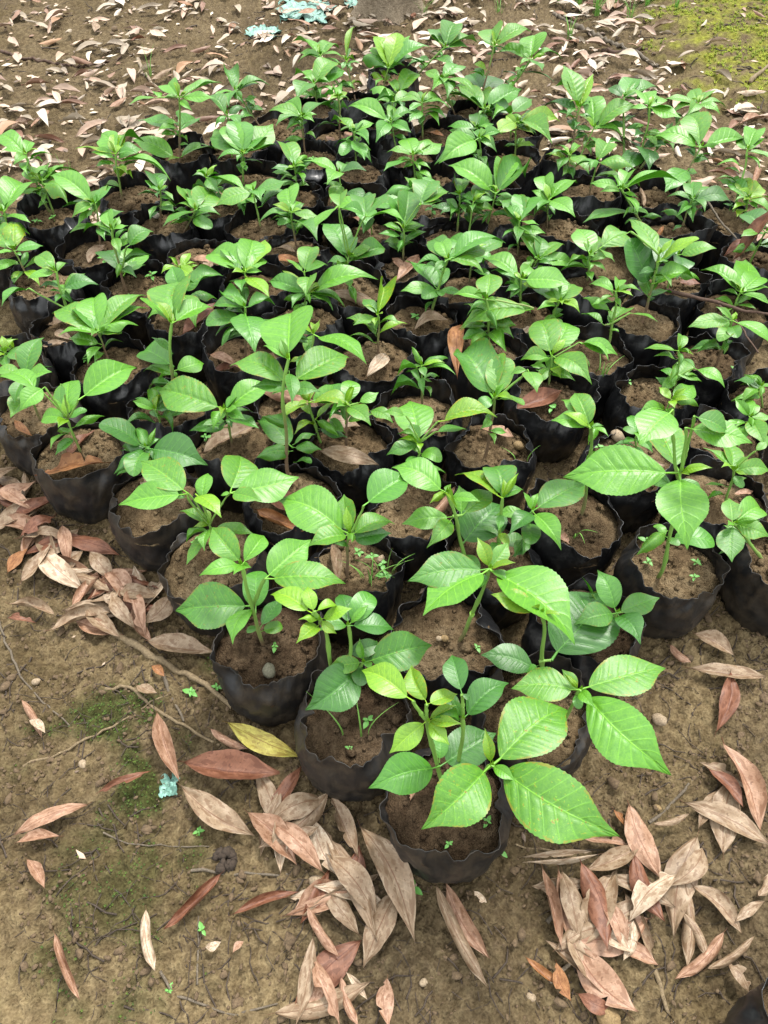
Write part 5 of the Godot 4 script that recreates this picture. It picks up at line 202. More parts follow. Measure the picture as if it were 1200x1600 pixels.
[[877,103,-1782,871,161,-1782,3,2],[[100,0,871,161,-1782,871,169,-1876,82,0,0,-25],[100,0,871,161,-1782,931,156,-1786,82,0,0,-23],[100,0,871,161,-1782,835,165,-1773,82,1,0,9],[100,0,871,161,-1782,911,151,-1738,98,1,0,1],[100,0,871,161,-1782,836,160,-1874,82,2,0,-16],[100,0,871,161,-1782,927,159,-1863,82,0,0,25],[100,0,871,161,-1782,847,173,-1755,66,0,0,-13],[100,0,871,161,-1782,841,185,-1784,87,0,3,-21],[99,0,871,161,-1782,871,148,-1845,82,2,0,20],[94,0,872,158,-1782,823,166,-1826,66,1,0,16],[54,0,874,134,-1782,836,143,-1736,80,0,0,16],[41,0,875,127,-1782,896,125,-1725,64,0,3,16],[62,0,874,139,-1782,868,148,-1825,87,1,0,21],[79,0,873,149,-1782,826,153,-1751,68,0,0,5],[86,0,872,153,-1782,885,156,-1748,85,1,3,14],[81,0,872,150,-1782,923,142,-1766,84,1,0,-6]],"bright seedling beside the largest red-brown curled fallen leaf","seedlings in the nursery bags"],
[[487,106,-2025,480,155,-2015,2,1],[[100,0,480,155,-2015,519,150,-1931,90,1,0,-1],[100,0,480,155,-2015,450,163,-2062,82,2,0,22],[100,0,480,155,-2015,424,165,-1997,82,2,0,17],[100,0,480,155,-2015,511,164,-2054,82,1,0,1],[80,0,481,145,-2017,494,139,-1979,82,0,0,-9],[100,0,480,155,-2015,459,167,-2041,80,0,3,3],[100,0,480,155,-2015,497,170,-2017,73,0,0,6],[34,0,485,123,-2021,438,126,-2042,82,2,0,20],[33,0,485,123,-2021,487,125,-1962,84,2,2,4],[92,0,480,151,-2016,445,138,-1965,85,2,0,7],[88,0,481,149,-2016,482,142,-2065,63,0,3,25],[45,0,484,128,-2020,425,143,-2048,88,0,0,1],[75,0,482,143,-2017,537,138,-2004,67,0,3,25],[40,0,484,126,-2021,460,129,-1961,60,1,3,-27],[94,0,480,152,-2015,510,145,-2023,83,2,0,24]],"yellow-green seedling next to the seedling with vivid yellow-green upper leaves among darker rows","seedlings in the nursery bags"],
[[-17,101,-1270,-12,200,-1270,7,0],[[80,0,-13,180,-1270,-65,169,-1295,88,1,0,-12],[80,0,-13,180,-1270,32,189,-1259,96,1,0,-16],[100,0,-12,200,-1270,-3,193,-1381,70,0,2,21],[100,0,-12,200,-1270,-43,200,-1325,88,2,0,5],[100,0,-12,200,-1270,-13,195,-1323,88,0,0,-17],[100,0,-12,200,-1270,-3,222,-1245,74,0,0,11],[100,0,-12,200,-1270,-40,222,-1269,68,0,0,22],[48,0,-15,148,-1270,-33,156,-1314,82,1,3,5],[95,0,-13,195,-1270,-18,200,-1240,84,0,3,7],[64,0,-14,165,-1270,-74,181,-1287,80,1,0,-3],[31,0,-15,132,-1270,-74,138,-1292,76,1,3,27],[53,0,-14,154,-1270,44,170,-1294,60,0,0,-3],[59,0,-14,160,-1270,-29,160,-1314,70,1,0,-2],[93,0,-13,194,-1270,-59,198,-1242,78,1,0,-14]],"seedling with a shrivelled cream leaf at its tip","seedlings in the nursery bags"],
[[-76,101,-1474,-74,199,-1474,6,0],[[100,1,-36,290,-1474,-86,301,-1484,105,2,0,-17],[100,1,-36,290,-1474,3,299,-1554,105,2,0,-22],[100,1,-36,290,-1474,47,292,-1452,88,1,0,-18],[100,1,-36,290,-1474,-46,278,-1591,88,2,0,-3],[100,1,-92,311,-1474,-137,301,-1411,105,1,0,24],[100,1,-89,307,-1474,-90,299,-1557,88,1,0,-13],[90,0,-74,189,-1474,6,184,-1536,88,2,0,23],[90,0,-74,189,-1474,-41,184,-1511,88,1,1,-4],[85,0,-74,185,-1474,-110,176,-1484,88,1,1,-21],[90,0,-74,189,-1474,-136,210,-1593,88,2,0,8],[100,0,-74,199,-1474,-70,196,-1560,114,2,0,-12],[100,0,-74,199,-1474,-56,210,-1459,70,1,3,16],[100,0,-74,199,-1474,-63,219,-1456,84,0,0,-21],[87,0,-74,187,-1474,-25,199,-1495,61,1,0,-24],[44,0,-75,145,-1474,-71,158,-1422,65,1,0,6],[87,0,-74,187,-1474,-42,186,-1487,58,2,0,0],[88,0,-74,188,-1474,-121,183,-1477,86,2,0,-10],[97,0,-74,196,-1474,-24,204,-1510,65,1,0,23],[76,0,-74,176,-1474,-100,181,-1437,84,1,2,12],[31,0,-75,132,-1474,-59,125,-1415,62,1,2,3]],"many-branched seedling with one quilted leaf drooping sideways","seedlings in the nursery bags"],
[[40,102,-1607,43,184,-1607,5,0],[[100,1,76,241,-1607,146,235,-1685,82,1,0,2],[100,1,76,241,-1607,110,241,-1711,106,2,0,0],[100,0,43,184,-1607,21,200,-1739,82,2,0,9],[100,0,43,184,-1607,59,220,-1736,82,2,0,18],[100,1,76,241,-1607,130,231,-1649,82,2,0,11],[90,0,42,175,-1607,94,164,-1662,82,1,0,1],[90,0,42,175,-1607,-1,187,-1633,82,1,0,-2],[100,0,43,184,-1607,67,182,-1672,82,1,0,0],[100,0,43,184,-1607,74,206,-1596,83,1,3,-1],[100,0,43,184,-1607,22,196,-1620,69,0,3,20],[50,0,41,143,-1607,47,138,-1667,77,1,0,24],[49,0,41,142,-1607,67,150,-1626,67,1,0,-23],[59,0,42,150,-1607,-1,149,-1617,80,1,3,-22],[57,0,41,149,-1607,95,167,-1629,69,2,3,9],[69,0,42,159,-1607,33,162,-1561,78,2,2,-20],[45,0,41,139,-1607,68,147,-1619,77,1,3,-17],[77,0,42,165,-1607,-12,178,-1602,79,2,3,-6],[96,0,43,181,-1607,78,178,-1595,58,1,0,-23],[32,0,41,128,-1607,5,134,-1631,79,2,0,-16]],"seedling with a straight bare stem and a canopy of overlapping leaves","seedlings in the nursery bags"],
[[-170,105,-1384,-158,170,-1384,4,0],[[100,1,-161,219,-1384,-147,219,-1480,88,1,0,1],[100,1,-161,219,-1384,-197,231,-1415,88,1,0,23],[100,1,-161,219,-1384,-114,215,-1419,88,1,0,6],[100,1,-148,212,-1384,-153,215,-1309,114,1,0,18],[100,0,-158,170,-1384,-13,197,-1403,70,1,0,8],[100,0,-158,170,-1384,-78,165,-1364,88,1,0,-23],[100,0,-158,170,-1384,-242,170,-1429,88,2,0,-18],[100,0,-158,170,-1384,-188,173,-1340,88,2,0,16],[100,0,-158,170,-1384,-101,166,-1351,88,2,0,-21],[100,0,-158,170,-1384,-215,180,-1457,44,0,0,-5],[100,0,-158,170,-1384,-122,186,-1397,60,0,0,-1],[100,0,-158,170,-1384,-125,186,-1396,87,0,0,6],[96,0,-158,167,-1384,-150,182,-1341,60,1,2,9],[59,0,-163,144,-1384,-185,159,-1328,59,1,0,-15],[81,0,-160,158,-1384,-118,159,-1382,66,1,0,10],[33,0,-166,127,-1384,-146,136,-1352,59,1,0,-11],[92,0,-159,165,-1384,-211,154,-1392,86,1,2,-21],[82,0,-160,158,-1384,-206,165,-1433,85,1,0,13],[35,0,-166,128,-1384,-170,125,-1422,64,1,3,-12]],"seedling with a pale veined leaf and one long leaf pointing sideways","seedlings in the nursery bags"],
[[-302,103,-1454,-294,174,-1454,4,0],[[100,0,-294,174,-1454,-389,176,-1541,105,1,0,-8],[100,0,-294,174,-1454,-265,176,-1586,88,0,0,-11],[100,0,-294,174,-1454,-289,185,-1587,88,1,0,18],[100,0,-294,174,-1454,-248,166,-1515,88,1,0,16],[90,0,-295,167,-1454,-235,167,-1381,88,0,0,-16],[100,0,-294,174,-1454,-339,182,-1581,88,1,0,2],[100,0,-294,174,-1454,-317,178,-1571,88,2,0,8],[100,0,-294,174,-1454,-315,189,-1432,83,0,3,-20],[100,0,-294,174,-1454,-273,193,-1445,81,0,3,11],[56,0,-298,143,-1454,-290,134,-1400,69,2,3,-3],[95,0,-294,171,-1454,-346,168,-1479,80,2,0,7],[97,0,-294,173,-1454,-258,174,-1458,76,1,0,27],[76,0,-296,158,-1454,-294,172,-1392,84,2,3,9],[37,0,-299,130,-1454,-334,140,-1404,82,0,0,-9],[61,0,-297,147,-1454,-334,145,-1467,88,1,3,11],[41,0,-299,133,-1454,-262,144,-1464,60,2,2,-24]],"seedling with one broad pale leaf and a bright leaf hanging down","seedlings in the nursery bags"],
[[-283,96,-1270,-266,217,-1270,7,0],[[100,0,-266,217,-1270,-211,211,-1292,114,2,2,2],[100,0,-266,217,-1270,-322,209,-1325,88,2,2,-10],[90,0,-268,205,-1270,-234,211,-1148,105,2,0,-15],[100,0,-266,217,-1270,-336,215,-1284,88,2,0,-7],[90,0,-268,205,-1270,-285,205,-1223,88,2,2,1],[80,0,-269,193,-1270,-343,194,-1250,88,2,1,-11],[100,0,-266,217,-1270,-286,220,-1308,105,2,2,15],[100,0,-266,217,-1270,-288,228,-1289,79,2,0,-4],[100,0,-266,217,-1270,-290,239,-1277,75,1,0,-27],[66,0,-272,177,-1270,-325,188,-1237,73,2,0,25],[44,0,-275,150,-1270,-229,164,-1307,72,2,0,28],[46,0,-275,152,-1270,-309,162,-1238,67,2,0,-23],[62,0,-272,172,-1270,-293,181,-1232,70,2,0,-28],[67,0,-272,178,-1270,-314,168,-1218,78,2,2,25],[89,0,-268,205,-1270,-299,212,-1266,72,2,0,20],[89,0,-268,204,-1270,-315,195,-1298,85,2,0,-8]],"seedling with dark twisted leaves, one with a pale pointed tip","seedlings in the nursery bags"],
[[-445,103,-1556,-458,133,-1542,0,0],[[100,0,-458,133,-1542,-491,132,-1516,88,0,0,0],[100,0,-458,133,-1542,-410,143,-1487,88,0,0,14],[100,0,-458,133,-1542,-442,126,-1555,88,0,0,22],[100,0,-458,133,-1542,-479,146,-1557,80,0,2,0],[100,0,-458,133,-1542,-455,148,-1524,62,0,0,24],[80,0,-455,127,-1544,-422,125,-1572,62,0,3,-2],[33,0,-449,113,-1551,-474,125,-1534,67,0,3,25],[65,0,-453,123,-1546,-438,138,-1595,78,0,0,1],[72,0,-454,125,-1546,-427,135,-1523,61,0,0,-5],[33,0,-449,113,-1551,-441,125,-1579,66,0,2,-18],[36,0,-450,114,-1550,-417,125,-1559,65,0,0,15],[46,0,-451,117,-1549,-438,125,-1491,85,0,2,-17]],"tiny lime green seedling with three small leaves","seedlings in the nursery bags"],
[[310,102,-609,323,193,-595,4,0],[[100,0,323,193,-595,341,206,-538,110,3,0,10],[100,0,323,193,-595,303,212,-656,100,2,0,-16],[100,0,323,193,-595,263,202,-577,122,2,0,-4],[100,0,323,193,-595,383,208,-612,108,2,0,-1],[52,0,317,149,-602,300,136,-664,109,2,2,4]],"mid green seedling next to the seedling with one upright broad dark leaf and one small","seedlings in the nursery bags"],
[[-637,107,-1076,-633,210,-1072,4,0],[[100,0,-633,210,-1072,-643,198,-1021,98,2,0,4],[100,0,-633,210,-1072,-616,236,-1157,103,2,0,-3],[100,0,-633,210,-1072,-694,216,-1086,100,1,0,3],[100,0,-633,210,-1072,-576,239,-1059,114,1,0,8],[48,0,-635,158,-1074,-617,184,-1140,123,3,2,-15],[64,0,-634,174,-1073,-651,178,-1008,125,1,0,-9]],"bright green seedling next to the leaning seedling with outstretched leaves in the bag holding","seedlings in the nursery bags"],
[[-425,103,-1389,-415,174,-1382,1,0],[[100,0,-415,174,-1382,-334,192,-1421,123,2,2,9],[100,0,-415,174,-1382,-473,170,-1354,108,3,0,-7],[100,0,-415,174,-1382,-378,164,-1300,100,1,0,2],[100,0,-415,174,-1382,-438,203,-1434,124,2,0,-16],[49,0,-420,138,-1386,-491,131,-1356,99,1,0,-1],[68,0,-418,151,-1384,-352,141,-1411,130,2,2,-12]],"mid green seedling next to the seedling with one broad pale leaf and a bright leaf","seedlings in the nursery bags"],
[[626,106,-1491,626,186,-1499,1,0],[[100,0,626,186,-1499,566,196,-1511,121,2,0,-3],[100,0,626,186,-1499,696,215,-1484,117,1,0,6],[100,0,626,186,-1499,638,174,-1549,109,3,0,-16],[100,0,626,186,-1499,604,197,-1408,97,3,0,-13],[51,0,626,147,-1495,684,148,-1479,99,1,2,14]],"bright green seedling next to the seedling with a torn whitish leaf a round dark leaf","seedlings in the nursery bags"],
[[842,102,-1603,842,187,-1589,0,0],[[100,0,842,187,-1589,779,194,-1565,102,1,0,7],[100,0,842,187,-1589,897,181,-1610,121,2,2,-7],[100,0,842,187,-1589,812,190,-1679,122,3,0,-10],[100,0,842,187,-1589,872,208,-1502,96,3,0,-11],[55,0,842,149,-1596,915,146,-1618,102,3,0,6],[56,0,842,150,-1595,780,148,-1576,124,1,2,-16],[67,0,842,159,-1594,867,155,-1503,116,2,2,-14]],"dark green seedling next to the seedling with a long dark leaf beside a bare grey","seedlings in the nursery bags"],
[[518,98,-1903,521,193,-1897,5,0],[[100,0,521,193,-1897,474,178,-1919,130,2,0,14],[100,0,521,193,-1897,604,205,-1860,120,1,2,12],[100,0,521,193,-1897,559,209,-1975,115,1,0,4],[100,0,521,193,-1897,495,213,-1844,98,2,2,8],[61,0,520,156,-1900,583,176,-1866,106,1,0,-9]],"bright green seedling next to the seedling with a broad drooping leaf beside a yellowed bud","seedlings in the nursery bags"],
[[-295,98,-1759,-307,184,-1773,3,0],[[100,0,-307,184,-1773,-394,171,-1737,114,1,0,-15],[100,0,-307,184,-1773,-228,197,-1805,123,2,0,-2],[100,0,-307,184,-1773,-326,177,-1825,98,1,0,-13],[100,0,-307,184,-1773,-284,208,-1712,100,2,0,1],[57,0,-302,147,-1767,-215,164,-1797,98,2,0,-12]],"mid green seedling next to the seedling with a broad heart-shaped leaf facing up","seedlings in the nursery bags"],
[[-32,96,-1734,-37,169,-1736,0,0],[[100,0,-37,169,-1736,-33,175,-1795,123,3,2,-7],[100,0,-37,169,-1736,-43,177,-1645,106,2,0,-1],[100,0,-37,169,-1736,47,180,-1728,104,2,0,12],[100,0,-37,169,-1736,-125,154,-1744,129,1,0,3],[65,0,-35,144,-1735,-46,159,-1650,104,2,2,-7],[59,0,-35,140,-1735,-28,145,-1795,118,1,0,-12]],"mid green seedling next to the many-branched seedling with one quilted leaf drooping sideways","seedlings in the nursery bags"],
[[-417,97,-2129,-412,205,-2131,1,1],[[100,0,-412,205,-2131,-444,195,-2091,102,2,2,12],[100,0,-412,205,-2131,-370,204,-2183,102,3,2,1],[100,0,-412,205,-2131,-481,228,-2189,110,2,0,8],[100,0,-412,205,-2131,-373,194,-2097,107,2,0,3],[54,0,-414,156,-2130,-370,153,-2178,122,1,0,2],[52,0,-414,154,-2130,-456,169,-2084,107,1,0,-13]],"mid green seedling next to the tall forked seedling at the corner of the block","seedlings in the nursery bags"],
[[26,102,-2254,24,182,-2268,8,1],[[100,0,24,182,-2268,-37,200,-2341,128,1,2,9],[100,0,24,182,-2268,57,171,-2228,104,3,2,-10],[100,0,24,182,-2268,90,179,-2321,109,1,0,13],[100,0,24,182,-2268,-22,204,-2232,101,2,2,-16],[65,0,25,155,-2263,55,173,-2222,100,2,0,4],[57,0,25,148,-2262,-12,157,-2312,112,3,0,3],[58,0,25,149,-2262,-27,162,-2226,108,3,0,15]],"brown-stemmed dark green seedling next to the rearmost seedling with a dense dark and lime crown","seedlings in the nursery bags"],
[[354,101,-2214,348,172,-2219,3,1],[[100,0,348,172,-2219,291,185,-2167,121,1,2,6],[100,0,348,172,-2219,412,188,-2279,113,2,0,13],[100,0,348,172,-2219,294,159,-2281,112,3,2,-16],[100,0,348,172,-2219,381,161,-2181,95,1,2,8],[46,0,351,134,-2216,393,132,-2251,108,1,2,10],[42,0,351,131,-2216,306,140,-2179,97,2,0,7]],"bright green seedling next to the rearmost seedling with a dense dark and lime crown","seedlings in the nursery bags"],
[[80,100,-1807,70,182,-1794,1,0],[[100,0,70,182,-1794,141,177,-1817,108,2,0,-8],[100,0,70,182,-1794,-4,178,-1771,109,2,2,-4],[100,0,70,182,-1794,88,198,-1730,122,1,2,9],[100,0,70,182,-1794,53,173,-1852,107,1,0,16],[54,0,74,144,-1800,-12,145,-1778,108,1,0,-5],[68,0,73,156,-1798,154,170,-1819,105,2,0,9],[63,0,73,152,-1799,61,176,-1852,115,2,2,-1]],"mid green seedling next to the seedling with a broad drooping leaf beside a yellowed bud","seedlings in the nursery bags"],
[[-94,102,-1856,-108,183,-1865,2,0],[[100,0,-108,183,-1865,-195,205,-1891,116,1,0,11],[100,0,-108,183,-1865,-45,206,-1846,104,3,0,8],[100,0,-108,183,-1865,-90,178,-1921,109,2,0,6],[100,0,-108,183,-1865,-134,196,-1788,103,1,0,-12],[40,0,-100,135,-1860,-36,126,-1836,95,3,0,10],[42,0,-100,136,-1860,-148,155,-1877,114,1,0,4],[66,0,-104,156,-1862,-129,144,-1799,105,1,0,-7]],"bright green seedling next to the seedling with a straight bare stem and a canopy","seedlings in the nursery bags"]]
const RESTLABELS = ["leafy seedling growing among the inner rows of black bags","leafy seedling growing in the rearmost rows of black bags","leafy seedling growing along the outer rows of the block"]
const DEAD = [
[-30,-226,-113,-143,44,2,0,0,49,2],
[-132,-148,-15,-181,34,1,0,0,46,4],
[534,-421,462,-461,30,1,0,0,54,14],
[492,-425,436,-364,24,1,0,0,43,12],
[460,-331,511,-442,45,1,0,0,54,14],
[-704,-1039,-753,-931,39,1,0,0,50,18],
[-679,-951,-684,-1024,25,1,0,0,50,18],
[-427,-725,-489,-800,38,0,0,0,53,21],
[-555,-792,-459,-749,40,1,0,0,50,18],
[-467,-754,-493,-832,30,0,0,0,53,21],
[-377,-722,-484,-774,38,2,0,0,52,19],
[-415,-804,-496,-738,39,0,0,0,53,21],
[-434,-800,-522,-750,35,1,0,0,50,18],
[-391,-770,-500,-732,32,1,0,0,50,18],
[-432,-676,-513,-700,33,0,0,0,53,21],
[-379,-792,-406,-712,29,4,0,0,51,24],
[-435,-715,-537,-718,38,1,0,0,50,18],
[-501,-791,-612,-822,42,0,0,0,53,21],
[-460,-807,-508,-732,30,2,0,0,52,19],
[-412,-716,-434,-805,35,4,0,0,51,24],
[-430,-668,-500,-724,30,1,0,0,50,18],
[-432,-766,-388,-666,35,0,0,0,53,21],
[-676,-967,-775,-994,29,1,0,0,50,18],
[-638,-944,-626,-867,24,1,0,0,50,18],
[-603,-860,-712,-909,46,0,0,0,53,21],
[-630,-902,-719,-956,31,2,0,0,52,19],
[-578,-890,-549,-807,27,0,0,0,53,21],
[-638,-826,-524,-871,33,2,0,0,52,19],
[-635,-828,-630,-917,27,0,0,0,53,21],
[-549,-890,-619,-800,40,1,0,0,50,18],
[-513,-761,-603,-839,43,4,0,0,51,24],
[-627,-897,-562,-791,34,1,0,0,50,18],
[-600,-919,-631,-817,28,0,0,0,53,21],
[-645,-928,-718,-981,34,0,0,0,53,21],
[-813,-905,-731,-958,33,1,0,0,50,18],
[-749,-1035,-704,-940,28,2,0,0,52,19],
[-840,-887,-811,-968,29,1,0,0,50,18],
[-499,-797,-619,-816,32,4,0,0,51,24],
[-651,-862,-554,-865,29,1,0,0,50,18],
[-52,-297,-119,-256,29,0,0,0,47,5],
[-27,-263,-34,-343,29,2,0,0,49,2],
[-99,-377,-57,-300,32,4,0,0,48,7],
[20,-288,-26,-196,39,1,0,0,46,4],
[-106,-252,-5,-309,31,1,0,0,46,4],
[-8,-250,-79,-330,39,1,0,0,46,4],
[-73,-314,-109,-243,21,2,0,0,49,2],
[-126,-277,-35,-287,26,4,0,0,48,7],
[-33,-234,-83,-290,26,1,0,0,46,4],
[7,-263,-92,-287,28,4,0,0,48,7],
[-138,-306,-141,-397,25,4,0,0,48,7],
[-86,-384,-174,-382,28,4,0,0,48,7],
[-146,-419,-167,-326,25,1,0,0,46,4],
[-143,-355,-190,-453,30,1,0,0,46,4],
[-81,-307,-162,-374,31,0,0,0,47,5],
[-79,-411,-171,-335,47,1,0,0,46,4],
[216,-215,290,-241,29,1,0,0,43,12],
[278,-290,196,-291,29,1,0,0,43,12],
[432,-233,361,-183,27,0,0,0,45,10],
[296,-146,203,-227,35,1,0,0,43,12],
[268,-165,232,-253,35,1,0,0,43,12],
[255,-238,345,-278,34,1,0,0,43,12],
[237,-307,247,-222,32,1,0,0,43,12],
[375,-288,435,-341,29,1,0,0,43,12],
[244,-218,314,-315,45,1,0,0,43,12],
[277,-280,303,-207,24,0,0,0,45,10],
[396,-297,377,-196,31,1,0,0,43,12],
[341,-251,219,-225,48,0,0,0,45,10],
[314,-245,391,-303,37,4,0,0,44,15],
[318,-281,342,-203,25,1,0,0,43,12],
[-419,-397,-507,-353,25,0,0,1,0,0],
[-441,-351,-502,-342,17,0,0,1,0,0],
[-483,-324,-448,-286,17,0,0,1,1,0],
[-420,-233,-368,-159,20,0,0,1,0,0],
[-307,-259,-282,-189,26,4,0,1,2,1],
[-216,-302,-281,-237,27,2,0,1,3,2],
[-196,-255,-111,-284,19,2,0,1,3,2],
[-332,-443,-407,-408,14,2,0,1,4,3],
[-289,-421,-176,-351,42,1,0,1,5,4],
[-191,-385,-116,-312,38,0,0,1,6,5],
[-344,-534,-292,-427,28,0,0,1,7,0],
[-289,-455,-149,-436,52,2,0,1,8,2],
[-232,-513,-120,-466,36,5,0,1,9,6],
[-257,-503,-197,-471,24,0,0,2,6,5],
[-120,-452,-162,-385,28,2,0,1,3,2],
[-161,-370,-75,-403,38,1,0,2,10,4],
[-145,-339,-89,-362,23,1,0,3,10,4],
[-75,-406,-34,-324,28,1,0,1,10,4],
[-85,-366,-8,-220,30,1,0,1,5,4],
[-33,-363,39,-220,45,1,0,1,5,4],
[-128,-255,-38,-284,23,0,0,1,6,5],
[-99,-261,-56,-205,24,0,0,2,6,5],
[-89,-227,-106,-132,22,1,0,1,10,4],
[-90,-207,-52,-132,24,0,0,1,6,5],
[-83,-183,-92,-145,19,0,0,1,11,5],
[-51,-183,-29,-132,21,0,0,2,11,5],
[-47,-190,-20,-160,11,4,0,3,12,7],
[4,-185,5,-130,25,0,0,1,11,5],
[-224,-217,-204,-222,12,4,0,1,12,7],
[-189,-210,-177,-224,11,0,0,1,11,5],
[70,-290,129,-171,32,1,0,1,13,8],
[82,-294,133,-204,33,0,0,2,14,9],
[211,-311,222,-211,23,0,0,1,15,10],
[232,-309,236,-222,23,0,0,2,15,10],
[261,-316,273,-210,44,2,0,1,16,11],
[347,-339,268,-308,28,1,0,1,17,12],
[272,-349,340,-339,20,0,0,1,15,10],
[291,-303,377,-262,27,1,0,1,17,12],
[343,-394,369,-296,42,0,0,1,15,10],
[322,-390,348,-334,21,3,0,2,18,13],
[430,-352,370,-227,44,1,0,1,19,12],
[335,-326,358,-244,37,2,0,2,16,11],
[386,-257,404,-205,23,1,0,1,20,12],
[406,-289,457,-233,34,1,0,1,21,14],
[178,-206,218,-177,15,3,0,1,22,13],
[213,-199,227,-160,21,3,0,2,22,13],
[240,-222,305,-147,48,0,0,1,15,10],
[237,-167,278,-150,22,2,0,1,23,11],
[284,-220,343,-198,29,0,0,1,15,10],
[267,-236,310,-208,24,4,0,2,24,15],
[321,-248,297,-201,19,4,0,1,24,15],
[401,-192,467,-227,18,1,0,1,21,14],
[428,-200,445,-167,22,1,0,2,25,14],
[423,-401,525,-341,39,1,0,1,26,14],
[498,-483,520,-360,48,0,0,1,27,16],
[469,-447,502,-390,33,2,0,2,28,17],
[485,-613,598,-593,34,1,0,1,21,14],
[498,-506,544,-605,34,2,0,1,28,17],
[506,-672,557,-629,33,1,0,1,21,14],
[461,-650,486,-617,27,0,0,2,29,16],
[656,-834,618,-718,33,1,0,1,26,14],
[667,-813,630,-715,26,0,0,1,30,16],
[489,-276,514,-306,20,1,0,1,25,14],
[281,-332,182,-326,10,4,0,1,31,15],
[288,-324,186,-316,8,4,0,2,31,15],
[-708,-882,-625,-958,56,1,0,1,32,18],
[-672,-918,-601,-969,43,2,0,2,33,19],
[-641,-856,-590,-902,35,2,0,3,33,19],
[-649,-793,-622,-844,29,3,0,1,34,20],
[-616,-770,-584,-844,40,1,0,2,32,18],
[-562,-777,-526,-841,37,1,0,1,32,18],
[-582,-863,-464,-829,34,2,0,2,35,19],
[-514,-830,-463,-778,32,1,0,1,32,18],
[-521,-726,-490,-800,40,0,0,1,36,21],
[-488,-782,-371,-757,18,2,0,1,35,19],
[-542,-674,-450,-717,45,1,0,2,32,18],
[-454,-712,-449,-766,27,1,0,2,37,18],
[-452,-756,-380,-744,37,1,0,1,32,18],
[-457,-743,-405,-679,28,1,0,3,32,18],
[-418,-727,-375,-658,28,0,0,2,36,21],
[-398,-686,-354,-744,36,1,0,3,32,18],
[-383,-660,-273,-634,42,1,0,1,32,18],
[-627,-727,-538,-700,32,1,0,1,32,18],
[-617,-696,-569,-689,15,2,0,2,38,19],
[-557,-555,-510,-494,22,0,0,1,0,0],
[-532,-519,-502,-499,15,4,0,2,39,1],
[-367,-613,-344,-595,15,3,0,1,34,20],
[-384,-578,-347,-562,20,1,0,1,40,22],
[-744,-1022,-682,-996,28,1,0,1,32,18],
[-721,-942,-652,-990,41,0,0,4,36,21],
[-648,-746,-705,-856,20,1,0,1,41,18],
[117,-280,133,-267,13,4,0,3,42,23],
[450,-246,499,-272,14,1,0,2,25,14],
[370,-366,422,-379,13,1,0,3,20,12],
[-595,-925,-470,-955,54,3,1,10,55,25],
[-561,-971,-527,-1039,41,2,1,10,56,26],
[-683,-1064,-635,-1019,18,3,1,11,57,25],
[-695,-1288,-629,-1294,37,1,1,14,58,27],
[-705,-1360,-658,-1374,27,1,1,14,58,27],
[-680,-1334,-636,-1307,23,1,1,14,58,27],
[-416,-1328,-362,-1428,57,2,1,15,59,26],
[-351,-1262,-287,-1228,28,0,1,24,60,28],
[-339,-1212,-295,-1244,30,2,1,24,56,26],
[-422,-1075,-426,-1152,19,0,1,25,60,28],
[-320,-980,-227,-1053,43,1,1,26,61,27],
[-243,-1152,-117,-1087,61,0,1,28,62,28],
[-115,-1046,-42,-1049,40,1,1,29,58,27],
[-114,-984,-9,-954,42,1,1,29,61,27],
[-34,-1189,4,-1264,35,4,1,30,63,29],
[-108,-1463,-19,-1408,58,1,1,58,61,27],
[163,-1345,143,-1178,36,3,1,64,55,25],
[142,-1274,174,-1208,30,1,1,64,58,27],
[64,-1345,140,-1367,43,1,1,59,58,27],
[179,-1049,235,-1016,31,0,1,32,60,28],
[245,-1105,344,-1155,47,2,1,36,59,26],
[276,-1323,324,-1333,27,4,1,65,63,29],
[-210,-907,-126,-841,50,2,1,27,59,26],
[-213,-852,-125,-803,41,3,1,27,55,25],
[-85,-784,-72,-696,20,1,1,7,58,27],
[56,-799,123,-895,29,0,1,33,62,28],
[284,-808,303,-782,18,0,1,35,60,28],
[410,-926,492,-945,38,1,1,39,58,27],
[777,-1606,865,-1655,27,2,1,47,59,26],
[633,-1659,672,-1741,26,3,1,49,57,25],
[-256,-1642,-204,-1626,30,1,1,61,58,27],
[-257,-1599,-183,-1589,29,3,1,61,57,25],
[-427,-1913,-361,-1825,60,1,1,70,61,27],
[-165,-2226,-141,-2164,26,0,1,74,60,28],
[-102,-2164,-90,-2241,25,0,1,74,60,28],
[-84,-2171,-64,-2240,26,0,1,74,60,28],
[117,-2241,170,-2214,33,3,1,80,57,25],
[242,-2060,245,-1919,48,3,1,85,55,25],
[28,-1518,81,-1615,44,0,1,57,62,28],
[-86,-1783,-30,-1708,28,0,1,62,60,28],
[52,-1538,18,-1607,22,0,1,57,60,28],
[653,-1920,640,-1819,22,1,1,88,61,27],
[789,-1567,816,-1629,17,1,1,47,58,27],
[652,-1506,698,-1494,26,2,1,46,56,26],
[-370,-1574,-440,-1599,33,0,1,22,60,28],
[-387,-1528,-380,-1598,29,1,1,22,58,27],
[-676,-1594,-652,-1661,37,1,1,19,58,27],
[50,-1020,103,-1052,19,1,1,31,58,27],
[33,-363,40,-393,15,0,1,0,60,28],
[-418,-929,-378,-849,23,4,1,9,63,29],
[601,-891,636,-899,20,0,1,40,60,28]]
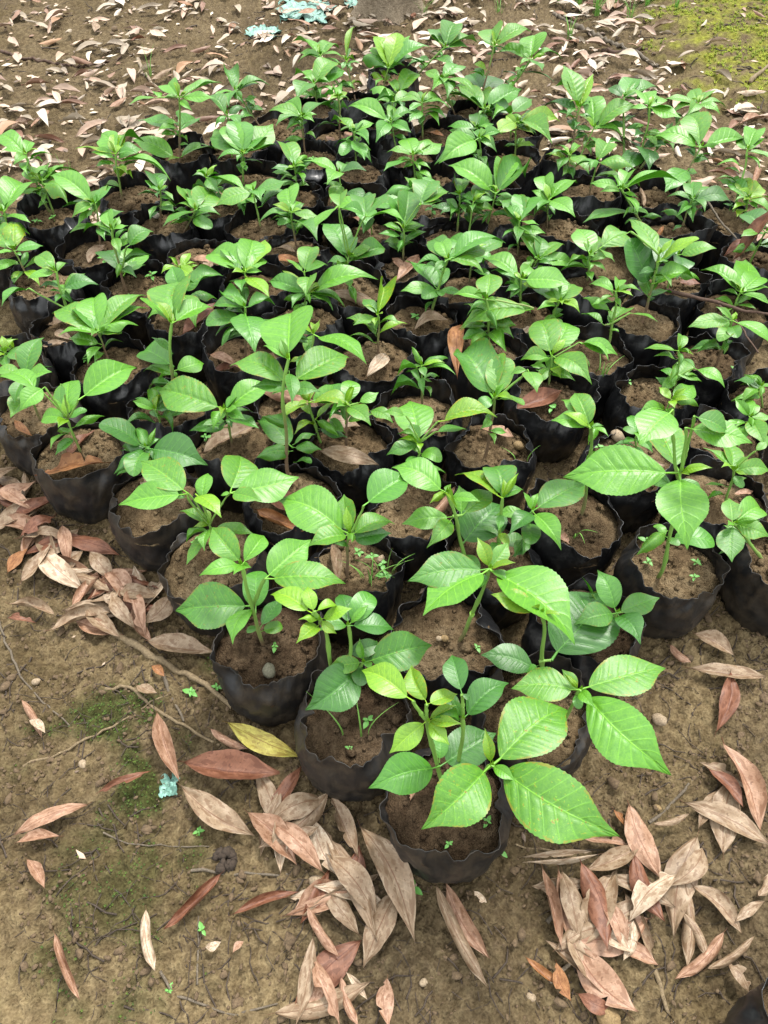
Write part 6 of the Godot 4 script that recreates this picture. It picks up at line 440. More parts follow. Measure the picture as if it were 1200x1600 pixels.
const DEADLABELS = [
"pinkish tan fallen leaf on bare mossy ground",
"small pinkish tan fallen leaf on bare mossy ground",
"pale bleached fallen leaf on bare mossy ground",
"red-brown fallen leaf in the heap beside the muddy bag",
"red-brown fallen leaf on bare mossy ground",
"long greyish tan fallen leaf in the heap beside the muddy bag",
"pinkish tan fallen leaf in the heap beside the muddy bag",
"long pinkish tan fallen leaf on bare mossy ground",
"long red-brown fallen leaf in the heap beside the muddy bag",
"yellow-green and tan fallen leaf lying against the muddy bag",
"greyish tan fallen leaf in the heap beside the muddy bag",
"small pinkish tan fallen leaf in the heap beside the muddy bag",
"small pale bleached fallen leaf in the heap beside the muddy bag",
"long greyish tan fallen leaf lying before the corner bag",
"pinkish tan fallen leaf lying before the corner bag",
"pinkish tan fallen leaf in the heap by the bent stick",
"red-brown fallen leaf in the heap by the bent stick",
"greyish tan fallen leaf in the heap by the bent stick",
"orange-brown fallen leaf in the heap by the bent stick",
"long greyish tan fallen leaf in the heap by the bent stick",
"small greyish tan fallen leaf in the heap by the bent stick",
"greyish tan fallen leaf on bare soil beside the wide-mouthed bag",
"small orange-brown fallen leaf in the heap by the bent stick",
"small red-brown fallen leaf in the heap by the bent stick",
"small pale bleached fallen leaf in the heap by the bent stick",
"small greyish tan fallen leaf on bare soil beside the wide-mouthed bag",
"long greyish tan fallen leaf on bare soil beside the wide-mouthed bag",
"long pinkish tan fallen leaf on bare soil beside the wide-mouthed bag",
"red-brown fallen leaf on bare soil beside the wide-mouthed bag",
"small pinkish tan fallen leaf on bare soil beside the wide-mouthed bag",
"pinkish tan fallen leaf on bare soil beside the wide-mouthed bag",
"pale bleached fallen leaf in the heap by the bent stick",
"greyish tan fallen leaf in the heap by the thick root",
"red-brown fallen leaf in the heap by the thick root",
"small orange-brown fallen leaf in the heap by the thick root",
"long red-brown fallen leaf in the heap by the thick root",
"pinkish tan fallen leaf in the heap by the thick root",
"small greyish tan fallen leaf in the heap by the thick root",
"small red-brown fallen leaf in the heap by the thick root",
"small pale bleached fallen leaf on bare mossy ground",
"small greyish tan fallen leaf on bare mossy ground",
"long greyish tan fallen leaf in the heap by the thick root",
"small pale bleached fallen leaf lying before the corner bag",
"lower layer greyish tan leaf in the heap by the bent stick",
"lower layer pale bleached leaf in the heap by the bent stick",
"lower layer pinkish tan leaf in the heap by the bent stick",
"lower layer greyish tan leaf in the heap beside the muddy bag",
"lower layer pinkish tan leaf in the heap beside the muddy bag",
"lower layer pale bleached leaf in the heap beside the muddy bag",
"lower layer red-brown leaf in the heap beside the muddy bag",
"lower layer greyish tan leaf in the heap by the thick root",
"lower layer pale bleached leaf in the heap by the thick root",
"lower layer red-brown leaf in the heap by the thick root",
"lower layer pinkish tan leaf in the heap by the thick root",
"lower layer greyish tan leaf on bare soil beside the wide-mouthed bag",
"large orange-brown dry leaf lying on the soil inside a black bag",
"red-brown dry leaf lying on the soil inside a black bag",
"orange-brown dry leaf lying on the soil inside a black bag",
"greyish tan dry leaf lying on the soil inside a black bag",
"large red-brown dry leaf lying on the soil inside a black bag",
"pinkish tan dry leaf lying on the soil inside a black bag",
"large greyish tan dry leaf lying on the soil inside a black bag",
"large pinkish tan dry leaf lying on the soil inside a black bag",
"pale bleached dry leaf lying on the soil inside a black bag"]
const DEADGROUPS = [
"pinkish tan fallen leaves on bare mossy ground",
"pale bleached fallen leaves on bare mossy ground",
"red-brown fallen leaves in the heap beside the muddy bag",
"red-brown fallen leaves on bare mossy ground",
"greyish tan fallen leaves in the heap beside the muddy bag",
"pinkish tan fallen leaves in the heap beside the muddy bag",
"yellow-green and tan fallen leaves in the heap beside the muddy bag",
"pale bleached fallen leaves in the heap beside the muddy bag",
"greyish tan fallen leaves lying before the corner bag",
"pinkish tan fallen leaves lying before the corner bag",
"pinkish tan fallen leaves in the heap by the bent stick",
"red-brown fallen leaves in the heap by the bent stick",
"greyish tan fallen leaves in the heap by the bent stick",
"orange-brown fallen leaves in the heap by the bent stick",
"greyish tan fallen leaves on bare soil beside the wide-mouthed bag",
"pale bleached fallen leaves in the heap by the bent stick",
"pinkish tan fallen leaves on bare soil beside the wide-mouthed bag",
"red-brown fallen leaves on bare soil beside the wide-mouthed bag",
"greyish tan fallen leaves in the heap by the thick root",
"red-brown fallen leaves in the heap by the thick root",
"orange-brown fallen leaves in the heap by the thick root",
"pinkish tan fallen leaves in the heap by the thick root",
"greyish tan fallen leaves on bare mossy ground",
"pale bleached fallen leaves lying before the corner bag",
"pale bleached fallen leaves in the heap by the thick root",
"orange-brown leaves inside the bags",
"red-brown leaves inside the bags",
"greyish tan leaves inside the bags",
"pinkish tan leaves inside the bags",
"pale bleached leaves inside the bags"]
const STICKS = [
[[-476,8,-698,-440,8,-680,-399,8,-656,-378,8,-641,-335,8,-615,-280,8,-587,-230,8,-544],68,"straw",0,"thick pale root half buried beside the edge bags"],
[[-531,8,-457,-493,8,-470,-451,8,-493,-406,8,-523,-363,8,-552,-335,8,-569],23,"straw",0,"long thin pale twig lying across the moss"],
[[-438,8,-580,-404,8,-584,-369,8,-558,-325,8,-528,-288,8,-510,-246,8,-488],34,"straw",0,"branched pale root end near the mossy ground"],
[[-350,8,-604,-327,8,-560,-305,8,-526],30,"grey",0,"short grey stick pointing at the mossy patch"],
[[-642,8,-705,-600,8,-638,-575,8,-604,-532,8,-560,-477,8,-518],21,"grey",0,"grey curving rootlet on bare soil"],
[[603,135,-1447,652,135,-1424,700,135,-1403,746,135,-1374,801,135,-1359],47,"brown",1,"long brown stick lying across several bags"],
[[704,135,-1392,723,135,-1341,737,135,-1238],26,"brown",1,"thin side twig hanging down between bags"],
[[791,135,-1825,796,135,-1727,812,135,-1651],31,"grey",1,"bare grey twig leaning in a rear bag"],
[[373,8,-376,394,8,-389,435,8,-425,475,8,-459],26,"grey",0,"grey bent stick beside the tan leaf heap"],
[[-256,8,-310,-213,8,-306,-128,8,-306],21,"grey",0,"short grey stick under a clod of dark soil"],
[[-390,8,-362,-344,8,-343,-296,8,-343,-239,8,-340],13,"grey",0,"thread-thin root on the bare ground"],
[[-230,8,-179,-241,8,-254],15,"grey",0,"straight thin stick standing out of the ground clods"],
[[-282,8,-193,-257,8,-165,-217,8,-155,-177,8,-144,-132,8,-161],19,"grey",0,"crooked grey root by a pale torn leaf"],
[[205,8,-182,240,8,-203],35,"pale",0,"stubby pale broken stick on the leaf heap"],
[[212,8,-248,244,8,-271],28,"grey",0,"short grey stick across a fallen leaf"],
[[342,8,-195,344,8,-155,351,8,-136],31,"straw",0,"split straw coloured stick running past the leaf heap"],
[[242,8,-329,218,8,-340,183,8,-342],21,"straw",0,"curved straw rootlet beside the front corner bag"],
[[-884,8,-3066,-843,8,-2941,-785,8,-2845,-742,8,-2793],68,"pale",0,"pale bent stem lying in the rear litter"],
[[735,8,-3365,852,8,-3204,971,8,-2997],98,"grey",0,"long grey stick lying in the rear litter"],
[[797,8,-3161,893,8,-3113,958,8,-3125],82,"brown",0,"dark stick beside the mossy bank"],
[[1231,8,-2808,1352,8,-2953],75,"straw",0,"straw coloured stick end by the mossy bank"],
[[-1401,8,-3143,-1236,8,-3054,-1064,8,-3009,-945,8,-3084],58,"brown",0,"dark sagging twig across open ground"],
[[-1033,8,-2708,-945,8,-2520,-928,8,-2454],42,"grey",0,"short grey twig standing in the rear litter"],
[[668,8,-3501,737,8,-3378,816,8,-3267],75,"grey",0,"grey stick near the grass tufts"]]
const SPROUTS = [[-302,-778,22,8],[-232,-237,20,-1],[-266,-172,22,-1],[-256,-361,16,-1],[-299,-570,28,-1],[-160,-591,20,2],[-260,-578,22,-1],[38,-288,28,-1],[159,-336,22,-1],[-41,-764,20,7],[-2,-739,24,7],[3,-715,30,7],[-19,-759,26,7],[426,-783,28,6],[496,-742,18,6],[486,-714,16,6],[471,-788,16,6],[420,-742,18,6],[-592,-1237,22,13],[-316,-1032,30,26],[-321,-1016,24,26],[130,-337,20,0],[80,-310,14,0],[-81,-504,26,1],[-22,-475,24,1],[-47,-437,12,1],[315,-1101,30,36],[200,-524,20,4],[68,-1389,35,59],[-633,-1592,35,19],[-517,-1530,30,20],[-844,-1773,30,18],[-808,-1788,25,18],[118,-1803,40,89],[108,-1666,40,54],[-93,-2029,35,76],[-190,-2082,35,77],[857,-1827,35,48],[-253,-1787,30,60],[137,-591,18,3],[478,-1182,18,38],[370,-1290,20,37],[388,-1306,18,37],[692,-1213,22,42],[45,-914,20,33],[422,-1024,15,39],[-552,-1458,20,20],[385,-998,20,39],[336,-624,18,5],[-400,-1964,30,68],[211,-1823,30,53]]
const PEBBLES = [
[424,-1024,26,39,"pale","smooth pale oval pebble lying on the soil of a bag"],
[-165,-551,22,2,"grey","grey stone on the soil of the bag by the thick root"],
[-5,-754,14,7,"pale","small cream stone among weeds in a bag"],
[-558,-1794,18,21,"white","small white stone on the soil of a rear bag"],
[416,-524,22,-1,"pale","pale flat stone beside the overhanging big leaf"],
[387,-396,12,-1,"tan","small tan pebble near the bent grey stick"],
[271,-143,32,-1,"tan","yellowish rounded stone below the leaf heap"],
[181,-165,12,-1,"pale","tiny round pale stone on bare soil"],
[49,-180,11,-1,"pale","tiny cream chip on bare soil under the pair of leaves"],
[-442,-459,14,-1,"pale","small cream pebble on the mossy soil"],
[-546,-590,13,-1,"pale","small pale pebble on bare soil"],
[-90,-297,20,-1,"pale","cluster of pale lumps by the leaf heap"],
[90,-607,12,3,"tan","small tan stone in the bag under two big leaves"],
[443,-1251,12,37,"tan","small round tan stone in a mid block bag"],
[243,-1003,20,32,"tan","rough tan clod in the round open bag"],
[82,-607,10,3,"pale","tiny chip of stone in a bag"]]
const MOSS = [[-393,-501,115,96,100],[-341,-429,65,58,80],[-513,-481,57,53,60],[-428,-370,80,56,40],[-445,-241,91,103,40],[-321,-279,84,84,45],[-288,-336,61,44,50],[-368,-163,102,49,45],[-286,-620,41,51,60],[-243,-163,47,39,40]]
const GRASS = [[832,-3491,160,26,-1],[786,-3598,130,20,-1],[1156,-3527,80,18,-1],[1345,-3613,80,22,-1],[1510,-3562,90,22,-1],[925,-3584,140,20,-1],[964,-3457,100,14,-1],[1060,-3613,120,18,-1],[1260,-3635,100,18,-1],[1431,-3643,100,20,-1],[701,-3635,100,14,-1],[696,-3259,100,10,-1],[457,-3527,70,10,-1],[151,-3491,90,14,-1],[-31,-457,100,2,1],[-52,-457,90,1,1],[-20,-717,70,7,7],[0,-730,60,6,7],[428,-1200,50,5,37],[420,-1222,40,4,37],[318,-814,50,3,35],[242,-969,40,3,32],[-893,-2153,90,9,-1],[-809,-2908,100,5,-1]]
const SCRAPS = [
[-456,-3310,110,100,"flat torn turquoise plastic scrap half under dry leaves"],
[-318,-3541,190,220,"large crumpled turquoise plastic scrap near the tree trunk"],
[-308,-426,22,30,"tiny turquoise plastic chip on the mossy ground"],
[-116,-3613,80,70,"turquoise plastic shred at the foot of the tree trunk"]]
const TREE = [25,-3552,95]
const BIGLEAF = [793, 128, -1578, 844, 238, -1598]
const CLOD = [-215,-323]


var rng := RandomNumberGenerator.new()
var n_lo := FastNoiseLite.new()
var n_mid := FastNoiseLite.new()
var n_hi := FastNoiseLite.new()
var n_rid := FastNoiseLite.new()
var n_fine := FastNoiseLite.new()
var n_col := FastNoiseLite.new()
var taken := {}
var M := {}
var leaf_meshes := {}
var dead_meshes := []

func numbered(called: String) -> String:
	if not taken.has(called):
		taken[called] = 0
		return called
	taken[called] += 1
	return "%s_%03d" % [called, taken[called]]

func tag(o: Node, label := "", category := "", group := "", kind := "") -> void:
	if label != "": o.set_meta("label", label)
	if category != "": o.set_meta("category", category)
	if group != "": o.set_meta("group", group)
	if kind != "": o.set_meta("kind", kind)

func inst(called: String, mesh: Mesh, m: Material, parent: Node = null) -> MeshInstance3D:
	var o := MeshInstance3D.new()
	o.mesh = mesh
	o.material_override = m
	if parent == null:
		o.name = numbered(called)
		add_child(o)
	else:
		o.name = called
		parent.add_child(o, true)
	return o

func root_at(called: String, p: Vector3) -> Node3D:
	var o := Node3D.new()
	o.name = numbered(called)
	add_child(o)
	o.position = p
	return o

func lin(r: float, g: float, b: float) -> Color:
	return Color(r, g, b).linear_to_srgb()

func to_mesh(v: PackedVector3Array, n: PackedVector3Array, uv: PackedVector2Array, c: PackedColorArray, ix: PackedInt32Array) -> ArrayMesh:
	var a := []
	a.resize(Mesh.ARRAY_MAX)
	a[Mesh.ARRAY_VERTEX] = v
	a[Mesh.ARRAY_NORMAL] = n
	if uv.size() > 0: a[Mesh.ARRAY_TEX_UV] = uv
	if c.size() > 0: a[Mesh.ARRAY_COLOR] = c
	a[Mesh.ARRAY_INDEX] = ix
	var m := ArrayMesh.new()
	m.add_surface_from_arrays(Mesh.PRIMITIVE_TRIANGLES, a)
	return m

# a collector of vertices: normals are averaged from the faces
class Shape:
	var v := PackedVector3Array()
	var uv := PackedVector2Array()
	var c := PackedColorArray()
	var ix := PackedInt32Array()
	func grid(points: Array, nu: int, nv: int, uvs := [], closed := false) -> void:
		var b := v.size()
		for k in points.size():
			v.append(points[k])
			uv.append(uvs[k] if uvs.size() > 0 else Vector2(points[k].x, points[k].z))
		for j in nv - 1:
			for i in (nu if closed else nu - 1):
				var i2 := (i + 1) % nu
				var p := b + j * nu + i
				var q := b + j * nu + i2
				ix.append_array(PackedInt32Array([p, p + nu, q, q, p + nu, q + nu]))
	func tube(pts: Array, rad: Array, sides := 6, cap := true) -> void:
		var P := []
		var U := []
		for k in pts.size():
			var d: Vector3 = (pts[min(k + 1, pts.size() - 1)] - pts[max(k - 1, 0)]).normalized()
			var a := d.cross(Vector3(0.31, 0.17, 0.93)).normalized()
			var bb := d.cross(a)
			for i in sides:
				var t := TAU * i / sides
				P.append(pts[k] + (a * cos(t) + bb * sin(t)) * rad[k])
				U.append(Vector2(float(i) / sides, float(k)))
		var b0 := v.size()
		grid(P, sides, pts.size(), U, true)
		if cap:
			for e in 2:
				var k: int = 0 if e == 0 else pts.size() - 1
				v.append(pts[k])
				uv.append(Vector2(.5, k))
				var cc := v.size() - 1
				for i in sides:
					ix.append_array(PackedInt32Array([cc, b0 + k * sides + i, b0 + k * sides + (i + 1) % sides]))
	func lump(p: Vector3, r: Vector3, seed_: int, rough := .25) -> void:
		var g := RandomNumberGenerator.new()
		g.seed = seed_
		var f := [Vector3(0, 1, 0), Vector3(0, -1, 0)]
		var b := v.size()
		v.append(p + Vector3(0, r.y, 0)); uv.append(Vector2(0, 0))
		for j in 3:
			var th := PI * (j + 1) / 4.0
			for i in 6:
				var ph := TAU * (i + .5 * (j % 2)) / 6.0
				var k := 1.0 + g.randf_range(-rough, rough)
				v.append(p + Vector3(sin(th) * cos(ph) * r.x, cos(th) * r.y, sin(th) * sin(ph) * r.z) * k)
				uv.append(Vector2(i / 6.0, j / 4.0))
		v.append(p - Vector3(0, r.y, 0)); uv.append(Vector2(0, 1))
		for i in 6:
			ix.append_array(PackedInt32Array([b, b + 1 + i, b + 1 + (i + 1) % 6]))
			ix.append_array(PackedInt32Array([b + 19, b + 13 + i, b + 13 + (i + 1) % 6]))
			for j in 2:
				var p0 := b + 1 + j * 6 + i
				var p1 := b + 1 + j * 6 + (i + 1) % 6
				ix.append_array(PackedInt32Array([p0, p0 + 6, p1, p1, p0 + 6, p1 + 6]))
	func done() -> ArrayMesh:
		var n := PackedVector3Array()
		n.resize(v.size())
		for t in range(0, ix.size(), 3):
			var f := (v[ix[t + 2]] - v[ix[t]]).cross(v[ix[t + 1]] - v[ix[t]])
			n[ix[t]] += f
			n[ix[t + 1]] += f
			n[ix[t + 2]] += f
		for k in n.size():
			n[k] = n[k].normalized() if n[k].length_squared() > 0 else Vector3.UP
		var a := []
		a.resize(Mesh.ARRAY_MAX)
		a[Mesh.ARRAY_VERTEX] = v
		a[Mesh.ARRAY_NORMAL] = n
		a[Mesh.ARRAY_TEX_UV] = uv
		if c.size() > 0: a[Mesh.ARRAY_COLOR] = c
		a[Mesh.ARRAY_INDEX] = ix
		var m := ArrayMesh.new()
		m.add_surface_from_arrays(Mesh.PRIMITIVE_TRIANGLES, a)
		return m

# ---------------------------------------------------------------- materials
func noise_img(size: int, seed_: int, freq: float, oct := 5, type := FastNoiseLite.TYPE_SIMPLEX_SMOOTH, ridged := false) -> Image:
	var n := FastNoiseLite.new()
	n.seed = seed_
	n.noise_type = type
	n.frequency = freq
	n.fractal_octaves = oct
	if ridged: n.fractal_type = FastNoiseLite.FRACTAL_RIDGED
	return n.get_seamless_image(size, size)

func tex(img: Image) -> ImageTexture:
	return ImageTexture.create_from_image(img)

func tinted(a: Image, b: Image, cols: Array, mixb: float) -> Image:
	# grain from two noises, looked up in a ramp of sRGB colours
	var s := a.get_width()
	var o := Image.create(s, s, false, Image.FORMAT_RGB8)
	for y in s:
		for x in s:
			var k := clampf(a.get_pixel(x, y).r * (1 - mixb) + b.get_pixel(x, y).r * mixb, 0, .999) * (cols.size() - 1)
			var i := int(k)
			o.set_pixel(x, y, cols[i].lerp(cols[i + 1], k - i))
	return o

func mat(c: Color, rough := .8, t: Texture2D = null, tri := 0.0) -> StandardMaterial3D:
	var m := StandardMaterial3D.new()
	m.albedo_color = c
	m.roughness = rough
	m.cull_mode = BaseMaterial3D.CULL_DISABLED
	if t: m.albedo_texture = t
	if tri > 0:
		m.uv1_triplanar = true
		m.uv1_world_triplanar = true
		m.uv1_scale = Vector3.ONE * tri
	return m

func green_leaf_images(worn: bool) -> Array:
	# pale raised veins on a mottled blade, and the matching relief
	var w := 192
	var h := 384
	var col := Image.create(w, h, false, Image.FORMAT_RGB8)
	var hgt := Image.create(w, h, false, Image.FORMAT_L8)
	var nz := FastNoiseLite.new()
	nz.seed = 5
	nz.frequency = .03
	var nf := FastNoiseLite.new()
	nf.seed = 9
	nf.frequency = .11
	for y in h:
		var s := float(y) / h
		for x in w:
			var u := absf(2.0 * x / (w - 1) - 1.0)
			var q := (s - .17 * u + .03 * u * u) * 8.5 + (.5 if x > w / 2 else 0.0) * .35
			var f := absf(q - roundf(q))
			var side := (1.0 - smoothstep(.02, .07 + .03 * u, f)) * (1.0 - .6 * u) * smoothstep(.02, .1, s)
			var q2 := (s * 1.2 + u * .9) * 26.0 + nf.get_noise_2d(x, y) * 2.0
			var net := (1.0 - smoothstep(.0, .18, absf(q2 - roundf(q2)))) * .35
			var mid := 1.0 - smoothstep(.012, .035, u)
			var m := nz.get_noise_2d(x, y) * .5 + nf.get_noise_2d(x, y) * .5
			var v := maxf(mid, side * .7)
			var lam := .74 + .12 * m + net * .05
			var c := Color(lam * (.93 + .1 * m), lam, lam * (.95 - .1 * m)).lerp(Color(1.0, 1.0, .80), v * .75)
			if worn:
				# eaten and scorched spots with a yellow rim, browned teeth
				var sp := nz.get_noise_2d(x * 1.3 + 500, y * 1.3) + .35 * nf.get_noise_2d(x, y + 90)
				c = c.lerp(Color(1.5, 1.2, .55), smoothstep(.40, .50, sp) * .8)
				if sp > .52: c = Color(1.3, .62, .55)
				if u > .90 and nz.get_noise_2d(y * .8, x + 900) > .12: c = Color(1.2, .70, .5)
			col.set_pixel(x, y, c)
			var bul := pow(absf(sin(PI * q)), .6) * (1.0 - u * u * u)
			hgt.set_pixel(x, y, Color.from_hsv(0, 0, clampf(.25 + .45 * bul - .12 * mid + .10 * net + .06 * m, 0, 1)))
	return [col, hgt]

func dead_leaf_image(seed_: int) -> Image:
	var w := 96
	var h := 256
	var col := Image.create(w, h, false, Image.FORMAT_RGB8)
	var nz := FastNoiseLite.new()
	nz.seed = seed_
	nz.frequency = .02
	var nf := FastNoiseLite.new()
	nf.seed = seed_ + 3
	nf.frequency = .12
	for y in h:
		var s := float(y) / h
		for x in w:
			var u := absf(2.0 * x / (w - 1) - 1.0)
			var q := (s - .12 * u) * 13.0
			var f := absf(q - roundf(q))
			var side := (1.0 - smoothstep(.02, .10, f)) * .10 * (1 - u)
			var mid := 1.0 - smoothstep(.02, .05, u)
			var m := nz.get_noise_2d(x, y * .7)
			var k := .80 + .16 * m + .07 * nf.get_noise_2d(x, y) + side
			var c := Color(k, k * (.97 + .05 * m), k * (.94 + .10 * m))
			if nf.get_noise_2d(x * .35 + 300, y * .35) > .5: c = c.lerp(Color(.42, .33, .27), .45)
			c = c.lerp(Color(.52, .36, .28), mid * .6)
			if nz.get_noise_2d(x * 1.8 + 70, y * 1.1) > .18: c = c.lerp(Color(.60, .52, .46), .55)
			col.set_pixel(x, y, c)
	return col

func make_materials() -> void:
	var g := green_leaf_images(false)
	var lts := [tex(g[0]), tex(green_leaf_images(true)[0])]
	var bump: Image = g[1].duplicate()
	bump.convert(Image.FORMAT_RGBA8)
	bump.bump_map_to_normal_map(5.0)
	var nt := tex(bump)
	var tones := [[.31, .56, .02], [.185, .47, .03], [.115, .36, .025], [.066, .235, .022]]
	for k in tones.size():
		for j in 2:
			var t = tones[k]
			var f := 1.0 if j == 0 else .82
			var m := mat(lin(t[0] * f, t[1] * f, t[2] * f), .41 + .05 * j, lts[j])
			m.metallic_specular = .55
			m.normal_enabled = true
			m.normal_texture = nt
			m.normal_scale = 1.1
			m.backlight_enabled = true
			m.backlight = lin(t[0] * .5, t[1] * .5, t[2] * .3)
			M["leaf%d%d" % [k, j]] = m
	M.stem = mat(Color.WHITE, .6)
	M.stem.vertex_color_use_as_albedo = true
	M.stem_green = mat(lin(.17, .32, .06), .5)
	M.stem_brown = mat(lin(.20, .17, .09), .7)
	M.bark_stem = mat(lin(.15, .095, .06), .8)
	# dead leaves
	var dt := [tex(dead_leaf_image(3)), tex(dead_leaf_image(21))]
	var dc := {"p": [.44, .275, .185], "t": [.36, .27, .18], "b": [.24, .105, .06], "o": [.36, .17, .065], "w": [.58, .48, .36], "y": [.50, .46, .10]}
	for key in dc:
		var c = dc[key]
		for j in 2:
			var m := mat(lin(c[0], c[1], c[2]), .52, dt[j])
			m.metallic_specular = .4
			M["dead_%s%d" % [key, j]] = m
	# soil
	var na := noise_img(512, 1, .03, 6)
	var nb := noise_img(512, 2, .12, 3)
	var nc := noise_img(512, 3, .035, 5, FastNoiseLite.TYPE_SIMPLEX_SMOOTH, true)
	var st := tex(tinted(na, nb, [Color(.30, .27, .24), Color(.60, .57, .53), Color(.86, .84, .81), Color(1, .98, .94)], .5))
	var hm := tex(tinted(nc, nb, [Color.BLACK, Color.WHITE], .5))
	M.ground = mat(Color.WHITE, .95, st, 3.1)
	M.ground.vertex_color_use_as_albedo = true
	M.ground.heightmap_enabled = true
	M.ground.heightmap_texture = hm
	M.ground.heightmap_scale = .6
	M.ground.metallic_specular = .25
	var sc := [[.29, .225, .14], [.15, .11, .072], [.22, .168, .105]]
	for k in sc.size():
		var m := mat(lin(sc[k][0], sc[k][1], sc[k][2]), .95, st, 5.3)
		m.heightmap_enabled = true
		m.heightmap_texture = hm
		m.heightmap_scale = .5
		m.metallic_specular = .25
		m.vertex_color_use_as_albedo = true
		M["soil%d" % k] = m
	# black film: scuffs, dried splashes of mud
	var f1 := noise_img(512, 11, .012, 5)
	var f2 := noise_img(512, 12, .06, 4, FastNoiseLite.TYPE_SIMPLEX_SMOOTH, true)
	for k in 2:
		var o := Image.create(512, 512, false, Image.FORMAT_RGB8)
		for y in 512:
			for x in 512:
				var p := f1.get_pixel(x, y).r
				var q := f2.get_pixel(x, y).r
				var d := smoothstep(.55, .85, p * .6 + q * .4)
				var c := Color(.075, .075, .08).lerp(Color(.26, .255, .245), d * .85)
				if k == 1:
					var mud := smoothstep(.40, .62, p * .7 + nb.get_pixel(x, y).r * .3)
					c = c.lerp(Color(.225, .19, .145), mud * .7)
				o.set_pixel(x, y, c)
		var m := mat(Color.WHITE, .36 if k == 0 else .5, tex(o), 3.4)
		m.metallic_specular = .5
		M["film%d" % k] = m
	for a in [["straw", .32, .25, .15], ["grey", .20, .17, .13], ["brown", .13, .075, .05], ["pale", .45, .38, .29], ["root", .085, .062, .045]]:
		M["stick_" + a[0]] = mat(lin(a[1], a[2], a[3]), .85, st, 11.0)
	for a in [["pale", .52, .42, .30], ["grey", .26, .26, .19], ["white", .65, .62, .56], ["tan", .38, .27, .13]]:
		M["stone_" + a[0]] = mat(lin(a[1], a[2], a[3]), .8, st, 17.0)
	M.sprout = mat(lin(.09, .27, .04), .5)
	M.sprout.backlight_enabled = true
	M.sprout.backlight = lin(.05, .16, .02)
	M.moss = mat(Color.WHITE, .9)
	M.moss.vertex_color_use_as_albedo = true
	M.grass = mat(lin(.16, .34, .06), .5)
	M.scrap = mat(lin(.30, .62, .56), .5, st, 6.0)
	M.bark = mat(lin(.36, .30, .22), .95, st, 3.0)
	M.bark.heightmap_enabled = true
	M.bark.heightmap_texture = hm
	M.bark.heightmap_scale = .8
	M.crumb = mat(lin(.19, .135, .08), .95, st, 13.0)
	M.crumb_dark = mat(lin(.07, .05, .035), .95, st, 13.0)
	M.litter = mat(Color.WHITE, .55)
	M.litter.vertex_color_use_as_albedo = true

# ---------------------------------------------------------------- ground
func bag_dist(x: float, z: float) -> float:
	var d := 9.0
	for b in BAGS:
		var e: float = Vector2(x - b[0] * .001, z - b[1] * .001).length() - b[2] * .001
		if e < d: d = e
	return d

func bank(x: float, z: float) -> float:
	# the low mossy bank behind the block
	return smoothstep(.92, 1.25, x + .18 * n_lo.get_noise_2d(z * 2, x)) * smoothstep(2.5, 2.95, -z + .15 * n_lo.get_noise_2d(x * 3, z))

func ground_h(x: float, z: float) -> float:
	var far := 1.0 - smoothstep(4.0, 9.0, Vector2(x, z).length())
	var h := n_lo.get_noise_2d(x, z) * .012 + n_mid.get_noise_2d(x, z) * .0075
	h += (n_hi.get_noise_2d(x, z) * .0034 + minf(absf(n_rid.get_noise_2d(x, z)), .35) * .022 + absf(n_fine.get_noise_2d(x, z)) * .0065) * far
	return h - .009 + .03 * bank(x, z)

func moss_amount(x: float, z: float) -> float:
	var k := 0.0
	for s in MOSS:
		var d := Vector2((x - s[0] * .001) / (s[2] * .001), (z - s[1] * .001) / (s[3] * .001)).length()
		k = maxf(k, (1.0 - smoothstep(.5, 1.15, d)) * s[4] * .01)
	return k * smoothstep(-.25, .25, n_col.get_noise_2d(x * 2.2, z * 2.2) + n_mid.get_noise_2d(x, z) * .6 + .05)

func steps(list: Array) -> PackedFloat32Array:
	# [start, [end, step], ...]
	var o := PackedFloat32Array([list[0]])
	var p: float = list[0]
	for k in range(1, list.size()):
		var n := maxi(1, int(round(absf(list[k][0] - p) / list[k][1])))
		for i in n:
			o.append(lerpf(p, list[k][0], float(i + 1) / n))
		p = list[k][0]
	return o

